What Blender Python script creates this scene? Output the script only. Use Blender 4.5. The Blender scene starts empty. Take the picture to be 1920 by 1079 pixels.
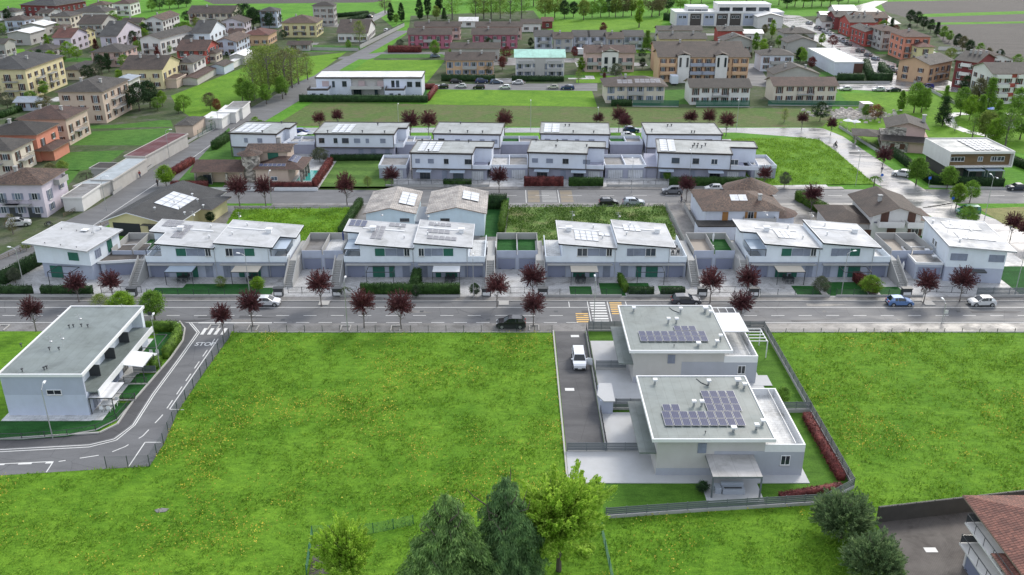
import bpy, math, random
import numpy as np
from mathutils import Vector
R = math.radians
rnd = random.Random(7)
SC = bpy.context.scene
COL = SC.collection

# ---------------------------------------------------------------- camera, sky, sun, exposure
CAM_H, PITCH, FPX = 59.0, R(23.3), 1700.0
cam_d = bpy.data.cameras.new("camera")
cam = bpy.data.objects.new("camera", cam_d); COL.objects.link(cam)
cam.location = (0, 0, CAM_H); cam.rotation_euler = (R(90) - PITCH, 0, 0)
cam_d.sensor_width = 36; cam_d.lens = 36 * FPX / 1920; cam_d.clip_end = 8000; cam_d.clip_start = 1
SC.camera = cam
SUN_EL, SUN_AZ, SKY = 37, 34, 0.15      # azimuth: degrees to the right of the view direction (+Y)
w = bpy.data.worlds.new("World"); SC.world = w; w.use_nodes = True
nt = w.node_tree; nt.nodes.clear()
wo = nt.nodes.new('ShaderNodeOutputWorld'); bg = nt.nodes.new('ShaderNodeBackground')
sky = nt.nodes.new('ShaderNodeTexSky'); sky.sky_type = 'NISHITA'; sky.sun_disc = False
sky.sun_elevation = R(SUN_EL); sky.sun_rotation = R(SUN_AZ); sky.air_density = 1.0; sky.dust_density = 2.0
mx = nt.nodes.new('ShaderNodeMix'); mx.data_type = 'RGBA'; mx.inputs[0].default_value = 0.5
mx.inputs[7].default_value = (8.6, 8.9, 9.5, 1)          # cloud deck seen between the blue
nt.links.new(sky.outputs[0], mx.inputs[6]); nt.links.new(mx.outputs[2], bg.inputs[0])
bg.inputs[1].default_value = SKY; nt.links.new(bg.outputs[0], wo.inputs[0])
sl = bpy.data.lights.new("sun", 'SUN'); sl.energy = 2.1; sl.angle = R(16); sl.color = (1, 0.95, 0.87)
so = bpy.data.objects.new("sun", sl); COL.objects.link(so)
_a, _e = R(SUN_AZ), R(SUN_EL)
sd = Vector((math.sin(_a) * math.cos(_e), math.cos(_a) * math.cos(_e), math.sin(_e)))
so.rotation_euler = sd.to_track_quat('Z', 'Y').to_euler(); so.location = sd * 300
SC.view_settings.view_transform = 'Standard'; SC.view_settings.look = 'None'
SC.view_settings.exposure = 0.25; SC.view_settings.gamma = 1.0

# ---------------------------------------------------------------- survey: where a photo point lies on a level z
_s, _c = math.sin(PITCH), math.cos(PITCH)
def G(px, py, z=0.0):
    u = (px - 960) / FPX; v = (539.5 - py) / FPX
    t = (z - CAM_H) / (-_s + v * _c)
    return (u * t, (_c + v * _s) * t)

# ---------------------------------------------------------------- materials
MAT = {}
def _base(name):
    m = bpy.data.materials.new(name); m.use_nodes = True
    n = m.node_tree.nodes; b = n['Principled BSDF']
    return m, m.node_tree, n, b
def N(nt, t, **k):
    n = nt.nodes.new(t)
    for a, v in k.items():
        if a.startswith('i_'):
            key = a[2:]; key = int(key) if key.isdigit() else key.replace('_', ' ')
            n.inputs[key].default_value = v
        else: setattr(n, a, v)
    return n
def ramp(nt, src, stops):
    r = nt.nodes.new('ShaderNodeValToRGB'); e = r.color_ramp.elements
    while len(e) < len(stops): e.new(0.5)
    for el, (p, c) in zip(e, stops): el.position = p; el.color = (*c, 1) if len(c) == 3 else c
    nt.links.new(src, r.inputs[0]); return r.outputs[0]
def mixc(nt, fac, a, b, mode='MIX'):
    m = nt.nodes.new('ShaderNodeMix'); m.data_type = 'RGBA'; m.blend_type = mode
    for s, v in ((0, fac), (6, a), (7, b)):
        if hasattr(v, 'is_linked'): nt.links.new(v, m.inputs[s])
        elif s == 0: m.inputs[0].default_value = v
        else: m.inputs[s].default_value = (*v, 1)
    return m.outputs[2]
def noise(nt, vec, scale, detail=3, rough=0.6, out='Fac', dist=0.0):
    n = N(nt, 'ShaderNodeTexNoise', i_Scale=scale, i_Detail=detail, i_Roughness=rough, i_Distortion=dist)
    if vec is not None: nt.links.new(vec, n.inputs['Vector'])
    return n.outputs[out]
def coord(nt, which='Object', scale=None):
    o = nt.nodes.new('ShaderNodeTexCoord').outputs[which]
    if scale:
        mp = N(nt, 'ShaderNodeMapping'); mp.inputs['Scale'].default_value = scale
        nt.links.new(o, mp.inputs['Vector']); o = mp.outputs[0]
    return o
def worldpos(nt, scale=None):
    o = nt.nodes.new('ShaderNodeNewGeometry').outputs['Position']
    if scale:
        mp = N(nt, 'ShaderNodeMapping'); mp.inputs['Scale'].default_value = scale
        nt.links.new(o, mp.inputs['Vector']); o = mp.outputs[0]
    return o
def bump(nt, b, h, strength=0.3, dist=0.05):
    bp = N(nt, 'ShaderNodeBump', i_Strength=strength, i_Distance=dist)
    nt.links.new(h, bp.inputs['Height']); nt.links.new(bp.outputs[0], b.inputs['Normal'])
def mul(c, k): return tuple(min(1, x * k) for x in c)

def plaster(c, rough=0.85, var=0.12, key=None):
    key = key or ('pl', c, rough)
    if key in MAT: return MAT[key]
    m, nt, n, b = _base('plaster'); p = worldpos(nt)
    streak = noise(nt, worldpos(nt, (.7, .7, 0.25)), 1.0, 5)
    f = noise(nt, p, 0.6, 5, 0.7)
    a = mixc(nt, f, mul(c, 1 - var), mul(c, 1 + var * 0.7))
    g = ramp(nt, streak, [(0.3, (0.9, 0.89, 0.87)), (0.55, (1, 1, 1))])
    nt.links.new(mixc(nt, 0.6, a, g, 'MULTIPLY'), b.inputs['Base Color'])
    b.inputs['Roughness'].default_value = rough
    bump(nt, b, noise(nt, p, 14, 3), 0.2, 0.01)
    MAT[key] = m; return m
def flat(c, rough=0.6, metal=0.0, name='paint', var=0.08):
    key = ('fl', c, rough, metal)
    if key in MAT: return MAT[key]
    m, nt, n, b = _base(name)
    f = noise(nt, worldpos(nt), 2.5, 4, 0.65)
    nt.links.new(mixc(nt, f, mul(c, 1 - var), mul(c, 1 + var)), b.inputs['Base Color'])
    b.inputs['Roughness'].default_value = rough; b.inputs['Metallic'].default_value = metal
    MAT[key] = m; return m
def tiles(c, c2=None, row=0.35, col=0.25, key=None):
    """pan tiles: rows across the slope, columns up it; UV is in metres."""
    key = key or ('ti', c, row)
    if key in MAT: return MAT[key]
    c2 = c2 or mul(c, 0.6)
    m, nt, n, b = _base('roof_tiles'); uv = coord(nt, 'UV')
    br = N(nt, 'ShaderNodeTexBrick', i_Scale=1.0, offset=0.5); br.inputs['Brick Width'].default_value = col
    br.inputs['Row Height'].default_value = row; br.inputs['Mortar Size'].default_value = 0.028
    br.inputs['Mortar Smooth'].default_value = 0.6; br.inputs['Bias'].default_value = -0.1
    br.inputs['Color1'].default_value = (*c, 1); br.inputs['Color2'].default_value = (*c2, 1)
    br.inputs['Mortar'].default_value = (*mul(c, 0.3), 1); nt.links.new(uv, br.inputs['Vector'])
    big = ramp(nt, noise(nt, worldpos(nt), 0.35, 5, 0.7), [(0.3, (0.5, 0.5, 0.5)), (0.7, (1.3, 1.27, 1.2))])
    sp = ramp(nt, noise(nt, worldpos(nt), 3.0, 4, 0.8), [(0.55, (1, 1, 1)), (0.72, (1.6, 1.5, 1.3))])
    cc = mixc(nt, 0.9, mixc(nt, 1.0, br.outputs[0], big, 'MULTIPLY'), sp, 'MULTIPLY')
    nt.links.new(cc, b.inputs['Base Color']); b.inputs['Roughness'].default_value = 0.75
    wv = N(nt, 'ShaderNodeTexWave', i_Scale=0.3142 / col); nt.links.new(uv, wv.inputs['Vector'])
    bump(nt, b, wv.outputs['Fac'], 0.6, 0.06)
    MAT[key] = m; return m
def membrane(c, seam=1.0, rough=0.55, key=None):
    key = key or ('mb', c, seam)
    if key in MAT: return MAT[key]
    m, nt, n, b = _base('roof_membrane'); uv = coord(nt, 'UV')
    br = N(nt, 'ShaderNodeTexBrick', i_Scale=1.0, offset=0.0); br.inputs['Brick Width'].default_value = seam
    br.inputs['Row Height'].default_value = 8.0; br.inputs['Mortar Size'].default_value = 0.03
    br.inputs['Mortar Smooth'].default_value = 0.3
    br.inputs['Color1'].default_value = (*c, 1); br.inputs['Color2'].default_value = (*mul(c, 0.93), 1)
    br.inputs['Mortar'].default_value = (*mul(c, 0.75), 1); nt.links.new(uv, br.inputs['Vector'])
    p = worldpos(nt)
    big = ramp(nt, noise(nt, p, 0.3, 6, 0.72, dist=0.6), [(0.32, (0.68, 0.68, 0.67)), (0.48, (0.95, 0.95, 0.95)), (0.64, (1.12, 1.12, 1.13))])
    nt.links.new(mixc(nt, 1.0, br.outputs[0], big, 'MULTIPLY'), b.inputs['Base Color'])
    rr = ramp(nt, noise(nt, p, 0.22, 4, 0.6), [(0.4, (rough * 0.62,) * 3), (0.6, (rough,) * 3)])
    nt.links.new(rr, b.inputs['Roughness'])
    MAT[key] = m; return m
def ribbed(c, pitch=0.25, rough=0.5):
    key = ('rb', c, pitch)
    if key in MAT: return MAT[key]
    m, nt, n, b = _base('ribbed_sheet'); uv = coord(nt, 'UV')
    wv = N(nt, 'ShaderNodeTexWave', i_Scale=0.3142 / pitch); nt.links.new(uv, wv.inputs['Vector'])
    f = ramp(nt, wv.outputs['Fac'], [(0.0, mul(c, 0.7)), (1.0, c)])
    big = ramp(nt, noise(nt, worldpos(nt), 0.5, 5, 0.7), [(0.3, (0.75, 0.74, 0.72)), (0.65, (1.05, 1.05, 1.05))])
    nt.links.new(mixc(nt, 1.0, f, big, 'MULTIPLY'), b.inputs['Base Color']); b.inputs['Roughness'].default_value = rough
    bump(nt, b, wv.outputs['Fac'], 0.4, 0.04)
    MAT[key] = m; return m
def lawn(c, c2, dry=None, flowers=0.0, scale=1.0, key=None, rows=None):
    key = key or ('la', c, c2)
    if key in MAT: return MAT[key]
    m, nt, n, b = _base('turf'); p = worldpos(nt)
    f1 = ramp(nt, noise(nt, p, 0.09 * scale, 6, 0.68, dist=0.8), [(0.33, (0, 0, 0)), (0.67, (1, 1, 1))])
    f2 = noise(nt, worldpos(nt, (.6, 1.3, 1)), 1.1 * scale, 7, 0.75)
    f3 = noise(nt, p, 7.0, 3, 0.7)
    a = mixc(nt, f1, c, c2)
    a = mixc(nt, 0.85, a, ramp(nt, f2, [(0.3, (0.5, 0.55, 0.5)), (0.5, (0.95, 0.97, 0.9)), (0.7, (1.45, 1.35, 1.3))]), 'MULTIPLY')
    a = mixc(nt, 0.7, a, ramp(nt, f3, [(0.3, (0.55, 0.6, 0.5)), (0.7, (1.4, 1.35, 1.3))]), 'MULTIPLY')
    if dry:
        a = mixc(nt, ramp(nt, noise(nt, p, 0.14, 5, 0.7), [(0.52, (0, 0, 0)), (0.68, (0.8, 0.8, 0.8))]), a, dry)
    if rows:
        wv = N(nt, 'ShaderNodeTexWave', i_Scale=rows, bands_direction='Y', i_Distortion=1.5, i_Detail=2.0)
        nt.links.new(p, wv.inputs['Vector'])
        a = mixc(nt, 0.55, a, ramp(nt, wv.outputs['Fac'], [(0.2, (0.6, 0.62, 0.6)), (0.8, (1.2, 1.15, 1.1))]), 'MULTIPLY')
    nt.links.new(a, b.inputs['Base Color']); b.inputs['Roughness'].default_value = 0.9
    b.inputs['Specular IOR Level'].default_value = 0.15
    bump(nt, b, f2, 0.7, 0.25)
    MAT[key] = m; return m
def asphalt(c, wet=0.5, key=None, patch=0.2, spec=.5):
    key = key or ('as', c, wet)
    if key in MAT: return MAT[key]
    m, nt, n, b = _base('asphalt'); p = worldpos(nt)
    f = noise(nt, worldpos(nt, (0.35, 1, 1)), 0.35, 6, 0.7, dist=0.5)
    a = ramp(nt, f, [(0.3, mul(c, 1 - patch)), (0.5, c), (0.68, mul(c, 1 + patch))])
    a = mixc(nt, 0.5, a, ramp(nt, noise(nt, p, 9, 4, 0.8), [(0.3, (0.7, 0.7, 0.7)), (0.7, (1.3, 1.3, 1.3))]), 'MULTIPLY')
    vo = N(nt, 'ShaderNodeTexVoronoi', feature='DISTANCE_TO_EDGE', i_Scale=0.16)
    nz = noise(nt, p, 0.8, 4, 0.7, out='Color'); nt.links.new(mixc(nt, 0.2, p, nz, 'ADD'), vo.inputs['Vector'])
    a = mixc(nt, ramp(nt, vo.outputs[0], [(0.0, (0.55,) * 3), (0.008, (0, 0, 0))]), a, mul(c, 0.35))
    nt.links.new(a, b.inputs['Base Color'])
    nt.links.new(ramp(nt, noise(nt, worldpos(nt, (0.3, 1, 1)), 0.3, 5, 0.65), [(0.4, (0.75 - 0.5 * wet,) * 3), (0.6, (0.9 - 0.35 * wet,) * 3)]), b.inputs['Roughness'])
    bump(nt, b, noise(nt, p, 30, 2), 0.15, 0.01); b.inputs['Specular IOR Level'].default_value = spec
    MAT[key] = m; return m
def paving(c, size=0.6, rough=0.7, wet=0.2, joint=0.02):
    key = ('pv', c, size)
    if key in MAT: return MAT[key]
    m, nt, n, b = _base('paving'); p = worldpos(nt)
    br = N(nt, 'ShaderNodeTexBrick', i_Scale=1.0, offset=0.5); br.inputs['Brick Width'].default_value = size
    br.inputs['Row Height'].default_value = size * 0.6; br.inputs['Mortar Size'].default_value = joint
    br.inputs['Color1'].default_value = (*c, 1); br.inputs['Color2'].default_value = (*mul(c, 0.88), 1)
    br.inputs['Mortar'].default_value = (*mul(c, 0.6), 1); nt.links.new(p, br.inputs['Vector'])
    big = ramp(nt, noise(nt, p, 0.45, 6, 0.72, dist=0.7), [(0.34, (0.55, 0.54, 0.52)), (0.48, (0.9, 0.9, 0.9)), (0.65, (1.1, 1.1, 1.1))])
    nt.links.new(mixc(nt, 1.0, br.outputs[0], big, 'MULTIPLY'), b.inputs['Base Color'])
    nt.links.new(ramp(nt, noise(nt, p, 0.4, 4), [(0.4, (rough - wet,) * 3), (0.6, (rough,) * 3)]), b.inputs['Roughness'])
    MAT[key] = m; return m
def foliage(c, c2, name='leaves', trans=0.25, clump=0.6):
    key = ('fo', c, c2)
    if key in MAT: return MAT[key]
    m, nt, n, b = _base(name)
    g = nt.nodes.new('ShaderNodeNewGeometry'); oi = nt.nodes.new('ShaderNodeObjectInfo')
    a = mixc(nt, g.outputs['Random Per Island'], c, c2)
    a = mixc(nt, clump, a, ramp(nt, noise(nt, worldpos(nt), 1.1, 4, .65), [(0.36, (0.3, 0.34, 0.3)), (0.5, (.9, .9, .88)), (0.66, (1.9, 1.75, 1.5))]), 'MULTIPLY')
    a = mixc(nt, 1.0, a, ramp(nt, oi.outputs['Random'], [(0.0, (0.85, 0.85, 0.85)), (1.0, (1.15, 1.12, 1.0))]), 'MULTIPLY')
    nt.links.new(a, b.inputs['Base Color']); b.inputs['Roughness'].default_value = 0.7
    b.inputs['Specular IOR Level'].default_value = 0.25
    tr = nt.nodes.new('ShaderNodeBsdfTranslucent'); ms = nt.nodes.new('ShaderNodeMixShader'); ms.inputs[0].default_value = trans
    nt.links.new(a, tr.inputs[0]); out = n['Material Output']
    nt.links.new(b.outputs[0], ms.inputs[1]); nt.links.new(tr.outputs[0], ms.inputs[2]); nt.links.new(ms.outputs[0], out.inputs[0])
    MAT[key] = m; return m
def simple(key, c, rough=0.5, metal=0, coat=0, emit=0):
    if key in MAT: return MAT[key]
    m, nt, n, b = _base(key); b.inputs['Base Color'].default_value = (*c, 1)
    b.inputs['Roughness'].default_value = rough; b.inputs['Metallic'].default_value = metal
    b.inputs['Coat Weight'].default_value = coat
    MAT[key] = m; return m
def glass(c=(0.03, 0.04, 0.05)):
    key = ('gl', c)
    if key in MAT: return MAT[key]
    m, nt, n, b = _base('window_glass'); oi = nt.nodes.new('ShaderNodeObjectInfo')
    nt.links.new(ramp(nt, oi.outputs['Random'], [(0, mul(c, 0.5)), (0.7, c), (1.0, mul(c, 4))]), b.inputs['Base Color'])
    b.inputs['Roughness'].default_value = 0.08; b.inputs['Specular IOR Level'].default_value = 0.7
    MAT[key] = m; return m
def solar(c=(0.05, 0.06, 0.13), line=(0.5, 0.5, 0.52), w_=0.98, h_=0.8, rough=0.25, key=None):
    key = key or ('so', c)
    if key in MAT: return MAT[key]
    m, nt, n, b = _base('solar_cells'); uv = coord(nt, 'UV')
    br = N(nt, 'ShaderNodeTexBrick', i_Scale=1.0, offset=0.0); br.inputs['Brick Width'].default_value = w_
    br.inputs['Row Height'].default_value = h_; br.inputs['Mortar Size'].default_value = 0.03
    br.inputs['Color1'].default_value = (*c, 1); br.inputs['Color2'].default_value = (*mul(c, 1.5), 1)
    br.inputs['Mortar'].default_value = (*line, 1); nt.links.new(uv, br.inputs['Vector'])
    nt.links.new(br.outputs[0], b.inputs['Base Color']); b.inputs['Roughness'].default_value = rough
    b.inputs['Specular IOR Level'].default_value = 0.3
    MAT[key] = m; return m
def stone(c=(0.3, 0.28, 0.25)):
    key = ('st', c)
    if key in MAT: return MAT[key]
    m, nt, n, b = _base('rubble_stone'); p = worldpos(nt, (1, 1, 1.4))
    vo = N(nt, 'ShaderNodeTexVoronoi', i_Scale=1.7); nt.links.new(p, vo.inputs['Vector'])
    f = nt.nodes.new('ShaderNodeSeparateColor'); nt.links.new(vo.outputs['Color'], f.inputs[0])
    a = ramp(nt, f.outputs[0], [(0.0, mul(c, 0.45)), (0.5, c), (1.0, mul(c, 1.9))])
    nt.links.new(a, b.inputs['Base Color']); b.inputs['Roughness'].default_value = 0.9
    bump(nt, b, vo.outputs['Distance'], 0.6, 0.06)
    MAT[key] = m; return m
def soil(c, rows=0.5):
    key = ('soil', c)
    if key in MAT: return MAT[key]
    m, nt, n, b = _base('ploughed_soil'); p = worldpos(nt)
    wv = N(nt, 'ShaderNodeTexWave', i_Scale=rows, bands_direction='Y', i_Distortion=2.0, i_Detail=3.0, i_Detail_Scale=0.6)
    nt.links.new(p, wv.inputs['Vector'])
    a = ramp(nt, wv.outputs['Fac'], [(0.2, mul(c, 0.6)), (0.8, mul(c, 1.3))])
    a = mixc(nt, 0.7, a, ramp(nt, noise(nt, p, 0.05, 6, 0.75), [(0.3, (0.7, 0.7, 0.7)), (0.7, (1.25, 1.2, 1.15))]), 'MULTIPLY')
    nt.links.new(a, b.inputs['Base Color']); b.inputs['Roughness'].default_value = 0.85
    bump(nt, b, noise(nt, p, 1.5, 5, 0.8), 0.7, 0.3)
    MAT[key] = m; return m

# ---------------------------------------------------------------- mesh builder
class MB:
    def __init__(s): s.v = []; s.f = []; s.m = []
    def poly(s, pts, mi=0):
        b = len(s.v); s.v += [tuple(p) for p in pts]; s.f.append(tuple(range(b, b + len(pts)))); s.m.append(mi); return s
    def hexa(s, p, mi=0):
        b = len(s.v); s.v += [tuple(q) for q in p]
        for q in ((0, 3, 2, 1), (4, 5, 6, 7), (0, 1, 5, 4), (1, 2, 6, 5), (2, 3, 7, 6), (3, 0, 4, 7)):
            s.f.append(tuple(b + i for i in q)); s.m.append(mi)
        return s
    def box(s, x0, y0, z0, x1, y1, z1, mi=0):
        x0, x1 = min(x0, x1), max(x0, x1); y0, y1 = min(y0, y1), max(y0, y1); z0, z1 = min(z0, z1), max(z0, z1)
        return s.hexa([(x0, y0, z0), (x1, y0, z0), (x1, y1, z0), (x0, y1, z0), (x0, y0, z1), (x1, y0, z1), (x1, y1, z1), (x0, y1, z1)], mi)
    def prism(s, pts, z0, z1, mi=0):
        """pts: xy list counter-clockwise seen from above; z1 may be a function of x, y."""
        n = len(pts); b = len(s.v); zt = z1 if callable(z1) else (lambda x, y: z1); zb = z0 if callable(z0) else (lambda x, y: z0)
        a = sum(pts[i][0] * pts[(i + 1) % n][1] - pts[(i + 1) % n][0] * pts[i][1] for i in range(n))
        if a < 0: pts = pts[::-1]
        s.v += [(x, y, zb(x, y)) for x, y in pts] + [(x, y, zt(x, y)) for x, y in pts]
        s.f.append(tuple(b + i for i in range(n))[::-1]); s.f.append(tuple(b + n + i for i in range(n)))
        for i in range(n): j = (i + 1) % n; s.f.append((b + i, b + j, b + n + j, b + n + i))
        s.m += [mi] * (n + 2); return s
    def tube(s, p, q, r, r1=None, n=6, mi=0, cap=True):
        p = Vector(p); q = Vector(q); d = (q - p).normalized() if (q - p).length > 1e-6 else Vector((0, 0, 1))
        a = d.orthogonal().normalized(); c = d.cross(a); r1 = r if r1 is None else r1; b = len(s.v)
        for P, rr in ((p, r), (q, r1)):
            for i in range(n):
                t = 2 * math.pi * i / n; s.v.append(tuple(P + a * (math.cos(t) * rr) + c * (math.sin(t) * rr)))
        for i in range(n): j = (i + 1) % n; s.f.append((b + i, b + j, b + n + j, b + n + i)); s.m.append(mi)
        if cap: s.f.append(tuple(b + i for i in range(n))[::-1]); s.f.append(tuple(b + n + i for i in range(n))); s.m += [mi, mi]
        return s
    def ball(s, c, r, mi=0, n=8, k=5, sz=1.0):
        b = len(s.v)
        for i in range(1, k):
            t = math.pi * i / k
            for j in range(n):
                a = 2 * math.pi * j / n; s.v.append((c[0] + r * math.sin(t) * math.cos(a), c[1] + r * math.sin(t) * math.sin(a), c[2] + r * sz * math.cos(t)))
        s.v += [(c[0], c[1], c[2] + r * sz), (c[0], c[1], c[2] - r * sz)]; T, B = len(s.v) - 2, len(s.v) - 1
        for i in range(k - 2):
            for j in range(n):
                j2 = (j + 1) % n; s.f.append((b + i * n + j, b + (i + 1) * n + j, b + (i + 1) * n + j2, b + i * n + j2)); s.m.append(mi)
        for j in range(n):
            j2 = (j + 1) % n; s.f.append((T, b + j, b + j2)); s.f.append((B, b + (k - 2) * n + j2, b + (k - 2) * n + j)); s.m += [mi, mi]
        return s
    def mesh(s, name, mats):
        me = bpy.data.meshes.new(name); me.from_pydata(s.v, [], s.f)
        for m in mats: me.materials.append(m)
        if len(mats) > 1: me.polygons.foreach_set('material_index', s.m)
        ul = me.uv_layers.new(name='UVMap'); uv = np.zeros(len(me.loops) * 2)
        k = 0
        for f in s.f:
            P = [Vector(s.v[i]) for i in f]; nn = Vector((0, 0, 0))
            for i in range(len(P)): nn += P[i].cross(P[(i + 1) % len(P)])
            if nn.length < 1e-9: nn = Vector((0, 0, 1))
            nn.normalize()
            t = Vector((1, 0, 0)) if abs(nn.z) > 0.9999 else Vector((-nn.y, nn.x, 0)).normalized()
            u2 = nn.cross(t)
            for q in P: uv[k] = q.dot(t); uv[k + 1] = q.dot(u2); k += 2
        ul.data.foreach_set('uv', uv); me.update(); return me
    def build(s, name, mats, parent=None, loc=(0, 0, 0), rz=0.0, kind=None, label=None, cat=None, group=None):
        if not isinstance(mats, (list, tuple)): mats = [mats]
        return put(name, s.mesh(name, mats), parent, loc, rz, kind, label, cat, group)
def put(name, me, parent=None, loc=(0, 0, 0), rz=0.0, kind=None, label=None, cat=None, group=None, sc=None):
    o = bpy.data.objects.new(name, me); COL.objects.link(o); o.parent = parent
    o.location = loc; o.rotation_euler = (0, 0, rz)
    if sc is not None: o.scale = (sc, sc, sc) if isinstance(sc, (int, float)) else sc
    if kind: o['kind'] = kind
    if label: o['label'] = label
    if cat: o['category'] = cat
    if group: o['group'] = group
    return o
def empty(name, loc, rz, label, cat, group=None):
    return put(name, None, None, loc, rz, None, label, cat, group)
def sheet(name, pts, z, mat, px=True, kind='structure', **k):
    """flat ground cover; pts as photo points on the ground or as world xy"""
    P = [G(*p) for p in pts] if px else pts
    return MB().poly([(x, y, z) for x, y in (P if sum(P[i][0] * P[(i + 1) % len(P)][1] - P[(i + 1) % len(P)][0] * P[i][1] for i in range(len(P))) > 0 else P[::-1])]).build(name, mat, kind=kind, **k)

# common paints (linear)
WHITE = plaster((0.72, 0.75, 0.78)); CREAM = plaster((0.62, 0.57, 0.47)); GREYB = plaster((0.33, 0.36, 0.44))
MWHITE = flat((0.75, 0.76, 0.77), 0.5); MGREY = flat((0.3, 0.33, 0.38), 0.5); MDARK = flat((0.05, 0.055, 0.06), 0.5)
MGREEN = flat((0.02, 0.13, 0.09), 0.55); MBROWN = flat((0.1, 0.045, 0.03), 0.6); CONC = plaster((0.4, 0.4, 0.39)); BRONZE = flat((0.06, 0.05, 0.045), 0.5)
SHUT = ribbed((0.3, 0.34, 0.44), 0.08); GARD = flat((0.22, 0.245, 0.34), 0.5, var=.05)
GLASS = glass(); METAL = flat((0.5, 0.51, 0.52), 0.35, 0.6)
# ---------------------------------------------------------------- house kit: walls, roofs, openings as separate parts
MESH = {}
def cached(key, fn):
    if key not in MESH: MESH[key] = fn()
    return MESH[key]
SILLC = flat((0.5, 0.5, 0.48), 0.7)
def window_mesh(w, h, fr, sill=True):
    def mk():
        m = MB(); t = 0.07
        for x0, x1, z0, z1 in ((-w / 2 - t, -w / 2, 0, h), (w / 2, w / 2 + t, 0, h), (-w / 2 - t, w / 2 + t, h, h + t), (-w / 2 - t, w / 2 + t, -t, 0)):
            m.box(x0, -0.06, z0, x1, 0.01, z1, 0)
        m.box(-w / 2, -0.035, 0, w / 2, 0.01, h, 1)
        k = max(2, round(w / 0.7)) if w > 0.75 else 1
        for i in range(1, k): x = -w / 2 + w * i / k; m.box(x - 0.03, -0.055, 0, x + 0.03, -0.03, h, 0)
        if sill: m.box(-w / 2 - 0.12, -0.16, -t - 0.06, w / 2 + 0.12, 0.01, -t - 0.005, 2)
        return m.mesh('window', [fr, GLASS, SILLC])
    return cached(('win', w, h, fr.name, sill), mk)
def shutter_mesh(w, h, mat):
    def mk():
        m = MB(); m.box(-w / 2, -0.07, 0, w / 2, 0.01, h, 0)
        k = 2 if w > 0.9 else 1
        for i in range(k):
            x0 = -w / 2 + w * i / k
            for a, b, c, d in ((x0, x0 + 0.07, 0, h), (x0 + w / k - 0.07, x0 + w / k, 0, h), (x0 + 0.07, x0 + w / k - 0.07, h - 0.08, h), (x0 + 0.07, x0 + w / k - 0.07, 0, 0.08)):
                m.box(a + 0.004, -0.1, c + 0.003, b - 0.004, -0.068, d - 0.003, 0)
        return m.mesh('shutter', [mat])
    return cached(('sh', w, h, mat.name), mk)
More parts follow.
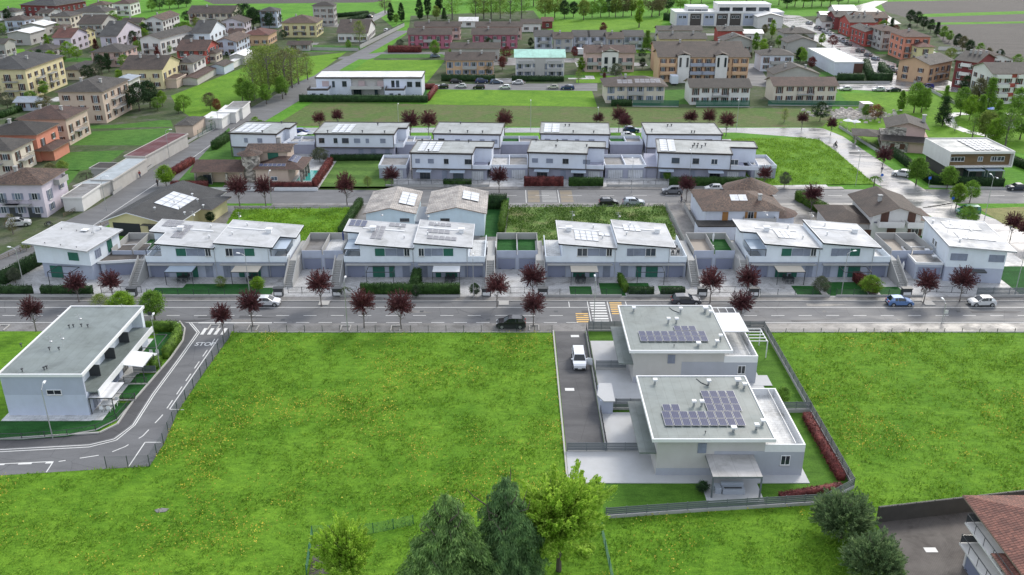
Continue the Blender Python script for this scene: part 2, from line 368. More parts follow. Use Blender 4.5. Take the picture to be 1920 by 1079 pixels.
class House:
    def __init__(s, name, label, cat, A, B, D, group=None):
        (ax, ay), (bx, by) = A, B; s.W = math.hypot(bx - ax, by - ay); s.D = D; s.rz = math.atan2(by - ay, bx - ax)
        s.root = empty(name, (ax, ay, 0), s.rz, label, cat, group); s.A = A
    def at(s, f, u, out=0.0):
        return {'F': ((u, -out), 0), 'B': ((s.W - u, s.D + out), math.pi), 'L': ((-out, s.D - u), -math.pi / 2), 'R': ((s.W + out, u), math.pi / 2)}[f]
    def add(s, name, mb, mats, loc=(0, 0, 0), rz=0.0, parent=None):
        return mb.build(name, mats, parent or s.root, loc, rz)
    def putm(s, name, me, f, u, z, out=0.0, parent=None):
        (x, y), r = s.at(f, u, out); return put(name, me, parent or s.root, (x, y, z), r)
    def wall(s, mat, z0, z1, x0=None, y0=None, x1=None, y1=None, name='wall'):
        x0 = 0 if x0 is None else x0; y0 = 0 if y0 is None else y0; x1 = s.W if x1 is None else x1; y1 = s.D if y1 is None else y1
        return s.add(name, MB().box(x0, y0, z0, x1, y1, z1), mat)
    def win(s, f, u, z, w=1.0, h=1.3, fr=None, shut=None, off=0.0, **k):
        """open window; shut = paint of the shutters folded back at its sides"""
        o = s.putm('window', window_mesh(w, h, fr or MWHITE), f, u, z, off)
        if shut is not None:
            me = shutter_mesh(round(w / 2, 2), h, shut)
            for sx in (-1, 1): put('shutter', me, o, (sx * (w * 0.75 + 0.08), 0, 0))
        return o
    def shut(s, f, u, z, w=1.0, h=1.3, mat=None, name='shutter', off=0.0): return s.putm(name, shutter_mesh(w, h, mat or MBROWN), f, u, z, off)
    def wins(s, f, spec):
        for q in spec.split():
            k, u, z, w, h = (q.split(',') + [None] * 5)[:5]; u = float(u); z = float(z); w = float(w or 1); h = float(h or 1.3)
            if k == 'w': s.win(f, u, z, w, h)
            elif k == 'd': s.win(f, u, z, w, h, MDARK)
            elif k == 'o': s.win(f, u, z, w, h, shut=s.sm)
            elif k == 's': s.shut(f, u, z, w, h, s.sm)
            elif k == 'g': s.garage(f, u, z, w, h)
            elif k == 'D': s.shut(f, u, z, w, h, s.sm, 'door')
            elif k == 'b': s.balcony(f, u, z, w, h)
            elif k == 'B': s.balcony(f, u, z, w, h, rail=True)
    sm = MBROWN; bal = CONC
    def garage(s, f, u, z=0.0, w=2.6, h=2.2, mat=None):
        def mk():
            m = MB(); m.box(-w / 2, -0.05, 0, w / 2, 0.01, h, 0)
            for x0, x1, z0, z1 in ((-w / 2 - 0.1, -w / 2, 0, h), (w / 2, w / 2 + 0.1, 0, h), (-w / 2 - 0.1, w / 2 + 0.1, h, h + 0.1)): m.box(x0, -0.09, z0, x1, 0.01, z1, 1)
            m.box(-w / 2 + 0.15, -0.075, 0.12, -w / 2 + 0.5, -0.05, 0.2, 2); m.box(w / 2 - 0.5, -0.075, 0.12, w / 2 - 0.15, -0.05, 0.2, 2)
            return m.mesh('garage_door', [mat or GARD, MGREY, MDARK])
        return s.putm('garage_door', cached(('ga', w, h, (mat or GARD).name), mk), f, u, z)
    def balcony(s, f, u, z, w, d, rail=False, mat=None):
        mat = mat or s.bal
        def mk():
            m = MB(); m.box(-w / 2, -d, -0.18, w / 2, -0.002, 0, 0)
            if rail:
                for a, b in (((-w / 2, -d), (w / 2, -d)), ((-w / 2, 0), (-w / 2, -d)), ((w / 2, 0), (w / 2, -d))):
                    m.tube((*a, 1.0), (*b, 1.0), 0.03, n=4, mi=1); k = max(2, int(math.dist(a, b) / 0.22))
                    for i in range(k + 1): x = a[0] + (b[0] - a[0]) * i / k; y = a[1] + (b[1] - a[1]) * i / k; m.tube((x, y, 0), (x, y, 1.0), 0.016, n=3, mi=1, cap=False)
            else:
                m.box(-w / 2, -d, 0, w / 2, -d + 0.1, 0.95, 0); m.box(-w / 2, -d + 0.1, 0, -w / 2 + 0.1, -0.002, 0.95, 0); m.box(w / 2 - 0.1, -d + 0.1, 0, w / 2, -0.002, 0.95, 0)
            return m.mesh('balcony', [mat, MDARK])
        return s.putm('balcony', cached(('ba', w, d, rail, mat.name), mk), f, u, z)
    def chimney(s, x, y, z, w=0.6, h=1.2, mat=None):
        def mk():
            m = MB(); m.box(-w / 2, -w / 2, -0.8, w / 2, w / 2, h * 0.75)
            for sx in (-1, 1):
                for sy in (-1, 1): m.box(sx * w * 0.35 - 0.06, sy * w * 0.35 - 0.06, h * 0.75, sx * w * 0.35 + 0.06, sy * w * 0.35 + 0.06, h * 0.95)
            m.box(-w * 0.65, -w * 0.65, h * 0.95, w * 0.65, w * 0.65, h * 1.08); return m.mesh('chimney', [mat or CONC])
        return put('chimney', cached(('ch', w, h, (mat or CONC).name), mk), s.root, (x, y, z))
    # roofs ------------------------------------------------------------
    def roof(s, kind, z, mat, pitch=0.32, ov=0.6, x0=None, y0=None, x1=None, y1=None, th=0.16, wallm=None, name='roof', rise=None):
        x0 = 0 if x0 is None else x0; y0 = 0 if y0 is None else y0; x1 = s.W if x1 is None else x1; y1 = s.D if y1 is None else y1
        wx, wy = x1 - x0, y1 - y0; a0, b0, a1, b1 = x0 - ov, y0 - ov, x1 + ov, y1 + ov; ze = z - pitch * ov * 0.8; m = MB(); EAVE = flat((0.22, 0.17, 0.13), 0.8)
        def slab(top):   # top: list of faces (each a list of xyz); makes a shell of thickness th
            for t in top: m.poly(t, 0); m.poly([(x, y, q - th) for x, y, q in t][::-1], 1)
            ed = {}
            for t in top:
                for i in range(len(t)):
                    k = (t[i], t[(i + 1) % len(t)]); r = (k[1], k[0])
                    if r in ed: del ed[r]
                    else: ed[k] = 1
            for p, q in ed: m.poly([p, (p[0], p[1], p[2] - th), (q[0], q[1], q[2] - th), q], 1)
        if kind == 'hip':
            if a1 - a0 >= b1 - b0:
                r = (b1 - b0) / 2; zr = ze + pitch * r; p, q = (a0 + r, (b0 + b1) / 2, zr), (a1 - r, (b0 + b1) / 2, zr)
                A, B, C, D = (a0, b0, ze), (a1, b0, ze), (a1, b1, ze), (a0, b1, ze); slab([[A, B, q, p], [B, C, q], [C, D, p, q], [D, A, p]])
            else:
                r = (a1 - a0) / 2; zr = ze + pitch * r; p, q = ((a0 + a1) / 2, b0 + r, zr), ((a0 + a1) / 2, b1 - r, zr)
                A, B, C, D = (a0, b0, ze), (a1, b0, ze), (a1, b1, ze), (a0, b1, ze); slab([[A, B, p], [B, C, q, p], [C, D, q], [D, A, p, q]])
        elif kind == 'gx':       # ridge runs along x, gables at the two ends
            zr = ze + pitch * (b1 - b0) / 2; ym = (b0 + b1) / 2
            slab([[(a0, b0, ze), (a1, b0, ze), (a1, ym, zr), (a0, ym, zr)], [(a0, ym, zr), (a1, ym, zr), (a1, b1, ze), (a0, b1, ze)]])
            if wallm: s.add('gable', MB().hexa([(x0, y0, z - th), (x1, y0, z - th), (x1, ym, z - th), (x0, ym, z - th), (x0, y0, z - th + .01), (x1, y0, z - th + .01), (x1, ym, zr - th * 1.05), (x0, ym, zr - th * 1.05)]).hexa([(x0, ym, z - th), (x1, ym, z - th), (x1, y1, z - th), (x0, y1, z - th), (x0, ym, zr - th * 1.05), (x1, ym, zr - th * 1.05), (x1, y1, z - th + .01), (x0, y1, z - th + .01)]), wallm)
        elif kind == 'gy':       # ridge runs away from the front, gable on the front
            zr = ze + pitch * (a1 - a0) / 2; xm = (a0 + a1) / 2
            slab([[(a0, b0, ze), (xm, b0, zr), (xm, b1, zr), (a0, b1, ze)], [(xm, b0, zr), (a1, b0, ze), (a1, b1, ze), (xm, b1, zr)]])
            if wallm: s.add('gable', MB().hexa([(x0, y0, z - th), (xm, y0, z - th), (xm, y1, z - th), (x0, y1, z - th), (x0, y0, z - th + .01), (xm, y0, zr - th * 1.05), (xm, y1, zr - th * 1.05), (x0, y1, z - th + .01)]).hexa([(xm, y0, z - th), (x1, y0, z - th), (x1, y1, z - th), (xm, y1, z - th), (xm, y0, zr - th * 1.05), (x1, y0, z - th + .01), (x1, y1, z - th + .01), (xm, y1, zr - th * 1.05)]), wallm)
        elif kind == 'flat':
            m.box(a0, b0, z, a1, b1, z + th, 0)
            e = 0.14; rm = 2
            for X0, Y0, X1, Y1 in ((a0, b0, a1, b0 + e), (a0, b1 - e, a1, b1), (a0, b0 + e, a0 + e, b1 - e), (a1 - e, b0 + e, a1, b1 - e)): m.box(X0 - .003, Y0 - .003, z - 0.1, X1 + .003, Y1 + .003, z + th + 0.1, 1)
            return s.add(name, m, [mat, wallm or MWHITE])
        elif kind == 'shed':     # one slope along y (rise at the back) or rise=(zl, zr) along x
            zl, zr_ = rise; T = [(a0, b0, zl), (a1, b0, zr_), (a1, b1, zr_), (a0, b1, zl)]; slab([T])
            return s.add(name, m, [mat, wallm or MWHITE])
        return s.add(name, m, [mat, EAVE])
def simple_house(name, label, cat, A, B, D, h, wallm, roofm, roof='hip', pitch=0.35, ov=0.6, F='', Rt='', L='', sm=None, ch=0, bal=None, group=None, zf=True, base=None):
    """A, B: photo points of the two ends of the front eave line (height h) unless zf is False (then ground points)"""
    z = h if zf else 0
    H = House(name, label, cat, G(*A, z), G(*B, z), D, group)
    if sm: H.sm = sm
    if bal: H.bal = bal
    if base: H.wall(base[0], 0, base[1]); H.wall(wallm, base[1] + .0, h, -.03, -.03, H.W + .03, H.D + .03)
    else: H.wall(wallm, 0, h)
    H.roof(roof, h + 0.16, roofm, pitch, ov, wallm=wallm)
    if F: H.wins('F', F)
    if Rt: H.wins('R', Rt)
    if L: H.wins('L', L)
    for i in range(ch):
        fx = 0.3 + 0.45 * i / max(1, ch - 1) if ch > 1 else 0.35
        yy = H.D * 0.4; xx = H.W * fx
        if roof == 'gx': zt = h + pitch * yy
        elif roof == 'gy': zt = h + pitch * min(xx, H.W - xx)
        elif roof == 'hip': zt = h + pitch * min(xx, yy, H.W - xx)
        else: zt = h
        H.chimney(xx, yy, zt)
    return H
# ---------------------------------------------------------------- plants
BARK = plaster((0.11, 0.09, 0.075), 0.95, 0.3); BARKP = plaster((0.17, 0.15, 0.14), 0.95, 0.3)
F_PLUM = foliage((0.055, 0.02, 0.027), (0.17, 0.06, 0.07), trans=0.15); F_GREEN = foliage((0.09, 0.2, 0.03), (0.22, 0.39, 0.06), trans=.35)
F_LIME = foliage((0.12, 0.25, 0.025), (0.26, 0.42, 0.05), trans=0.35); F_LIME2 = foliage((0.24, 0.42, 0.04), (0.45, 0.64, 0.12), trans=0.45, clump=.35); F_DARK = foliage((0.016, 0.045, 0.018), (0.04, 0.09, 0.03), trans=0.12)
F_CEDAR = foliage((0.10, 0.21, 0.065), (0.28, 0.43, 0.16), trans=0.3, clump=.8); F_PINE = foliage((0.09, 0.18, 0.08), (0.28, 0.38, 0.19), trans=0.25, clump=.8)
F_CEDAR2 = foliage((0.07, 0.16, 0.065), (0.2, 0.33, 0.15), trans=0.25, clump=.85)
F_OLIVE = foliage((0.07, 0.09, 0.06), (0.16, 0.19, 0.13)); F_SPRING = foliage((0.13, 0.2, 0.04), (0.28, 0.36, 0.09), trans=0.35)
F_BARE = foliage((0.12, 0.12, 0.06), (0.2, 0.2, 0.1)); F_RED = foliage((0.09, 0.022, 0.024), (0.24, 0.07, 0.07), trans=0.15)
F_HEDGE = foliage((0.02, 0.055, 0.015), (0.05, 0.12, 0.025), trans=0.12); F_HEDGL = foliage((0.05, 0.12, 0.02), (0.12, 0.22, 0.03), trans=0.15)
def leaf_mesh(name, C, S, mat, seed, dirs=None, asp=0.6, extra=None, extram=None):
    """C: centres (n,3), S: sizes (n,), dirs: long axis of each leaf or None; one quad for each leaf."""
    g = np.random.default_rng(seed); n = len(C)
    d = g.normal(size=(n, 3)) if dirs is None else dirs + g.normal(size=(n, 3)) * 0.35
    d /= np.linalg.norm(d, axis=1)[:, None] + 1e-9
    e = np.cross(d, g.normal(size=(n, 3)) + np.array([0, 0, 1.0])); e /= np.linalg.norm(e, axis=1)[:, None] + 1e-9
    S = S[:, None]; a = d * S; b = e * S * asp
    V = np.stack([C - a, C + b * 0.9 - a * 0.1, C + a, C - b * 0.9 + a * 0.15], 1).reshape(-1, 3)
    nv0 = 0; ev = []; ef = []
    if extra is not None: ev = extra.v; ef = extra.f; nv0 = len(ev)
    me = bpy.data.meshes.new(name); allv = np.concatenate([np.array(ev, float).reshape(-1, 3), V]) if nv0 else V
    loops = []; starts = []; tot = []
    for f in ef: starts.append(len(loops)); tot.append(len(f)); loops += list(f)
    L = np.concatenate([np.array(loops, np.int32), np.arange(n * 4, dtype=np.int32) + nv0]); nf = len(ef) + n
    st = np.concatenate([np.array(starts, np.int32), len(loops) + np.arange(n, dtype=np.int32) * 4]); tt = np.concatenate([np.array(tot, np.int32), np.full(n, 4, np.int32)])
    me.vertices.add(len(allv)); me.vertices.foreach_set('co', allv.ravel()); me.loops.add(len(L)); me.loops.foreach_set('vertex_index', L)
    me.polygons.add(nf); me.polygons.foreach_set('loop_start', st); me.polygons.foreach_set('loop_total', tt)
    me.materials.append(mat)
    if nv0: me.materials.append(extram or mat); me.polygons.foreach_set('material_index', np.concatenate([np.ones(len(ef), np.int32), np.zeros(n, np.int32)]))
    me.update(calc_edges=True); return me
def crown(kind, mat, seed, q=1.0):
    """crown for a tree of height 1 (z from about 0.2 to 1), radius about half its profile."""
    g = np.random.default_rng(seed); C = []; Dm = []; S = []
    if kind == 'plum':           # sprays that radiate up and out
        nb = int(210 * q)
        for i in range(nb):
            az = g.uniform(0, 2 * np.pi); el = np.arcsin(g.uniform(-0.55, 1.0)); L = g.uniform(0.75, 1.1) * (0.36 + 0.05 * np.sin(el))
            d = np.array([np.cos(az) * np.cos(el), np.sin(az) * np.cos(el), np.sin(el) * 1.0]); k = 46
            t = g.uniform(0.2, 1.0, k)[:, None]; p = np.array([0, 0, 0.6]) + d * t * L + g.normal(size=(k, 3)) * 0.022 * (1.25 - t)
            p[:, 2] += t[:, 0] ** 2 * 0.03; C.append(p); Dm.append(np.repeat(d[None], k, 0)); S.append(g.uniform(0.011, 0.023, k))
    elif kind in ('round', 'column', 'wide', 'cypress', 'airy', 'cone'):
        prof = {'round': lambda t: np.sin(np.pi * np.clip(t * 0.95 + 0.06, 0, 1)) ** 0.55 * 0.32, 'wide': lambda t: np.sin(np.pi * np.clip(t * 0.93 + 0.08, 0, 1)) ** 0.6 * 0.5,
                'column': lambda t: np.sin(np.pi * np.clip(t * 0.9 + 0.1, 0, 1)) ** 0.6 * 0.17, 'cypress': lambda t: np.sin(np.pi * np.clip(t * 0.85 + 0.15, 0, 1)) ** 0.8 * 0.2,
                'airy': lambda t: np.sin(np.pi * np.clip(t * 0.95 + 0.06, 0, 1)) ** 0.6 * 0.28, 'cone': lambda t: (1 - t * 0.94) ** 0.8 * 0.28}[kind]
        z0 = {'cypress': 0.06, 'column': 0.2, 'cone': 0.1, 'airy': 0.2}.get(kind, 0.26); nc = int({'airy': 150, 'column': 120, 'cypress': 190, 'cone': 180}.get(kind, 170) * q)
        for i in range(nc):
            t = g.uniform(0, 1); a = g.uniform(0, 2 * np.pi); rr = prof(t) * g.uniform(0.15, 1.0) ** 0.5 * g.uniform(0.8, 1.12)
            c = np.array([rr * np.cos(a), rr * np.sin(a), z0 + (1 - z0) * t]); k = {'airy': 18, 'cypress': 30}.get(kind, 30); sp = {'airy': 0.045, 'column': 0.03, 'cypress': 0.025}.get(kind, 0.045)
            C.append(c + g.normal(size=(k, 3)) * np.array([sp, sp, sp * 0.75])); Dm.append(g.normal(size=(k, 3)) + np.array([np.cos(a), np.sin(a), 0.5])); S.append(g.uniform(0.014, 0.028, k) * (0.7 if kind == 'airy' else 1))
    elif kind == 'cedar':        # tiers of drooping boughs, each hung with sprays
        for lv in range(int(26)):
            t = lv / 25; z = 0.08 + 0.86 * t; Rr = 0.36 * (1 - t ** 2.8) ** 0.8 + 0.045; nb = int(8 + 15 * (1 - t))
            for i in range(nb):
                a = g.uniform(0, 2 * np.pi); L = Rr * g.uniform(0.5, 1.2) * (1 + .18 * np.sin(3 * a + lv * .25)); k = int(20 + 125 * q * (L / 0.36)); u = g.uniform(0.25, 1, k)
                side = g.normal(size=k) * 0.026 * (0.3 + u); hang = np.abs(g.normal(size=k)) * 0.03
                x = np.cos(a) * u * L - np.sin(a) * side; y = np.sin(a) * u * L + np.cos(a) * side
                zz = z + 0.05 * u - 0.11 * u ** 2 * (L / 0.3) - hang + g.normal() * 0.01
                C.append(np.stack([x, y, zz], 1)); Dm.append(np.stack([np.cos(a) * 0.9 - np.sin(a) * side * 12, np.sin(a) * 0.9 + np.cos(a) * side * 12, -0.55 - u * 0.5], 1)); S.append(g.uniform(0.008, 0.018, k))
    elif kind == 'pine':         # broad shrubby conifer with upturned tufts
        for i in range(int(330 * q)):
            a = g.uniform(0, 2 * np.pi); el = np.arcsin(g.uniform(-0.1, 1)); Rr = 0.5 * g.uniform(0.55, 1.06) * (1 + 0.12 * np.sin(3 * a + i % 3)); d = np.array([np.cos(a) * np.cos(el), np.sin(a) * np.cos(el), np.sin(el) * 1.25])
            tip = np.array([0, 0, 0.32]) + d * Rr; k = 60; u = g.uniform(0, 1, k)[:, None]; dd = d + np.array([0, 0, 0.35])
            C.append(tip - d * (1 - u) * 0.16 + g.normal(size=(k, 3)) * 0.028 * (1.2 - u)); Dm.append(np.repeat(dd[None], k, 0)); S.append(g.uniform(0.012, 0.024, k))
    elif kind == 'loose':        # open irregular crown of upswept bough ends
        for i in range(int(150 * q)):
            a = g.uniform(0, 2 * np.pi); el = np.arcsin(g.uniform(-0.85, 1)); lob = 1 + .22 * np.sin(3 * a + 1.3) * np.cos(2 * el) + .15 * np.sin(7 * a + 4 * el); L = .37 * lob * g.uniform(.45, 1.1)
            d = np.array([np.cos(a) * np.cos(el), np.sin(a) * np.cos(el), np.sin(el)]); k = 110; u = g.uniform(0, 1, k)[:, None]; up = np.array([0, 0, .06]) * u
            C.append(np.array([0, 0, .6]) + d * L - d * (1 - u) * .1 + up + g.normal(size=(k, 3)) * .02 * (1.3 - u)); Dm.append(np.repeat((d + [0, 0, .4])[None], k, 0)); S.append(g.uniform(.009, .018, k))
    elif kind == 'palm':
        for i in range(26):
            a = g.uniform(0, 2 * np.pi); L = g.uniform(0.3, 0.42); k = 16; u = np.linspace(0.15, 1, k); rise = g.uniform(0.05, 0.28)
            C.append(np.stack([np.cos(a) * u * L, np.sin(a) * u * L, 0.7 + rise * u - 0.35 * u ** 2], 1)); Dm.append(np.repeat(np.array([[np.cos(a), np.sin(a), -0.2]]), k, 0)); S.append(np.full(k, 0.04))
    C = np.concatenate(C); Dm = np.concatenate(Dm); S = np.concatenate(S)
    return leaf_mesh('crown', C, S, mat, seed, Dm, {'cedar': .3, 'pine': .3, 'plum': .45}.get(kind, .55))
def trunk_mesh(kind, seed, bark):
    r = random.Random(seed); m = MB(); top = {'plum': 0.45, 'wide': 0.5, 'round': 0.5}.get(kind, 0.75); r0 = {'plum': 0.016, 'cedar': 0.03, 'pine': 0.03, 'palm': 0.04}.get(kind, 0.022)
    x = y = 0.0; p = (0, 0, -0.02); pr = r0 * 1.3
    for i in range(1, 6):
        z = top * i / 5; x += r.uniform(-1, 1) * 0.008; y += r.uniform(-1, 1) * 0.008; q = (x, y, z); rr = r0 * (1.15 - 0.75 * i / 5); m.tube(p, q, pr, rr, 7, cap=False); p, pr = q, rr
    if kind != 'palm':
        for i in range(14):
            a = r.uniform(0, 6.28); t = r.uniform(0.5, 1.0); L = r.uniform(0.16, 0.3) * (0.5 if kind in ('column', 'cypress') else 1); el = r.uniform(0.3, 1.1); z = top * t
            q = (x * t + math.cos(a) * math.cos(el) * L, y * t + math.sin(a) * math.cos(el) * L, z + math.sin(el) * L); m.tube((x * t, y * t, z), q, r0 * 0.4, r0 * 0.1, 5, cap=False)
            q2 = (q[0] + r.uniform(-.06, .06), q[1] + r.uniform(-.06, .06), q[2] + 0.09); m.tube(q, q2, r0 * 0.12, r0 * 0.05, 4, cap=False)
    return m.mesh('trunk', [bark])
def tree(name, label, cat, x, y, h, kind, mat, wd=1.0, group=None, var=3, z=0.0, q=1.0):
    s = rnd.randrange(var); bark = BARKP if kind in ('plum', 'airy') else BARK
    o = put(name, None, None, (x, y, z), rnd.uniform(0, 6.28), None, label, cat, group)
    put('trunk', cached(('tr', kind, s), lambda: trunk_mesh(kind, s + 11, bark)), o, sc=(h, h, h))
    put('crown', cached(('cr', kind, mat, s, q), lambda: crown(kind, mat, s * 7 + 3, q)), o, sc=(h * wd, h * wd, h))
    return o
def hedge(name, label, cat, pts, wd, h, mat=None, px=True, group=None, z0=0.0, dens=90, leaf=0.085, rough=0.12):
    mat = mat or F_HEDGE; P = [G(*p) for p in pts] if px else pts; g = np.random.default_rng(len(P) * 31 + int(abs(P[0][0]) * 7)); core = MB(); C = []
    for (ax, ay), (bx, by) in zip(P, P[1:]):
        L = math.hypot(bx - ax, by - ay); ux, uy = (bx - ax) / L, (by - ay) / L; k = wd / 2 * 0.86
        q = [(ax - uy * k, ay + ux * k), (ax + uy * k, ay - ux * k), (bx + uy * k, by - ux * k), (bx - uy * k, by + ux * k)]; core.prism(q, z0, z0 + h * 0.93)
        for area, fn in ((L * wd, 't'), (L * h, 's'), (L * h, 'r'), (wd * h, 'e'), (wd * h, 'f')):
            n = int(area * dens) + 1; u = g.uniform(0, L, n); v = g.uniform(-wd / 2, wd / 2, n); zz = g.uniform(0, h, n)
            if fn == 't': zz = np.full(n, h)
            elif fn == 's': v = np.full(n, wd / 2)
            elif fn == 'r': v = np.full(n, -wd / 2)
            elif fn == 'e': u = np.full(n, 0.0)
            else: u = np.full(n, L)
            wob = np.sin(u * 2.1) * 0.04 + g.normal(size=n) * rough
            C.append(np.stack([ax + ux * u - uy * (v + wob * (fn in 'sr')), ay + uy * u + ux * (v + wob * (fn in 'sr')), z0 + zz + wob * (fn == 't')], 1))
    C = np.concatenate(C); me = leaf_mesh('hedge', C, g.uniform(leaf * 0.6, leaf * 1.3, len(C)), mat, 5, extra=core)
    return put(name, me, None, (0, 0, 0), 0, None, label, cat, group)
# ---------------------------------------------------------------- vehicles
TYRE = simple('tyre_rubber', (0.015, 0.015, 0.016), 0.8); RIM = simple('alloy', (0.55, 0.56, 0.57), 0.3, 0.8); CGL = simple('car_glass', (0.012, 0.016, 0.02), 0.06, 0, 0.5)
LAMPR = simple('rear_lamp', (0.35, 0.01, 0.01), 0.25); LAMPF = simple('head_lamp', (0.7, 0.72, 0.75), 0.12); PLATE = simple('number_plate', (0.7, 0.7, 0.68), 0.5); TRIM = simple('black_trim', (0.02, 0.02, 0.022), 0.55)
def paintm(c): return simple(('car_paint_%.2f_%.2f_%.2f' % c), c, 0.28, 0.25, 0.8)
# side outlines: belt line and roof line, x from nose (0) to tail (L)
CARS = {  # L, W, H, wheel r, wheel xs, body top outline [(x, z)], cabin [(x, z)]
    'hatch': (4.0, 1.72, 1.47, 0.31, (0.75, 3.25), [(0, .45), (0.05, .68), (0.35, .82), (1.05, .95), (3.8, .98), (3.97, .85), (4.0, .45)], [(1.0, .93), (1.72, 1.4), (2.3, 1.47), (3.3, 1.42), (3.86, .97)]),
    'suv': (4.4, 1.82, 1.65, 0.35, (0.85, 3.55), [(0, .5), (0.05, .8), (0.4, .98), (1.2, 1.08), (4.2, 1.1), (4.38, .95), (4.4, .5)], [(1.15, 1.06), (1.85, 1.56), (2.4, 1.64), (3.8, 1.6), (4.25, 1.09)]),
    'wagon': (4.6, 1.8, 1.48, 0.33, (0.85, 3.6), [(0, .42), (0.05, .66), (0.4, .82), (1.3, .95), (4.4, .98), (4.58, .85), (4.6, .42)], [(1.25, .93), (2.0, 1.38), (2.6, 1.47), (4.0, 1.43), (4.5, .97)]),
    'sedan': (4.5, 1.78, 1.43, 0.32, (0.85, 3.5), [(0, .42), (0.05, .66), (0.4, .82), (1.25, .93), (3.9, .97), (4.45, .93), (4.5, .42)], [(1.2, .91), (1.95, 1.36), (2.5, 1.43), (3.1, 1.4), (3.85, .96)]),
    'van': (4.45, 1.84, 1.83, 0.33, (0.8, 3.6), [(0, .45), (0.04, .75), (0.3, .98), (0.95, 1.12), (4.42, 1.14), (4.44, .9), (4.45, .45)], [(0.9, 1.1), (1.6, 1.72), (2.0, 1.82), (4.2, 1.8), (4.42, 1.13)]),
}
def car_parts(kind, col):
    L, W, H, wr, wx, bo, ca = CARS[kind]; P = paintm(col); h = W / 2; x0 = L / 2
    m = MB(); zb = 0.22
    pts = [(x0 - x, z) for x, z in bo]      # nose at +x
    def loft(outline, zbot, w0, w1, mi):    # outline points (x, z), half width w0 at zbot to w1 at top
        n = len(outline); b = len(m.v)
        for s in (-1, 1):
            for x, z in outline:
                k = abs(x) / x0; ww = w1(z) * (1 - 0.13 * max(0, k - 0.75) / 0.25); m.v.append((x, s * ww, z))
            for x, z in outline:
                k = abs(x) / x0; ww = w0 * (1 - 0.13 * max(0, k - 0.75) / 0.25); m.v.append((x, s * ww, zbot))
        for i in range(n - 1):
            a, c = b + i, b + 2 * n + i
            m.f.append((a, a + 1, c + 1, c)); m.m.append(mi)                                  # deck
            m.f.append((b + n + i, b + n + i + 1, a + 1, a)); m.m.append(mi)                  # one side
            m.f.append((c, c + 1, b + 3 * n + i + 1, b + 3 * n + i)); m.m.append(mi)
        for i in (0, n - 1): m.f.append((b + i, b + 2 * n + i, b + 3 * n + i, b + n + i)); m.m.append(mi)
        m.f.append((b + n, b + 2 * n - 1, b + 4 * n - 1, b + 3 * n)); m.m.append(mi)
    loft(pts, zb, h * 0.95, lambda z: h, 0)
    for s in (1, -1):
        m.box(s * (x0 - 0.12), -h * 0.8, 0.24, s * (x0 + 0.03), h * 0.8, 0.46, 1)
        for cx in wx: m.tube((x0 - cx, s * (h - 0.02), wr), (x0 - cx, s * (h + 0.012), wr), wr + 0.06, n=12, mi=1)
        m.box(x0 - wx[0] - wr - 0.1, s * (h - 0.03), 0.2, x0 - wx[1] + wr + 0.1, s * (h + 0.008), 0.3, 1)
    body = m.mesh('body', [P, TRIM])
    m = MB(); cp = [(x0 - x, z) for x, z in ca]; zt = bo[3][1] - 0.02
    loft([(cp[0][0], zt), *cp[1:-1], (cp[-1][0], zt)], zt - 0.05, h * 0.93, lambda z: h * (0.93 - 0.2 * (z - zt) / (H - zt)), 0)
    cab = m.mesh('window', [CGL])
    m = MB(); rp = cp[1:-1]; wtop = h * 0.75      # painted roof and pillars
    for (xa, za), (xb, zb2) in zip(rp, rp[1:]):
        m.hexa([(xa, -wtop, za - .04), (xa, wtop, za - .04), (xb, wtop, zb2 - .04), (xb, -wtop, zb2 - .04), (xa, -wtop, za + .015), (xa, wtop, za + .015), (xb, wtop, zb2 + .015), (xb, -wtop, zb2 + .015)])
    zq = zt + 0.02
    for s in (-1, 1):
        A0 = (cp[0][0], s * h * 0.93, zq); A1 = (rp[0][0], s * wtop, rp[0][1]); B0 = (cp[-1][0], s * h * 0.93, zq); B1 = (rp[-1][0], s * wtop, rp[-1][1])
        for a, b in ((A0, A1), (B0, B1)): m.tube(a, b, 0.05, n=4)
        xm = (A1[0] + B1[0]) / 2 - 0.1; m.tube((xm, s * (h * 0.935), zq), (xm, s * wtop, H - 0.05), 0.035, n=4)
        if kind in ('van', 'suv', 'wagon', 'hatch'):
            xq = B1[0] + (0.55 if kind != 'hatch' else 0.25); m.hexa([(xq, s * h * 0.945, zq), (xq - 0.05, s * (wtop + .02), H - 0.08), (B1[0], s * (wtop + .02), B1[2]), (B0[0], s * h * 0.945, zq), (xq, s * h * 0.9, zq), (xq - 0.05, s * (wtop - .03), H - 0.08), (B1[0], s * (wtop - .03), B1[2]), (B0[0], s * h * 0.9, zq)])
    roof = m.mesh('roof', [P])
    wh = MB(); wh.tube((0, -0.1, 0), (0, 0.1, 0), wr, n=14, mi=0)
    ty = wh.mesh('tyre', [TYRE]); rm_ = MB().tube((0, -0.112, 0), (0, 0.112, 0), wr * 0.66, n=10).mesh('rim', [RIM])
    hl = MB().hexa([(-0.2, -.2, -.07), (0.02, -.2, -.07), (-0.06, .2, -.05), (-0.25, .2, -.05), (-0.2, -.2, .06), (0.0, -.2, .05), (-0.08, .2, .08), (-0.25, .2, .08)]).mesh('headlight', [LAMPF])
    tl = MB().box(-0.04, -.14, -.12, 0.12, .14, .12).mesh('tail_light', [LAMPR]); pl = MB().box(-0.01, -.26, -.06, 0.01, .26, .06).mesh('number_plate', [PLATE])
    mi_ = MB().box(-0.1, -0.1, 0, 0.08, 0.1, 0.16).mesh('mirror', [P])
    return body, cab, roof, ty, rm_, hl, tl, pl, mi_
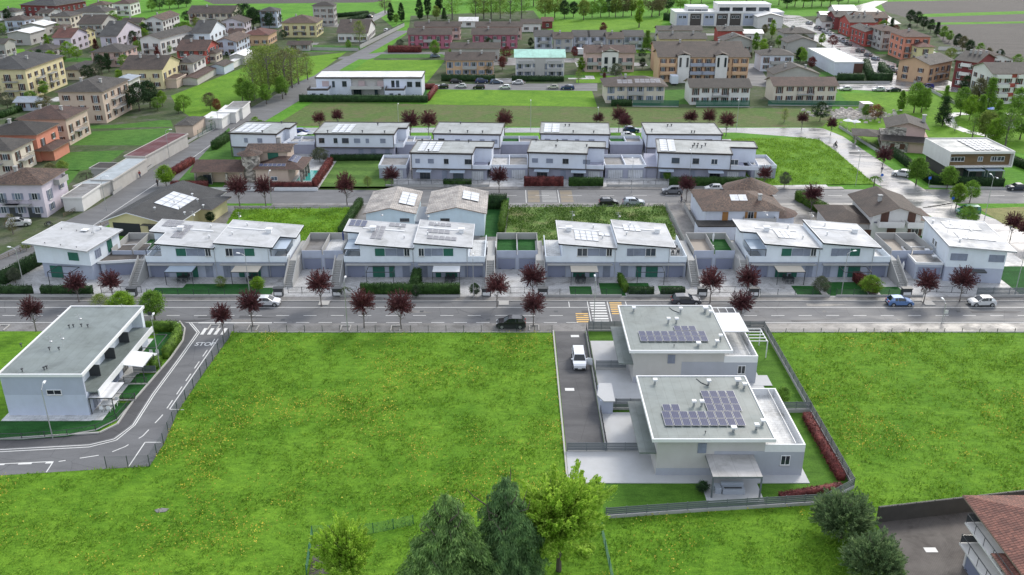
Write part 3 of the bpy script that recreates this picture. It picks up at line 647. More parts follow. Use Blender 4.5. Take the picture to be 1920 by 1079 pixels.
def car(label, x, y, rz, kind='hatch', col=(0.75, 0.76, 0.77), cat='car', name='parked_car', group='cars parked along the streets', fine=True):
    L, W, H, wr, wx, bo, ca = CARS[kind]; x0 = L / 2; body, cab, roof, ty, rim, hl, tl, pl, mir = cached(('car', kind, col), lambda: car_parts(kind, col))
    o = empty(name, (x, y, 0.012 if y < 400 else 0.02), rz, label, cat, group)
    put('body', body, o); put('cabin_window', cab, o); put('roof', roof, o)
    for s in (-1, 1):
        for cx in wx: t = put('wheel', ty, o, (x0 - cx, s * (W / 2 - 0.08), wr)); put('rim', rim, t)
        put('headlight', hl, o, (x0 - 0.03, s * (W / 2 - 0.33), bo[1][1] - 0.02)) if s > 0 else put('headlight', cached(('hlm', kind, col), lambda: hl), o, (x0 - 0.03, s * (W / 2 - 0.33), bo[1][1] - 0.02), sc=(1, -1, 1))
        put('tail_light', tl, o, (-x0 + 0.02, s * (W / 2 - 0.32), bo[4][1] - 0.18)); put('mirror', mir, o, (x0 - ca[0][0] - 0.35, s * (W / 2 + 0.08), bo[3][1] - 0.02))
    put('number_plate', pl, o, (x0 + 0.035, 0, 0.4)); put('number_plate', pl, o, (-x0 - 0.035, 0, 0.62))
    return o
SKIN = simple('skin', (0.45, 0.27, 0.19), 0.6)
def person(label, x, y, rz, top, legs, h=1.72, pose='walk', z=0.0):
    """one continuous skinned body; clothes as shells over it"""
    o = empty('person', (x, y, z), rz, label, 'person'); k = h / 1.75
    J = {'pel': (0, 0, .95), 'che': (0.02, 0, 1.3), 'nek': (0.03, 0, 1.5), 'hea': (0.05, 0, 1.63), 'top': (0.05, 0, 1.73), 'hl': (0.02, .1, .9), 'kl': (0.16, .1, .5), 'al': (0.12, .1, .08), 'tl': (0.27, .1, .04),
         'hr': (-0.02, -.1, .9), 'kr': (0.0, -.1, .5), 'ar': (-0.25, -.1, .1), 'tr': (-0.12, -.1, .04), 'sl': (0, .19, 1.42), 'el': (-0.1, .24, 1.14), 'wl': (0.05, .25, .9), 'gl': (0.09, .25, .82), 'sr': (0, -.19, 1.42), 'er': (0.08, -.24, 1.14), 'wr': (0.22, -.22, .95), 'gr': (0.27, -.22, .88)}
    if pose == 'ride': J.update({'pel': (-.15, 0, .98), 'che': (0.1, 0, 1.25), 'nek': (0.2, 0, 1.42), 'hea': (0.26, 0, 1.55), 'top': (0.27, 0, 1.66), 'hl': (-.1, .1, .95), 'kl': (0.25, .12, .75), 'al': (0.1, .12, .35), 'tl': (0.24, .12, .3), 'hr': (-.1, -.1, .95), 'kr': (0.2, -.12, .6), 'ar': (0.0, -.12, .2), 'tr': (0.14, -.12, .16),
                                 'sl': (0.12, .18, 1.36), 'el': (0.28, .24, 1.18), 'wl': (0.45, .24, 1.05), 'gl': (0.52, .24, 1.04), 'sr': (0.12, -.18, 1.36), 'er': (0.28, -.24, 1.18), 'wr': (0.45, -.24, 1.05), 'gr': (0.52, -.24, 1.04)})
    E_ = [('pel', 'che'), ('che', 'nek'), ('nek', 'hea'), ('hea', 'top'), ('pel', 'hl'), ('hl', 'kl'), ('kl', 'al'), ('al', 'tl'), ('pel', 'hr'), ('hr', 'kr'), ('kr', 'ar'), ('ar', 'tr'), ('che', 'sl'), ('sl', 'el'), ('el', 'wl'), ('wl', 'gl'), ('che', 'sr'), ('sr', 'er'), ('er', 'wr'), ('wr', 'gr')]
    rad = dict(pel=.14, che=.15, nek=.06, hea=.1, top=.07, hl=.095, kl=.065, al=.045, tl=.035, hr=.095, kr=.065, ar=.045, tr=.035, sl=.07, el=.045, wl=.03, gl=.035, sr=.07, er=.045, wr=.03, gr=.035)
    def skinned(name, keys, ext, mat):
        me = bpy.data.meshes.new(name); ks = [a for a in J if a in keys]; me.from_pydata([tuple(c * k for c in J[a]) for a in ks], [(ks.index(a), ks.index(b)) for a, b in E_ if a in ks and b in ks], []); me.materials.append(mat)
        ob = put(name, me, o); sk = ob.modifiers.new('skin', 'SKIN'); me.skin_vertices or None
        for i, a in enumerate(ks): me.skin_vertices[0].data[i].radius = ((rad[a] + ext) * k,) * 2
        ob.modifiers.new('smooth', 'SUBSURF').render_levels = 1; return ob
    skinned('body', list(J), 0, SKIN)
    skinned('jacket', ['pel', 'che', 'sl', 'el', 'wl', 'sr', 'er', 'wr'], .018, top); skinned('trousers', ['pel', 'hl', 'kl', 'al', 'hr', 'kr', 'ar'], .014, legs)
    MB().ball((J['hea'][0] * k - .02, 0, (J['hea'][2] + .05) * k), .115 * k, sz=1.0).build('hair', simple('dark_hair', (0.03, 0.02, 0.015), 0.7), o)
    return o
# ---------------------------------------------------------------- the setting: ground, fields, roads, pavements, markings
GR_FAR = lawn((0.07, 0.2, 0.02), (0.12, 0.29, 0.03)); GR_NEAR = lawn((0.085, 0.2, 0.014), (0.15, 0.29, 0.026), key='meadow')
GR_FALLOW = lawn((0.085, 0.15, 0.04), (0.12, 0.14, 0.06), dry=(0.15, 0.125, 0.075), key='fallow'); GR_LAWN = lawn((0.05, 0.14, 0.025), (0.08, 0.18, 0.035), key='lawn', scale=0.6)
GR_TURF = lawn((0.018, 0.085, 0.02), (0.028, 0.11, 0.03), key='turf', scale=0.5); GR_SOFT = lawn((0.085, 0.17, 0.04), (0.11, 0.2, 0.05), key='soft', rows=0.05)
GR_YARD = lawn((0.04, 0.08, 0.025), (0.10, 0.11, 0.07), dry=(0.14, 0.135, 0.12), key='yard'); GR_DRY = lawn((0.2, 0.22, 0.09), (0.28, 0.25, 0.13), key='dry')
GR_SCRUB = lawn((0.1, 0.2, 0.05), (0.2, 0.27, 0.09), dry=(0.33, 0.28, 0.16), key='scrub', scale=2)
ASPH = asphalt((0.13, 0.132, 0.137), 0.25); ASPHD = asphalt((0.07, 0.07, 0.074), 0.3, key='asphd'); ASPHW = asphalt((0.2, 0.2, 0.205), 1.3, key='asphw', spec=1.0)
PAVE = paving((0.5, 0.5, 0.5), 0.7); PAVEW = paving((0.62, 0.63, 0.63), 0.8, 0.6); PAVES = plaster((.47, .48, .49), .7, .1); GR_PLOT = lawn((.06, .15, .018), (.085, .18, .025), key='plot', scale=.5); PAVED = paving((0.22, 0.21, 0.2), 0.5, 0.6, 0.25); COBB = paving((0.13, 0.115, 0.105), 0.22, 0.85, 0.1)
PWHITE = flat((0.66, 0.66, 0.64), 0.6, var=0.2, name='road_paint'); PYOLD = flat((.3, .23, .13), .6, var=.3); PWOLD = flat((.33, .33, .32), .6, var=.3); PYEL = flat((0.68, 0.42, 0.12), 0.6, var=0.2, name='road_paint'); KERB = flat((0.42, 0.41, 0.39), 0.85, name='kerbstone')
SOIL = soil((0.055, 0.05, 0.046), 0.08); POOLW = simple('pool_water', (0.05, 0.35, 0.32), 0.05)

MB().box(-2500, -200, -0.5, 2500, 7000, 0).build('ground', GR_FAR, kind='structure')
sheet('meadow', [(-130, 40), (130, 40), (130, 120.6), (-130, 120.6)], 0.006, GR_NEAR, px=False)
sheet('street', [(-400, 123.3), (400, 123.3), (400, 131.5), (-400, 131.5)], 0.012, ASPH, px=False)
sheet('pavement', [(-400, 120.6), (400, 120.6), (400, 123.3), (-400, 123.3)], 0.016, PAVED, px=False)
def kerb_strip(pts, w=0.14, h=0.12, px=True, name='kerb', mat=None):
    P = [G(*p) for p in pts] if px else pts; m = MB()
    for (ax, ay), (bx, by) in zip(P, P[1:]):
        L = math.hypot(bx - ax, by - ay); nx, ny = -(by - ay) / L * w / 2, (bx - ax) / L * w / 2
        m.prism([(ax - nx, ay - ny), (bx - nx, by - ny), (bx + nx, by + ny), (ax + nx, ay + ny)], 0, h)
    return m.build(name, mat or KERB, kind='structure')
MB().box(-88, 131.5, 0, 90, 133.0, 0.12).build('pavement', PAVED, kind='structure'); kerb_strip([(-88, 131.43), (90, 131.43)], px=False, h=0.135)
yards = MB().box(-85, 133.0, 0.004, 90, 156, 0.13).build('yard_paving', PAVE, kind='structure')
def stroke(pts, w, mat, z=0.022, dash=None, px=True, m=None):
    P = [G(*p) for p in pts] if px else pts; m = m or MB(); on = True; left = dash[0] if dash else 1e9
    for (ax, ay), (bx, by) in zip(P, P[1:]):
        L = math.hypot(bx - ax, by - ay); ux, uy = (bx - ax) / L, (by - ay) / L; nx, ny = -uy * w / 2, ux * w / 2; t = 0
        while t < L - 1e-6:
            s = min(left, L - t)
            if on:
                a, b = t, t + s; q = [(ax + ux * a - nx, ay + uy * a - ny, z), (ax + ux * b - nx, ay + uy * b - ny, z), (ax + ux * b + nx, ay + uy * b + ny, z), (ax + ux * a + nx, ay + uy * a + ny, z)]
                m.poly([q[0], q[1], q[2], q[3]])
            t += s; left -= s
            if left < 1e-6 and dash: on = not on; left = dash[0] if on else dash[1]
    return m
mk = MB(); stroke([(-200, 129.1), (13.5, 129.1)], .14, None, px=False, m=mk); stroke([(24, 129.1), (200, 129.1)], .14, None, px=False, m=mk)
stroke([(-200, 126.1), (11.0, 126.1)], .13, None, dash=(2.0, 2.2), px=False, m=mk); stroke([(23, 126.1), (200, 126.1)], .13, None, dash=(2.0, 2.2), px=False, m=mk)
stroke([(-200, 123.6), (-47, 123.6)], .13, None, px=False, m=mk); stroke([(-36, 123.6), (10, 123.6)], .13, None, dash=(2.0, 1.4), px=False, m=mk); stroke([(28, 123.6), (200, 123.6)], .13, None, px=False, m=mk)
for i in range(8): y = 123.75 + i * 0.97; mk.poly([(x, yy, .022) for x, yy in ((12.3, y), (14.7, y), (14.7, y + .5), (12.3, y + .5))])
for x in (11.95, 15.1): stroke([(x, 123.6), (x, 131.4)], .12, None, px=False, m=mk)
for x in (9.0, 18.0): stroke([(x, 129.1), (x, 131.4)], .12, None, px=False, m=mk)
mk.build('road_markings', PWHITE, kind='structure')
my = MB()
for i in range(5): y = 123.7 + i * 0.72; my.poly([(9.8, y, .022), (11.7, y, .022), (11.7, y + .36, .022), (9.8, y + .36, .022)])
for i in range(6): y = 126.6 + i * 0.8; my.poly([(15.4, y, .022), (17.3, y, .022), (17.3, y + .4, .022), (15.4, y + .4, .022)])
my.build('yellow_markings', PYEL, kind='structure')
# side street at lower left
sheet('side_street', [(337, 604), (337, 608), (353, 622), (300, 700), (213, 800), (167, 822), (0, 832), (-160, 838), (-160, 905), (0, 892), (280, 875), (307, 833), (333, 773), (377, 707), (430, 633), (440, 606)], 0.02, ASPH)
sheet('side_pavement', [(337, 604), (347, 617), (343, 640), (320, 673), (247, 757), (220, 797), (187, 813), (0, 825), (-160, 832), (-160, 846), (0, 841), (167, 832), (213, 821), (246, 796), (283, 739), (333, 672), (367, 624), (353, 606)], 0.03, ASPHD)
kerb_strip([(337, 604), (347, 617), (343, 640), (320, 673), (247, 757), (220, 797), (187, 813), (0, 825), (-160, 832)], 0.2, 0.2)
mk = MB()
for off in (0, 4): stroke([(355 + off, 606), (370 + off, 624), (336 + off, 672), (286 + off, 740), (249 + off, 798), (214 + off, 824 + off * .6), (167, 835 + off), (0, 844 + off), (-160, 848 + off)], .13, None, z=.036, m=mk)
stroke([(409, 636), (318, 768), (345, 769)], .13, None, z=.026, m=mk); stroke([(403, 636), (303, 781), (268, 818), (235, 838), (200, 852), (110, 866)], .13, None, z=.026, dash=(2, 1.5), m=mk)
stroke([(302, 830), (272, 830), (241, 876)], .13, None, z=.026, m=mk); stroke([(-120, 876), (100, 866), (87, 886)], .13, None, z=.026, m=mk); stroke([(-120, 876), (98, 868)], .3, None, z=.025, dash=(1.5, 1.5), m=mk)
for x in (375, 388, 400, 413): a, b = G(x, 628), G(x + 8, 616); mk.poly([(a[0], a[1], .026), (a[0] + .5, a[1], .026), (b[0] + .5, b[1], .026), (b[0], b[1], .026)])
stroke([(-47.3, 123.5), (-36.2, 123.5)], .3, None, z=.026, px=False, m=mk); mk.build('side_street_markings', PWHITE, kind='structure')
tc = bpy.data.curves.new('stop', 'FONT'); tc.body = 'STOP'; tc.size = 1.35; tc.align_x = 'CENTER'; tc.offset = 0.03; tc.materials.append(PWHITE)
to = put('stop_marking', tc, None, (*G(383, 649), .045), 0, 'structure'); to.scale = (0.9, 1.15, 1)
# plots of the two near houses
sheet('driveway', [(6.3, 88.9), (10.8, 88.9), (10.8, 120.6), (6.3, 120.6)], 0.024, ASPHD, px=False)
MB().box(6.0, 82.6, 0, 6.2, 120.6, 0.22).build('plot_kerb', KERB, kind='structure')
sheet('garden_lawn', [(9.6, 76.9), (20.4, 78.2), (33, 79.4), (37, 82), (37.1, 121.4), (11, 121.4), (11, 83), (9.6, 83)], 0.014, GR_PLOT, px=False)
MB().prism([(6.25, 82.7), (32.6, 82.7), (32.6, 96.5), (26, 97.5), (11, 97.5), (11, 88.8), (6.25, 88.8)], 0, 0.1).build('terrace_paving', PAVES, kind='structure')
MB().box(20.7, 79.2, 0, 26.8, 82.69, 0.1).build('terrace_paving', PAVES, kind='structure')
MB().box(11.3, 99.6, 0, 33, 117.3, 0.1).box(31.6, 104.2, .09, 34.2, 107, 0.12).build('terrace_paving', PAVES, kind='structure')
MB().prism([(37.4, 55), (60, 55), (60, 79.8), (37.4, 75.9)], 0, 0.03).build('courtyard', COBB, kind='structure')
# far side: second street, third street and the diagonal roads
sheet('street', [(-66, 181.5), (250, 181.5), (250, 191.5), (-66, 191.5)], 0.012, ASPH, px=False)
MB().box(-64, 191.5, 0, 73, 193.2, 0.12).build('pavement', PAVED, kind='structure'); MB().box(-50, 179.8, 0, 73, 181.5, 0.12).build('pavement', PAVED, kind='structure')
MB().box(-64, 193.2, 0.004, 70, 236, 0.115).build('yard_paving', PAVE, kind='structure')
MB().box(-72, 156, 0, 65, 179.8, 0.09).build('yard_paving', PAVED, kind='structure')
sheet('street', [(520, 249), (1380, 249), (1500, 258), (1700, 380), (1920, 505), (2100, 610), (2400, 610), (1760, 372), (1700, 335), (1560, 243), (1530, 240), (530, 240)], 0.016, ASPHW)
diag = [(-200, 560), (0, 478), (185, 384), (330, 285), (465, 205), (745, 58), (768, 58), (640, 130), (580, 178), (440, 262), (320, 350), (110, 480), (0, 535), (-200, 640)]
sheet('diagonal_road', diag, 0.02, ASPH)
mk = MB(); stroke([(-40, 525), (150, 440), (300, 340), (440, 240)], .13, None, z=.026, m=mk)
for x in (-1.9, -0.2, 1.0): pass
stroke([(-30, 187), (130, 187)], .12, None, dash=(3, 4), px=False, m=mk); stroke([(3, 182), (3, 191)], .12, None, px=False, m=mk); stroke([(10, 182), (10, 191)], .12, None, px=False, m=mk); mk.build('far_markings', PWHITE, kind='structure')
my = MB()
for i in range(9):
    y = 182.4 + i * 0.95; my.poly([(3.4, y, .022), (5.9, y, .022), (5.9, y + .45, .022), (3.4, y + .45, .022)]); my.poly([(10.4, y, .022), (13, y, .022), (13, y + .45, .022), (10.4, y + .45, .022)])
my.build('yellow_markings', PYOLD, kind='structure'); my = MB()
for i in range(9): y = 182.4 + i * 0.95; my.poly([(6.4, y, .022), (9.6, y, .022), (9.6, y + .5, .022), (6.4, y + .5, .022)])
for i in range(7): a = G(1722 + i * 9, 392 - i * 1.5); my.poly([(a[0], a[1], .024), (a[0] + 3.2, a[1] + .8, .024), (a[0] + 3.2, a[1] + 1.4, .024), (a[0], a[1] + .6, .024)])
my.build('crossing_markings', PWOLD, kind='structure')
# green plots and village ground (photo outlines of each plot)
for nm, pts, z, mat in [
    ('grass_field', [(440, 394), (662, 391), (640, 462), (400, 462)], .1, GR_NEAR), ('overgrown_field', [(955, 390), (1245, 388), (1275, 458), (945, 462)], .1, GR_SCRUB),
    ('garden_lawn', [(905, 375), (955, 372), (945, 445), (900, 445)], .1, GR_TURF), ('grass_field', [(1370, 262), (1500, 259), (1535, 263), (1565, 283), (1640, 346), (1440, 349), (1395, 330)], .12, GR_NEAR),
    ('garden_lawn', [(632, 302), (738, 301), (738, 357), (597, 356)], .12, GR_SOFT), ('garden_lawn', [(330, 345), (450, 350), (430, 240), (400, 270)], .118, GR_LAWN),
    ('fallow_field', [(512, 237), (590, 190), (830, 197), (1120, 201), (1590, 205), (1660, 236), (1530, 239)], .03, GR_FALLOW),
    ('grass_field', [(815, 168), (1110, 171), (1120, 201), (800, 196)], .034, GR_NEAR), ('village_ground', [(-400, 660), (-150, 590), (185, 384), (465, 205), (745, 58), (700, 22), (590, 40), (300, 48), (-100, 12), (-900, 200)], .008, GR_YARD),
    ('village_ground', [(765, 62), (770, 30), (1000, 20), (1030, 60), (1250, 62), (1260, 40), (1540, 30), (1650, 20), (2300, 150), (2300, 230), (1920, 195), (1560, 165), (1560, 205), (1110, 205), (1110, 165), (690, 170), (690, 120)], .01, GR_YARD),
    ('grass_field', [(335, 205), (320, 180), (480, 118), (650, 98), (590, 142), (470, 190), (445, 205), (360, 222)], .022, GR_NEAR), ('garden_lawn', [(175, 247), (325, 240), (290, 273), (130, 273)], .022, GR_LAWN),
    ('garden_lawn', [(125, 286), (236, 282), (205, 306), (150, 322), (95, 318)], .022, GR_LAWN), ('garden_lawn', [(105, 320), (150, 320), (125, 352), (95, 345)], .022, GR_LAWN), ('garden_lawn', [(160, 236), (225, 234), (300, 226), (320, 226), (325, 238), (160, 242)], .02, GR_LAWN),
    ('grass_field', [(-60, 92), (45, 92), (60, 118), (-60, 118)], .014, GR_NEAR), ('garden_lawn', [(585, 85), (700, 88), (650, 98), (500, 98)], .016, GR_LAWN),
    ('grass_field', [(690, 113), (835, 113), (800, 156), (720, 155), (650, 140)], .03, GR_NEAR), ('grass_verge', [(715, 102), (830, 102), (835, 108), (700, 110)], .03, GR_LAWN),
    ('garden_lawn', [(690, 170), (800, 168), (800, 192), (585, 192), (590, 182)], .03, GR_TURF), ('garden_lawn', [(1080, 135), (1225, 133), (1225, 156), (1080, 156)], .03, GR_NEAR), ('garden_lawn', [(1230, 170), (1290, 168), (1310, 196), (1240, 196)], .03, GR_LAWN),
    ('park_lawn', [(1575, 176), (1760, 170), (1830, 178), (1920, 195), (2200, 230), (2200, 330), (1740, 262), (1660, 236), (1600, 206)], .03, GR_NEAR), ('park_lawn', [(1575, 206), (1640, 205), (1760, 285), (1640, 280), (1540, 240)], .034, GR_NEAR),
    ('gravel_heap_ground', [(1570, 206), (1600, 205), (1625, 218), (1610, 224), (1585, 218)], .05, PAVED), ('dry_verge', [(1835, 392), (1925, 388), (2100, 460), (1960, 450), (1880, 420)], .03, GR_DRY),
    ('grass_bank', [(1035, 38), (1245, 36), (1235, 60), (1040, 60)], .016, GR_NEAR), ('ploughed_field', [(1650, 4), (2500, -15), (2900, 260), (1995, 152), (1770, 82), (1740, 45), (1660, 22)], .012, SOIL), ('grass_strip', [(1718, 27), (2300, 10), (2300, 14), (1722, 33)], .02, GR_FAR),
    ('grass_strip', [(1738, 43), (2300, 35), (2300, 38), (1745, 47)], .02, GR_FAR), ('ploughed_field', [(380, 0), (760, -8), (700, 5), (400, 8)], .012, SOIL), ('car_park', [(1380, 118), (1420, 120), (1450, 165), (1400, 160)], .02, ASPH),
    ('far_street', [(640, 178), (800, 158), (1120, 157), (1120, 171), (800, 168)], .024, ASPH), ('far_street', [(1420, 170), (1570, 160), (1840, 178), (1840, 172), (1760, 165), (1590, 158)], .028, ASPHW),
    ('far_street', [(1470, 28), (1500, 30), (1620, 90), (1650, 110), (1840, 172), (1760, 174), (1570, 168), (1560, 160), (1640, 158), (1660, 145), (1560, 95), (1455, 38)], .024, ASPHW), ('country_lane', [(1590, 15), (1640, 2), (1665, 2), (1640, 14), (1690, 45), (1660, 48), (1600, 25)], .024, ASPHW),
    ('far_street', [(620, 110), (720, 98), (900, 98), (900, 103), (720, 104), (690, 112)], .022, ASPH), ('far_street', [(1045, 92), (1230, 90), (1230, 96), (1045, 98)], .02, ASPH), ('country_lane', [(590, 43), (660, 46), (720, 20), (735, 22), (680, 52), (590, 50)], .014, PAVED)]:
    sheet(nm, pts, z, mat)
pts = [(1920, 175), (1880, 222), (1830, 216), (1800, 214), (1780, 222), (1792, 240), (1815, 247), (1850, 252)]
m = stroke([(1778 + 0, 222), (1790, 214), (1815, 214)], 3, None, z=.05); stroke([(1778, 222), (1785, 236), (1815, 248), (1860, 256)], 3, None, z=.052, m=m); stroke([(1860, 214), (1910, 214), (1990, 220)], 3, None, z=.054, m=m); stroke([(1860, 228), (1920, 240), (1990, 245)], 6, None, z=.056, m=m); m.build('park_path', PAVEW, kind='structure')
# duplex gardens along the main street
TURF_Z = .136
for x0, x1, y0, y1 in [(-58.5, -38.8, 133.3, 136.6), (-54, -42, 136.6, 138.2), (9.4, 13, 133.3, 137.2), (14.4, 18.3, 133.3, 138.6), (19.2, 22.6, 134.5, 138.6), (24, 28, 133.3, 137.4), (46, 50, 133.3, 137.4), (51, 57.5, 133.3, 139), (59.5, 63.5, 133.3, 137), (82, 92, 133.3, 146), (-20, -12, 136.6, 137.6)]:
    sheet('front_lawn', [(x0, y0), (x1, y0), (x1, y1), (x0, y1)], TURF_Z, GR_TURF, px=False)
for x, y in [(-44.5, 121.6), (-38.6, 121.4), (-24.8, 121.3), (-17.3, 121.3), (3.3, 121.4), (35.2, 121.5), (-76, 121.5)]:
    m = MB()
    for a, b, c, d in ((x - .75, y - .7, x - .6, y + 1.2), (x + .6, y - .7, x + .75, y + 1.2)): m.box(a, b, 0, c, d, .14)
    m.box(x - .6, y + 1.05, 0, x + .6, y + 1.2, .14); m.build('kerb', KERB, kind='structure')
for x in (-29.7, -1.3, 65.8, 73.6): MB().box(x - .8, 129.8, 0, x + .8, 131.4, .14).build('kerb', KERB, kind='structure')
# ---------------------------------------------------------------- fences and small street things used by the plots
MESHG = flat((0.03, 0.05, 0.045), 0.6); SLATG = flat((0.13, 0.15, 0.165), 0.55)
def fence(label, pts, h=1.2, kind='rail', wall=0.4, px=False, step=2.0, cat='fence', name='fence', z=0.0, col=None, wcol=None):
    """posts (each a part), one panel run, and the low wall under it"""
    P = [G(*p) for p in pts] if px else pts; c = col or {'rail': MDARK, 'slat': SLATG, 'mesh': MESHG, 'wood': flat((0.16, 0.12, 0.08), 0.85)}[kind]
    o = empty(name, (P[0][0], P[0][1], z), 0, label, cat); X, Y = P[0]; Q = [(x - X, y - Y) for x, y in P]; w = MB(); m = MB()
    ps = 0; pm = cached(('post', kind, h, wall, c.name), lambda: MB().box(-.035, -.035, wall, .035, .035, wall + h + .05).mesh('post', [c]))
    for (ax, ay), (bx, by) in zip(Q, Q[1:]):
        L = math.hypot(bx - ax, by - ay); ux, uy = (bx - ax) / L, (by - ay) / L; t = 0.11
        if wall: w.prism([(ax + uy * t, ay - ux * t), (bx + uy * t, by - ux * t), (bx - uy * t, by + ux * t), (ax - uy * t, ay + ux * t)], 0, wall)
        n = max(1, round(L / step)); a = math.atan2(uy, ux)
        for i in range(n + 1):
            if ps < 60: put('post', pm, o, (ax + ux * L * i / n, ay + uy * L * i / n, 0), a); ps += 1
        def bar(z0, z1, th):
            m.hexa([(ax + uy * th, ay - ux * th, z0), (bx + uy * th, by - ux * th, z0), (bx - uy * th, by + ux * th, z0), (ax - uy * th, ay + ux * th, z0)] + [(ax + uy * th, ay - ux * th, z1), (bx + uy * th, by - ux * th, z1), (bx - uy * th, by + ux * th, z1), (ax - uy * th, ay + ux * th, z1)])
        if kind == 'slat':
            k = int(h / 0.2)
            for i in range(k): bar(wall + .04 + i * h / k, wall + h / k * (i + 1) - .012, .012)
        elif kind == 'wood':
            for i in range(3): bar(wall + h * (.25 + .3 * i), wall + h * (.33 + .3 * i), .03)
        elif kind == 'mesh' : 
            for i in range(int(h / .13) + 1): bar(wall + .02 + i * .13, wall + .035 + i * .13, .008)
        else:
            bar(wall + h - .05, wall + h, .02); bar(wall + .06, wall + .1, .02)
            for i in range(int(L / .16)): x = .16 * (i + .5); m.tube((ax + ux * x, ay + uy * x, wall + .06), (ax + ux * x, ay + uy * x, wall + h - .04), .012, n=3, cap=False)
    m.build('panel', c, o)
    if wall: w.build('base_wall', wcol or CONC, o)
    return o
def lamp(label, base, h=7.5, arm=1.2, rz=0.0, px=True, double=False):
    x, y = G(*base) if px else base; o = empty('street_lamp', (x, y, 0), rz, label, 'street lamp', 'street lamps')
    MB().tube((0, 0, 0), (0, 0, h), .07, .045, 8).build('pole', METAL, o)
    for s in ((-1, 1) if double else (1,)):
        MB().tube((0, 0, h - .05), (arm * s * .5, 0, h + .25), .035, n=5).tube((arm * s * .5, 0, h + .25), (arm * s, 0, h + .3), .035, n=5).build('arm', METAL, o)
        MB().hexa([(arm * s - .15, -.14, h + .22), (arm * s + .55 * s, -.14, h + .26), (arm * s + .55 * s, .14, h + .26), (arm * s - .15, .14, h + .22), (arm * s - .1, -.1, h + .36), (arm * s + .45 * s, -.1, h + .36), (arm * s + .45 * s, .1, h + .36), (arm * s - .1, .1, h + .36)]).build('lamp_head', MWHITE, o)
    return o
def sign(label, base, h=2.4, shape='round', face=(0.03, 0.1, 0.5), px=True, rz=0.0):
    x, y = G(*base) if px else base; o = empty('road_sign', (x, y, 0), rz, label, 'road sign'); MB().tube((0, 0, 0), (0, 0, h), .035, n=6).build('pole', METAL, o)
    m = MB(); f = simple('sign_face_%.2f_%.2f' % face[:2], face, .4)
    if shape == 'round': m.tube((0, -.04, h - .3), (0, -.07, h - .3), .32, n=16)
    elif shape == 'tri': m.poly([(-.42, -.05, h), (0, -.05, h - .72), (.42, -.05, h)]).poly([(-.42, -.09, h), (0, -.09, h - .72), (.42, -.09, h)])
    else: m.box(-.3, -.07, h - .6, .3, -.04, h)
    m.build('sign_plate', f, o); return o
def pergola(H, x0, x1, y0, y1, z, z0=.12, slats=None, cloth=None, mat=None, th=.09, name='pergola', posts=True):
    """y0 is the outer side (negative is in front of the facade)"""
    mat = mat or MDARK; o = None; m = MB()
    for a, b, c, d in ((x0, y0, x1, y0 + th), (x0, y1 - th, x1, y1), (x0, y0 + th, x0 + th, y1 - th), (x1 - th, y0 + th, x1, y1 - th)): m.box(a, b, z - th, c, d, z)
    if slats:
        n = slats
        for i in range(1, n): x = x0 + (x1 - x0) * i / n; m.box(x - .03, y0 + th, z - .07, x + .03, y1 - th, z - .01)
    o = m.build(name, mat, H.root)
    if posts:
        for px_ in (x0 + th / 2, x1 - th / 2): MB().box(px_ - th / 2, y0 + .003, z0, px_ + th / 2, y0 + th - .003, z - th).build('post', mat, o)
    if cloth: MB().hexa([(x0 + .02, y0 + .02, z + .004), (x1 - .02, y0 + .02, z + .004), (x1 - .02, y1 - .02, z + .02), (x0 + .02, y1 - .02, z + .02), (x0 + .02, y0 + .02, z + .05), (x1 - .02, y0 + .02, z + .05), (x1 - .02, y1 - .02, z + .07), (x0 + .02, y1 - .02, z + .07)]).build('canopy', cloth, o)
    return o
def solar_array(H, x0, y0, nx, ny, z, cw=1.0, ch=1.65, mat=None, dz=(0, 0), gap=0.045, name='solar_panel', tilt=0.0):
    """each module is a part; z may be a function of local x, y"""
    zf = z if callable(z) else (lambda x, y: z); mat = mat or SOLAR; key = ('sol', cw, ch, mat.name, round(zf(1, 0) - zf(0, 0), 3), round(zf(0, 1) - zf(0, 0), 3), tilt)
    def mk():
        m = MB(); a, b = cw / 2 - gap, ch / 2 - gap; h = lambda x, y: (zf(1, 0) - zf(0, 0)) * x + (zf(0, 1) - zf(0, 0) + tilt) * y + tilt * b
        m.hexa([(x, y, h(x, y) + q) for q in (0, .05) for x, y in ((-a, -b), (a, -b), (a, b), (-a, b))], 1)
        m.hexa([(x, y, h(x, y) + q) for q in (.051, .056) for x, y in ((-a + .03, -b + .03), (a - .03, -b + .03), (a - .03, b - .03), (-a + .03, b - .03))], 0)
        return m.mesh(name, [mat, METAL])
    me = cached(key, mk)
    for i in range(nx):
        for j in range(ny): x = x0 + cw * (i + .5); y = y0 + ch * (j + .5); put(name, me, H.root, (x, y, zf(x, y) + .06))
SOLAR = solar((0.028, 0.034, 0.085), w_=0.2, h_=0.2, line=(0.09, 0.1, 0.15)); SOLARD = solar((0.12, 0.115, 0.13), w_=0.25, h_=0.2, line=(0.3, 0.3, 0.31), key='sold'); SOLARL = solar((0.5, 0.52, 0.55), w_=0.9, h_=0.8, line=(0.7, 0.7, 0.7), key='soll')
def vent(H, x, y, z, s=.45, h=.7, dark=False):
    me = cached(('vent', s, h, dark), lambda: MB().tube((0, 0, -.1), (0, 0, h * .7), s * .28, n=8, mi=1).box(-s / 2, -s / 2, h * .7, s / 2, s / 2, h, 0).mesh('vent', [MDARK if dark else MWHITE, MDARK if dark else METAL]))
    put('vent', me, H.root, (x, y, z))
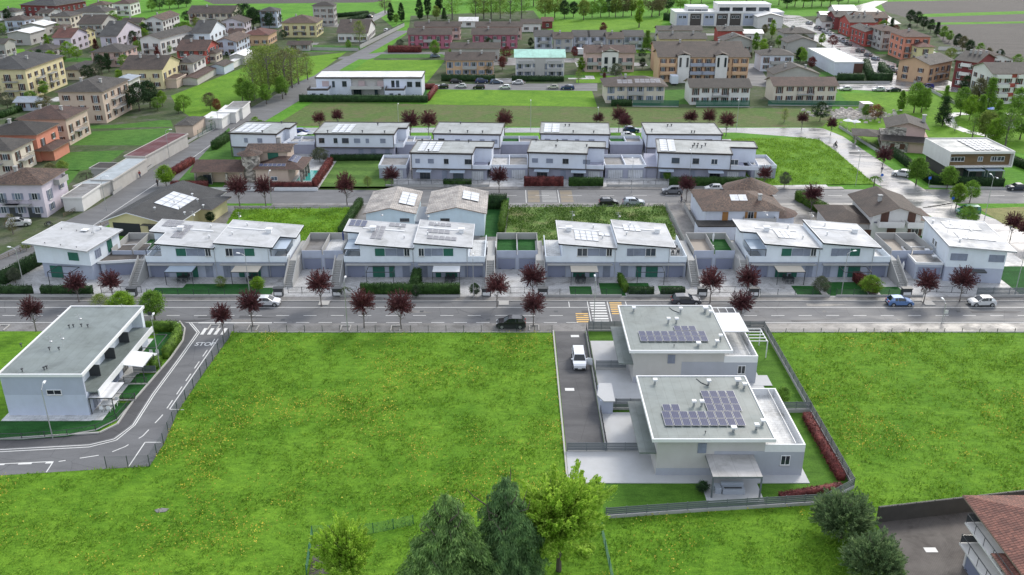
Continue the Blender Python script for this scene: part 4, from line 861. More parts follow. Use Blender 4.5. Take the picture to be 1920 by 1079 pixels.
def antenna(H, x, y, z, h=2.2):
    me = cached(('ant', h), lambda: MB().tube((0, 0, 0), (0, 0, h), .025, n=4).tube((-.5, 0, h - .2), (.5, 0, h - .2), .015, n=3).tube((-.35, 0, h - .5), (.35, 0, h - .5), .015, n=3).tube((0, -.35, h - .35), (0, .35, h - .35), .015, n=3).ball((.25, -.15, h - .8), .22, sz=.6).mesh('antenna', [METAL]))
    put('antenna', me, H.root, (x, y, z))

# ---------------------------------------------------------------- the long row of duplexes on the main street
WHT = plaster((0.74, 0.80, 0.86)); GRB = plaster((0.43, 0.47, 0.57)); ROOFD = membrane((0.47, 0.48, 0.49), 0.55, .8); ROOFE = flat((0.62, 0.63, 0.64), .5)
CLOTHW = flat((0.7, 0.71, 0.72), .8, name='canvas'); CLOTHB = flat((0.55, 0.5, 0.42), .8, name='canvas'); POLYC = simple('polycarbonate', (0.35, 0.42, 0.5), .15)
def slope_roof(H, pts, z, dzdx, th=.22, mat=None):
    a = MB(); f = lambda x, y: z + dzdx * (x - pts[0][0]); a.prism(pts, lambda x, y: f(x, y) - th, lambda x, y: f(x, y) - .02, 1)
    ins = pts; a.poly([(x, y, f(x, y)) for x, y in ins], 0)
    r = H.add('roof', a, [mat or ROOFD, ROOFE]); n = len(pts); m = MB()
    for i in range(n):
        (ax, ay), (bx, by) = pts[i], pts[(i + 1) % n]; L = math.hypot(bx - ax, by - ay); ux, uy = (bx - ax) / L, (by - ay) / L; w = .13
        m.hexa([(ax, ay, f(ax, ay) - th - .01), (bx, by, f(bx, by) - th - .01), (bx - uy * w, by + ux * w, f(bx - uy * w, by) - th - .01), (ax - uy * w, ay + ux * w, f(ax - uy * w, ay) - th - .01),
                (ax - .0, ay, f(ax, ay) + .05), (bx, by, f(bx, by) + .05), (bx - uy * w, by + ux * w, f(bx, by) + .05), (ax - uy * w, ay + ux * w, f(ax, ay) + .05)])
    m.build('roof_edge', ROOFE, r); return f
def duplex(x0, label, u):
    """u: list of two dicts (left unit, right unit)"""
    y0 = 141.2; H = House('duplex_house', label, 'house', (x0, y0), (x0 + 23.6, y0), 10, 'white duplex houses along the main street'); H.sm = SHUT; W = 23.6
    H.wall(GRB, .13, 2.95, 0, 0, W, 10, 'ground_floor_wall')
    for side, (xa, xb), (ta, tb), q in ((0, (2.8, 11.8), (0, 2.8), u[0]), (1, (11.8, 20.8), (20.8, 23.6), u[1])):
        s = 1 if side == 0 else -1; ya = 4.8 if q.get('ext', True) else None; zl = 6.45; k = -.085; ex = xa - .7 if side == 0 else xa; e2 = xb if side == 0 else xb + .75
        fz = lambda x: zl + k * (x - ex) - .2
        H.add('upper_wall', MB().prism([(xa, -.25), (xb - .004 if side == 0 else xb, -.25), (xb - .004 if side == 0 else xb, 10.2), (xa, 10.2)], 2.951, lambda x, y: fz(x)), WHT)
        if ya is not None:
            bx = (ta, xa - .003) if side == 0 else (xb + .003, tb); H.add('upper_wall', MB().prism([(bx[0], ya), (bx[1], ya), (bx[1], 10.2), (bx[0], 10.2)], 2.951, lambda x, y: fz(x)), WHT)
        if side == 0: pts = [(ex, -.9), (e2, -.9), (e2, 10.9), (-.7, 10.9), (-.7, ya - .3), (ex, ya - .3)] if ya is not None else [(ex, -.9), (e2, -.9), (e2, 10.9), (ex, 10.9)]
        else: pts = [(ex + .01, -.9), (e2, -.9), (e2, ya - .3), (W + .7, ya - .3), (W + .7, 10.9), (ex + .01, 10.9)] if ya is not None else [(ex + .01, -.9), (e2, -.9), (e2, 10.9), (ex + .01, 10.9)]
        f = slope_roof(H, pts, zl + (0.12 if side else 0), k); zz = lambda x, y, f=f: f(x, y) + .01
        # terrace at the outer side: parapet and floor
        yb = 4.8 if ya is not None else 10.2; m = MB(); m.box(ta, -.25, 2.951, tb, -.13, 3.95); ox = (ta, ta + .12) if side == 0 else (tb - .12, tb); m.box(ox[0], -.129, 2.951, ox[1], yb - .003, 3.95); H.add('parapet', m, WHT)
        H.add('terrace_floor', MB().box(ta + .12, -.129, 2.951, tb - .12, yb - .003, 3.0), q.get('floor', PAVEW))
        tx = 1.4 if side == 0 else W - 1.4
        if q.get('cover'): pergola(H, ta + .15, tb + (.0), -.05, 4.6, 5.15, 3.0, slats=q['cover'] if isinstance(q['cover'], int) else None, cloth=POLYC if q['cover'] == 'glass' else (CLOTHW if q['cover'] == 'cloth' else None))
        # facade openings (u measured from the facade's left end, mirrored for the right unit)
        X = lambda v: v if side == 0 else W - v
        H.add('facade_panel', MB().box(min(X(7.0), X(8.9)), -.28, 4.05, max(X(7.0), X(8.9)), -.24, 5.35), SHUT)
        o1 = q.get('w1', 'green'); o2 = q.get('w2', 'shut')
        for uu, o, w_ in ((X(6.1), o1, 1.6), (X(9.5), o2, 1.1)):
            if o == 'green': H.shut('F', uu, 4.05, w_, 1.3, MGREEN, off=.25)
            elif o == 'shut': H.shut('F', uu, 4.05, w_, 1.3, SHUT, off=.25)
            else: H.win('F', uu, 4.05, w_, 1.3, off=.25)
        if q.get('w3', 1): H.win('F', X(10.6), 4.05, .8, 1.3, off=.25)
        H.garage('F', X(1.9), .13, 2.9, 2.15); H.shut('F', X(5.7), .13, 2.0, 2.1, MGREEN if q.get('g1', 1) else SHUT); H.shut('F', X(7.9), .13, .9, 2.1, MGREEN if q.get('g1', 1) else SHUT, 'door')
        H.shut('F', X(10.3), .13, 1.2, 2.1, SHUT); H.add('canopy_slab', MB().box(min(X(.3), X(11.2)), -.85, 2.5, max(X(.3), X(11.2)), -.002, 2.64), CONC)
        if q.get('perg', 1): pergola(H, min(X(4.1), X(8.6)), max(X(4.1), X(8.6)), -3.5, -.9, 2.45, .13, cloth={'w': CLOTHW, 'b': CLOTHB, 'p': POLYC, 'n': None}[q.get('pc', 'n')])
        cx, cy = q.get('chim', (X(4.2), 6.0)); H.add('chimney', MB().box(cx - .4, cy - .35, zz(cx, cy) - .1, cx + .4, cy + .35, zz(cx, cy) + .5).box(cx - .55, cy - .5, zz(cx, cy) + .62, cx + .55, cy + .5, zz(cx, cy) + .75).box(cx - .3, cy - .3, zz(cx, cy) + .5, cx + .3, cy + .3, zz(cx, cy) + .63), MWHITE)
        rx0, rx1 = (ex + .3, e2 - .3); H.add('roof_strip', MB().hexa([(x, y, zz(x, y) + q_) for q_ in (-.05, .1) for x, y in ((rx0, 6.6), (rx1 - 2, 6.6), (rx1 - 2, 7.1), (rx0, 7.1))]), ROOFE)
        for vx, vy in ((X(9.8), 3.5), (X(8.6), 8.4)): vent(H, vx, vy, zz(vx, vy), .3, .55)
        if q.get('ant', 1): antenna(H, X(5.0) if side == 0 else X(10.5), 10.4, zz(X(5), 10))
        for (sx, sy, nx, ny, mt) in q.get('sol', []): solar_array(H, sx, sy, nx, ny, f, 1.0, 1.6, mt)
        H.add('downpipe', MB().tube((X(11.6) if side == 0 else X(3), -.3, .1), (X(11.6) if side == 0 else X(3), -.3, 5.3), .05, n=6), METAL)
    for sx, nm in ((-1.65, 0), (W + .15, 1)):           # outside stairs to the terraces
        m = MB()
        for i in range(15): m.box(sx + .12, -4.2 + i * .33, .13, sx + 1.38, -4.2 + (i + 1) * .33, .13 + (i + 1) * .188)
        m.box(sx + .12, .75, .13, sx + 1.38, 10, 2.95); st = H.add('outside_stair', m, CONC); p = MB()
        for xx in (sx, sx + 1.38): p.hexa([(xx, -4.4, .13), (xx + .12, -4.4, .13), (xx + .12, .75, .13), (xx, .75, .13), (xx, -4.4, 1.1), (xx + .12, -4.4, 1.1), (xx + .12, .75, 3.8), (xx, .75, 3.8)])
        p.build('parapet', CONC, st)
    return H
def garage_pair(x0, label, tops):
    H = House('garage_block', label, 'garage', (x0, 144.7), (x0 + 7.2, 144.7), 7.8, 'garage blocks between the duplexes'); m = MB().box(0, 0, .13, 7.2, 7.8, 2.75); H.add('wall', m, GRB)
    for i, t in enumerate(tops):
        xa, xb = i * 3.65 + .08, i * 3.65 + 3.45; H.garage('F', (xa + xb) / 2, .13, 2.9, 1.95); H.add('parapet', MB().box(xa, -.06, 2.3, xb, .06, 3.55), GRB)
        H.add('terrace_floor', MB().box(xa, .065, 2.751, xb, 7.6, 2.8), {'p': PAVEW, 'd': PAVED, 'g': GR_TURF, 'w': flat((.3, .26, .22), .7)}[t])
    for x in (0, 3.53, 7.1): H.add('parapet', MB().box(x - .04, .07, 2.752, x + .06, 7.6, 3.9), CONC)
    H.add('back_wall', MB().box(0, 7.6, .13, 7.2, 7.8, 4.0), CONC)
    return H
duplex(-61.2, 'white duplex with two blank striped roofs, second building from the left on the main street', [dict(sol=[(0.4, 7.4, 3, 2, SOLARD), (3.6, 2.4, 2, 4, SOLARD)], cover=7, pc='p'), dict(w1='green', w2='win', cover='glass', pc='b', w3=0)])
duplex(-28.1, 'white duplex behind the long clipped hedge, with dark panels spread over both roofs', [dict(sol=[(-.3, 7.4, 3, 2, SOLAR), (4.2, 2.0, 2, 4, SOLARD), (6.5, 8.8, 3, 1, SOLARD)], cover='glass', g1=1, pc='n'), dict(ext=False, sol=[(13.5, 4.6, 4, 1, SOLARD), (13.8, 1.6, 5, 1, SOLARD), (13.5, 8.3, 4, 1, SOLARD)], pc='w')])
duplex(5.6, 'white duplex with pale panels and furnished side terraces opposite the pedestrian crossing', [dict(ext=False, w1='win', w2='shut', sol=[(5.0, 1.6, 4, 3, SOLARL), (9.2, 4.6, 2, 1, SOLARL)], pc='b'), dict(ext=False, w1='win', sol=[(13.6, 5.6, 3, 2, SOLARL)], w3=0)])
duplex(39.6, 'white duplex with one big tilted pale panel, fourth duplex beside the olive tree', [dict(sol=[(5.4, 2.6, 3, 3, SOLARL)], cover='glass', pc='b'), dict(ext=False, w1='green', w3=0)])
garage_pair(-36.0, 'blue grey double garage block with paved roof terrace and striped post on it', 'dp'); garage_pair(-2.7, 'double garage block topped with two strips of artificial grass', 'gg'); garage_pair(31.0, 'double garage block with potted shrubs and wooden deck on its roof', 'wg')
garage_pair(-68.4, 'garage block with small shrub garden on its roof beside the leftmost house', 'dg'); garage_pair(64.8, 'garage block with open carport bay, between the fourth duplex and the corner house', 'wd')
# detached ends of the row
Hn = House('detached_house', 'small white house with overhanging pale roof at the left end of the main street', 'house', (-79.3, 141.2), (-69.6, 139.6), 8.5, None); Hn.sm = SHUT
Hn.wall(GRB, .13, 2.9, .4, .3, Hn.W - .3, 8.4, 'ground_floor_wall'); Hn.add('upper_wall', MB().prism([(0, -.3), (Hn.W, -.3), (Hn.W, 8.5), (0, 8.5)], 2.901, lambda x, y: 6.4 - .07 * x), WHT); f = slope_roof(Hn, [(-1.2, -1.5), (Hn.W + .5, -1.5), (Hn.W + .5, 9.3), (-1.2, 9.3)], 6.75, -.07)
Hn.wins('F', 's,1.6,3.7,1,1.4 s,3.4,3.7,1,1.4'); Hn.shut('F', 6.9, 3.7, 1.8, 1.4, MGREEN, off=.3); Hn.shut('F', 2.8, .13, 2.2, 2.1, MGREEN, off=-.3); Hn.shut('R', 5.5, 3.3, 1.3, 2.1, MGREEN); Hn.wins('R', 's,2,3.6,1.5,1.4'); pergola(Hn, 3.5, 7.5, -3, -.1, 2.5); vent(Hn, 5, 6.6, 6.4, 1.2, .2); vent(Hn, 7, 8, 6.2, .5, .6); antenna(Hn, 7.2, 5.5, 6.2, 1.2)
for i in range(6): vent(Hn, 1 + i * 1.4, -.6 if i % 2 else 6, 6.65 - .1 * i, .14, .2, True)
Hg = House('garage', 'flat gravel topped grey garage beside the leftmost white house', 'garage', (-69.2, 141.6), (-62.8, 142.6), 7, None); Hg.wall(GRB, .13, 2.6); Hg.garage('F', 3.1, .13, 4.6, 2.0); Hg.roof('flat', 2.6, COBB, ov=.4, th=.25)
Hr = House('detached_house', 'white corner house with smooth grey roof at the right end of the main street', 'house', (71.9, 139.5), (81.0, 138.4), 13.5, None); Hr.sm = SHUT
Hr.wall(GRB, .13, 2.7, .02, .02, Hr.W - .02, 13.48, 'ground_floor_wall'); Hr.add('upper_wall', MB().prism([(0, 0), (Hr.W, 0), (Hr.W, 13.5), (0, 13.5)], 2.701, lambda x, y: 6.3 - .05 * x), WHT); slope_roof(Hr, [(-.4, -.9), (Hr.W + 1.1, -.9), (Hr.W + 1.1, 14.2), (-.4, 14.2)], 6.65, -.05)
Hr.wins('F', 's,1.8,3.9,2.6,1.2 s,7.7,3.9,2.4,1.2'); Hr.add('canopy', MB().box(2.8, -1.3, 2.3, 6.2, -.002, 2.5), MDARK); Hr.shut('F', 3.9, .13, 1.2, 2.1, flat((.5, .55, .6), .4), 'door'); Hr.win('L', 6, 4, .8, .9); Hr.win('L', 7.4, 4, .8, .9)
solar_array(Hr, 2.0, 8.6, 4, 2, lambda x, y: 6.62 - .05 * x, 1.5, 1.7, SOLARL); solar_array(Hr, 2.6, 3.4, 4, 2, lambda x, y: 6.62 - .05 * x, 1.5, 1.7, SOLARL); antenna(Hr, 1.4, 6, 6.3, 2.6); antenna(Hr, 3.8, 3.3, 6.3, 2.6); vent(Hr, .5, 11, 6.6, .4, .5); vent(Hr, 2.2, 2, 6.5, .4, .5)
Hc = House('garage', 'dark topped garage leaning against the white corner house', 'garage', (65.8 + 1.6, 140.5), (71.8, 140.2), 7.5, None); Hc.wall(GRB, .13, 2.8); Hc.garage('F', 2.3, .13, 3.6, 2.1); Hc.roof('flat', 2.8, PAVED, ov=.05, th=.2); vent(Hc, 3.6, 2, 3.0, .7, .6); vent(Hc, 3.4, 5, 3.0, .7, .6)

# ---------------------------------------------------------------- the two grey roofed houses at lower right
RG = membrane((0.185, 0.215, 0.205), 1.1, .55); BEIGE = plaster((0.53, 0.52, 0.50)); LG = plaster((0.40, 0.42, 0.47))
def modern(y0, label, panels, chim, front):
    zr = 5.0; H = House('modern_house', label, 'house', (15.9, y0), (27.7, y0), 12.6, 'grey roofed twin houses'); H.sm = SHUT
    H.add('wall', MB().box(0, 0, .1, 11.8, 12.6, zr), BEIGE); H.add('wall_panel', MB().box(6.3, -.03, .1, 11.803, -.001, 3.2).box(0.003, -.03, .1, 6.3, -.001, 1.0), LG)
    r = H.add('roof', MB().box(-.75, -.9, zr, 12.6, 13.3, zr + .22), [RG]); m = MB(); e = .16
    for a, b, c, d in ((-.75, -.9, 12.6, -.9 + e), (-.75, 13.3 - e, 12.6, 13.3), (-.75, -.9 + e, -.75 + e, 13.3 - e), (12.6 - e, -.9 + e, 12.6, 13.3 - e)): m.box(a - .004, b - .004, zr - .08, c + .004, d + .004, zr + .32)
    m.build('roof_edge', MWHITE, r)
    H.shut('F', 4.9, 3.0, .95, 1.25, SHUT); H.win('F', 14.2, 1.5, .9, 1.1)
    H.add('side_canopy', MB().box(-1.9, .2, 2.7, -.003, 11.2, 2.92), [RG]); H.add('terrace_block', MB().box(11.803, 0, .1, 16.2, 12.4, 3.1), LG)
    m = MB(); m.box(11.81, 0, 3.1, 16.2, .16, 4.05).box(16.04, .161, 3.1, 16.2, 12.4, 4.05).box(11.81, 12.24, 3.1, 16.039, 12.4, 4.05); H.add('parapet', m, MWHITE); H.add('terrace_floor', MB().box(11.81, .161, 3.101, 16.039, 12.239, 3.14), PAVEW)
    m = MB()
    for i in range(40): y = .4 + i * .3; m.tube((15.2, y, 3.14), (15.2, y, 4.0), .018, n=3)
    m.tube((15.2, .3, 4.05), (15.2, 12.2, 4.05), .03, n=4); H.add('railing', m, METAL)
    for x, y, s, h in chim: vent(H, x, y, zr + .2, s, h)
    solar_mat = SOLAR
    for (sx, sy, nx, ny) in panels: solar_array(H, sx, sy, nx, ny, zr + .3, 1.0, 1.55, SOLAR)
    H.add('cable', MB().tube((6.5, 12.6, zr + .24), (6.9, 11.6, zr + .26), .05, n=5).tube((6.9, 11.6, zr + .26), (7.6, 10.9, zr + .26), .05, n=5), MDARK); vent(H, 5.2, .4, zr + .2, .14, .35, True); return H
H1 = modern(84.2, 'beige and grey house nearest the camera, with large solar array and glazed terrace', [(1.0, 1.7, 9, 2), (1.3, 4.8, 2, 1), (6.3, 4.8, 4, 1), (6.3, 6.35, 4, 2)], [(1.3, 11.4, .5, .7), (7.7, 11.2, .5, .7), (11.2, 11.3, .7, .8), (11.8, 10.4, .5, .7), (5.0, 6.2, .5, .8), (5.9, 6.2, .5, .8), (8.4, .9, .6, .6), (11.0, 1.3, .5, .7), (11.9, 2.2, .5, .7)], 1)
pergola(H1, 5.3, 10.6, -4.2, -.05, 2.75, .1, mat=SLATG, cloth=membrane((.45, .44, .43), 2.0), th=.16, name='porch')
H2 = modern(105.0, 'beige and grey house behind the nearest one, with smaller solar array', [(1.0, 1.6, 9, 2), (6.0, 4.75, 3, 1)], [(1.3, 11.4, .5, .7), (6.7, 7.6, .5, .8), (5.6, 7.6, .5, .8), (7.9, 11.2, .5, .7), (11.4, 11.3, .7, .8), (11.9, 10.2, .5, .7), (8.4, .6, .6, .6), (10.9, 1.0, .5, .7), (11.7, 2.6, .5, .7)], 0)
pergola(H2, 12.6, 16.0, 4.6, 10.6, 5.3, 3.1, mat=METAL, cloth=CLOTHW, name='terrace_canopy'); pergola(H2, 12.4, 15.9, 11.2, 13.4, 4.9, 3.1, mat=MWHITE, slats=3, name='terrace_frame')
o = empty('pergola', (34.0, 112.2, 0), 0, 'white bare slatted pergola standing on the lawn beside the second grey house', 'pergola')
m = MB()
for i in range(5): m.box(-1.8, i * .95, 2.55, 1.4, i * .95 + .1, 2.65)
m.box(1.3, -.1, 2.44, 1.42, 4.0, 2.549).box(-1.8, -.1, 2.44, -1.68, 4.0, 2.549); m.build('slats', MWHITE, o)
for y in (0, 3.8): put('post', cached('wpost', lambda: MB().box(-.06, -.06, 0, .06, .06, 2.44).mesh('post', [MWHITE])), o, (1.36, y, 0)); put('post', MESH['wpost'], o, (-1.74, y, 0))
fence('grey slatted fence on a low wall round the two near gardens', [(9.7, 76.7), (20.4, 77.9), (33.0, 79.1), (37.1, 81.9), (37.4, 121.3), (27, 121.3)], .95, 'slat', .35)
fence('grey slatted fence that divides the gardens of the two near houses', [(31.8, 97.6), (37.1, 97.7)], 1.0, 'slat', .5); fence('dark slatted screen between the two paved yards', [(11.2, 98.3), (16.6, 98.3)], 1.3, 'slat', .3)
fence('grey slatted gate fence across the paved yard at the driveway end', [(6.4, 88.9), (15.3, 88.9)], 1.1, 'slat', .15); fence('dark slatted fence between the small lawn and the street beside the van', [(11.3, 120.8), (17.0, 120.8)], 1.3, 'slat', .25)
fence('grey slatted screen across the yard of the second near house', [(11.4, 108.6), (15.4, 108.6)], 1.1, 'slat', .4); fence('rail fence with hedge plants along the driveway of the near houses', [(10.95, 89), (10.95, 120.2)], .8, 'rail', .5)
o = House('entrance_hut', 'white angular roofed entrance hut beside the driveway', 'hut', (10.9, 97.2), (12.5, 97.2), 4.0); o.wall(GRB, 0, 1.9); o.add('roof', MB().prism([(-.3, 1.2), (.4, -.3), (1.8, -.3), (1.8, 4.2), (.2, 4.2)], 1.9, 2.05), flat((.42, .43, .44), .6))
hedge('hedge', 'dark red clipped hedge inside the right hand fence of the nearest garden', 'hedge', [(36.2, 96.3), (36.2, 83.2)], .9, .9, F_RED, px=False); hedge('hedge', 'low dark red hedge along the front fence of the nearest garden', 'hedge', [(35.8, 81.9), (28.6, 80.0)], .8, .6, F_RED, px=False)
tree('shrub', 'round green shrub on the lawn behind the nearest house', 'shrub', 34.2, 99.6, 2.4, 'round', F_GREEN, 1.3); tree('shrub', 'dark shrub with flowers in a pot beside the front porch', 'shrub', 20.5, 81.0, 1.4, 'round', F_DARK, 1.6); tree('shrub', 'silvery thin shrub in the far corner of the second near garden', 'shrub', 33, 119.6, 2.0, 'wide', F_OLIVE, 1.4)
o = empty('covered_sofa', (23.8, 81.2, .1), 0, 'garden sofa under a grey dust cover below the porch', 'sofa'); MB().box(-1.2, -.6, 0, 1.2, .35, .55).box(-1.2, .351, 0, 1.2, .62, .85).box(-2.0, -.5, 0, -1.32, .5, .7).build('cover', flat((.42, .46, .52), .5), o); MB().box(-1.0, -.3, .555, .9, -.1, .6).build('cushion', MDARK, o)

# ---------------------------------------------------------------- big grey roofed block at lower left
Ha = House('apartment_block', 'grey roofed white terrace block at the lower left corner beside the side street', 'house', (-78.0, 96.8), (-52.2, 96.8), 19.6); zr = 5.65; LB = plaster((0.42, 0.46, 0.56)); Ha.sm = SLATG
Ha.add('wall', MB().box(15.8, 0, 3.0, 25.8, .3, zr), LB); Ha.add('ground_floor_wall', MB().box(15.8, 0.02, .1, 25.8, 19.6, 2.999), plaster((.52, .57, .68))); Ha.add('upper_wall', MB().box(15.8, .301, 3.001, 24.3, 19.6, zr), WHT); Ha.add('end_wall', MB().box(24.301, 18.9, 3.0, 25.8, 19.6, zr), WHT)
r = Ha.add('roof', MB().box(15.6, -.25, zr, 26.0, 19.9, zr + .2), [RG]); m = MB()
for a, b, c, d in ((15.6, -.25, 26.0, -.05), (15.6, 19.7, 26, 19.9), (25.8, -.05, 26, 19.7), (15.6, -.05, 15.8, 19.7)): m.box(a - .004, b - .004, zr - .05, c + .004, d + .004, zr + .32)
m.build('roof_edge', MWHITE, r); Ha.add('balcony_floor', MB().box(24.301, .701, 2.9, 27.0, 18.8, 3.05), [RG]); Ha.add('balcony_parapet', MB().box(27.0, .701, 2.45, 27.15, 18.8, 3.25), MWHITE)
for i, y in enumerate((4.7, 9.4, 14.1)): Ha.add('party_wall', MB().box(24.305, y, 3.051, 25.7, y + .12, 4.6), MDARK)
for y in (1.2, 4.0, 6.4, 8.8, 11.2, 13.6, 16.4): Ha.win('R', y, 4.2, 1.1, .8, MDARK, off=-1.5)
for y, k in ((2.2, 0), (5.6, 1), (8.2, 0), (11.3, 1), (14.2, 0), (16.5, 1)): Ha.win('R', y, .3, 1.5, 1.9, MDARK) if k else Ha.shut('R', y, .3, 1.6, 2.0, SHUT)
Ha.win('F', 22.0, 3.1, 1.7, .55); 
for q_ in ((42, 697), (83, 694), (88, 692), (93, 657), (111, 657), (130, 615), (138, 614), (153, 613), (165, 614), (40, 650)):
    x, y = G(*q_, zr + .2); x += 78.0; y -= 96.8; vent(Ha, x, y, zr + .2, .22, .45, True)
antenna(Ha, 20.2, 7.4, zr + .2, 2.0); antenna(Ha, 18.6, 7.4, zr + .2, 1.6); antenna(Ha, 19.4, 14.2, zr + .2, 1.6); antenna(Ha, 20.0, 19.5, zr + .2, .6); antenna(Ha, 23.0, 19.5, zr + .2, .6)
pergola(Ha, 25.9, 28.8, .2, 4.2, 2.4, .1, mat=MDARK, slats=None, name='pergola'); P_ = Ha.root
MB().box(25.9, .25, 2.41, 28.8, 4.1, 2.45).build('awning', ribbed((.75, .76, .78), 1.0), P_); MB().hexa([(27.1, 8.2, 2.7), (29.6, 8.2, 2.4), (29.6, 12.2, 2.4), (27.1, 12.2, 2.7), (27.1, 8.2, 2.76), (29.6, 8.2, 2.46), (29.6, 12.2, 2.46), (27.1, 12.2, 2.76)]).build('awning', CLOTHW, P_)
for y in (8.3, 12.1): MB().box(29.45, y - .05, .1, 29.55, y + .05, 2.4).build('awning_post', MDARK, P_)
pergola(Ha, 25.9, 29.5, 13.6, 17.8, 2.5, .1, name='pergola')
MB().box(-62.6, 95.5, 0, -51.3, 118, .1).build('terrace_paving', PAVEW, kind='structure'); MB().box(-52.1, 95.6, .09, -50.2, 116.5, .125).build('terrace_paving', PAVEW, kind='structure')
sheet('garden_lawn', [(-160, 95.4), (-51.6, 95.4), (-50.1, 97.2), (-50.1, 99.8), (-48.3, 99.8), (-48.2, 96), (-49.8, 93.2), (-53, 92), (-58, 91.3), (-160, 90.4)], .12, GR_TURF, px=False)
for a, b in ((101, 104.4), (104.9, 107.3)): sheet('garden_lawn', [(-50.4, a), (-48, a), (-48, b), (-50.4, b)], .132, GR_TURF, px=False)
sheet('garden_lawn', [(-52, 113.5), (-48.6, 112.5), (-48.0, 116), (-48.6, 120), (-52, 120)], .135, GR_TURF, px=False)
hedge('hedge', 'bright topped clipped hedge curving round the corner garden of the lower left block', 'hedge', [(-54, 120.6), (-50, 120.7), (-48.8, 119.6), (-48.3, 117), (-48.2, 111.9)], .9, 1.6, F_HEDGL, px=False, dens=50)
hedge('hedge', 'short bright hedge piece beside the tall lamp of the side street', 'hedge', [(-48.6, 108.3), (-48.6, 110.4)], .9, 1.4, F_HEDGL, px=False)
for i, y in enumerate((100.4, 104.6, 107.8)): fence(['low grey fence between the striped awning terrace and the next garden', 'low grey fence beside the middle garden of the lower left block', 'dark screen fence beside the white awning terrace'][i], [(-51, y), (-48, y)], .9, 'slat' if i == 2 else 'rail', .12, z=.1)
fence('thin mesh fence round the curved lawn of the lower left block', [(-120, 90.6), (-58, 91.5), (-53, 92.3), (-50.1, 93.4), (-48.5, 95.8), (-48.2, 101)], .7, 'rail', .15, step=3)
# ---------------------------------------------------------------- rear rows of flat roofed white houses
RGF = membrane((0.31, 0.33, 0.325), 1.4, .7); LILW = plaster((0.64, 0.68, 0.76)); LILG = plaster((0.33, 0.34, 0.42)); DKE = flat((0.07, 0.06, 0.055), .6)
def flat_house(label, A, B, z, D, notch=None, wins='', low='', sol=None, vents=(), name='row_house', group='flat roofed white row houses', dzl=2.75, terr=True, full=None, roofm=None, notch_r=None):
    """A, B: photo points where the front wall meets the roof (height z)"""
    H = House(name, label, 'house', G(*A, z), G(*B, z), D, group); H.sm = SHUT; W = H.W; full = full or (0, W)
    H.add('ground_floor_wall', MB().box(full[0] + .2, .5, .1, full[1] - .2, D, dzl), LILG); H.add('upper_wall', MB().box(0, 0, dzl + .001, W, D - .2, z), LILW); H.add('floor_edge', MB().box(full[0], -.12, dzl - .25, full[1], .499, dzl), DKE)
    pts = [(-.25, -.3), (W + .25, -.3), (W + .25, D), (-.25, D)] if not notch else [(-.25, -.3), (W + .25, -.3), (W + .25, D * .5), (W + notch, D * .5), (W + notch, D), (-.25, D)]
    if notch_r: pts = [(-.25, -.3), (W + .25, -.3), (W + .25, D), (-notch_r, D), (-notch_r, D * .5), (-.25, D * .5)]
    m = MB().prism(pts, z, z + .18, 1); m.poly([(x, y, z + .184) for x, y in pts]); r = H.add('roof', m, [roofm or RGF, DKE]); n = len(pts); e = MB()
    for i in range(n):
        (ax, ay), (bx, by) = pts[i], pts[(i + 1) % n]; L = math.hypot(bx - ax, by - ay); ux, uy = (bx - ax) / L, (by - ay) / L; k = .12
        e.prism([(ax, ay), (bx, by), (bx - uy * k, by + ux * k), (ax - uy * k, ay + ux * k)], z - .05 + .002 * i, z + .34 + .002 * i)
    e.build('roof_edge', DKE, r); fs = MB().box(0, -.03, z - .12, W, -.001, z - .06); 
    for q in (0, W - .15): H.add('frame_post', MB().box(q, -.15, .1 if q == 0 else dzl, q + .15, -.002, z - .01), DKE)
    if notch and terr: m = MB(); m.box(W + .01, 0, dzl, W + notch - .2, .12, dzl + .9).box(W + notch - .32, .121, dzl, W + notch - .2, D * .5, dzl + .9); H.add('parapet', m, LILW); H.add('upper_wall', MB().box(W + .001, D * .5 + .3, dzl + .001, W + notch - .3, D - .2, z), LILW)
    if notch_r and terr: m = MB(); m.box(-notch_r + .2, 0, dzl, -.01, .12, dzl + .9).box(-notch_r + .2, .121, dzl, -notch_r + .32, D * .5, dzl + .9); H.add('parapet', m, LILW); H.add('upper_wall', MB().box(-notch_r + .3, D * .5 + .3, dzl + .001, -.001, D - .2, z), LILW)
    if wins: H.wins('F', wins)
    for u, k in [(float(q.split(':')[0]), q.split(':')[1]) for q in low.split()]:
        if k == 'g': o = H.garage('F', u, .1, 2.6, 2.0, ribbed((.6, .62, .66), .4)); o.location.y = .49
        elif k == 'p': pergola(H, u - 1.7, u + 1.7, -2.2, -.13, 2.4, .1, mat=MGREY, cloth=POLYC); q = H.win('F', u, .15, 2.2, 2.0, MDARK, off=-.5)
        elif k == 's': H.shut('F', u, .15, 1.2, 2.0, SHUT, off=-.5)
    if sol: solar_array(H, *sol)
    for x, y in vents: vent(H, x, y, z + .18, .4, .6, True)
    return H
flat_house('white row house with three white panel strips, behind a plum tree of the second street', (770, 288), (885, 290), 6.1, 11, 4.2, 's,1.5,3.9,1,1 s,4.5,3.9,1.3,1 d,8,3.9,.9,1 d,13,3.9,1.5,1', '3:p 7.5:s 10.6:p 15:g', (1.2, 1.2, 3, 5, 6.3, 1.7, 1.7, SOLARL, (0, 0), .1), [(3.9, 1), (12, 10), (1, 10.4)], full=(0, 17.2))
flat_house('white row house with plain grey roof above the red and green hedge', (990, 287), (1100, 290), 6.1, 11, 4.2, 's,1.6,3.9,1.3,1 s,4.9,3.9,1.5,1 d,8.5,3.9,1.2,1 s,13.2,3.9,1.6,1', '3.2:p 8:s 11.5:p 15:g', None, [(6, 5), (13, 6), (1, 10), (6, 10.2)], full=(0, 17.2))
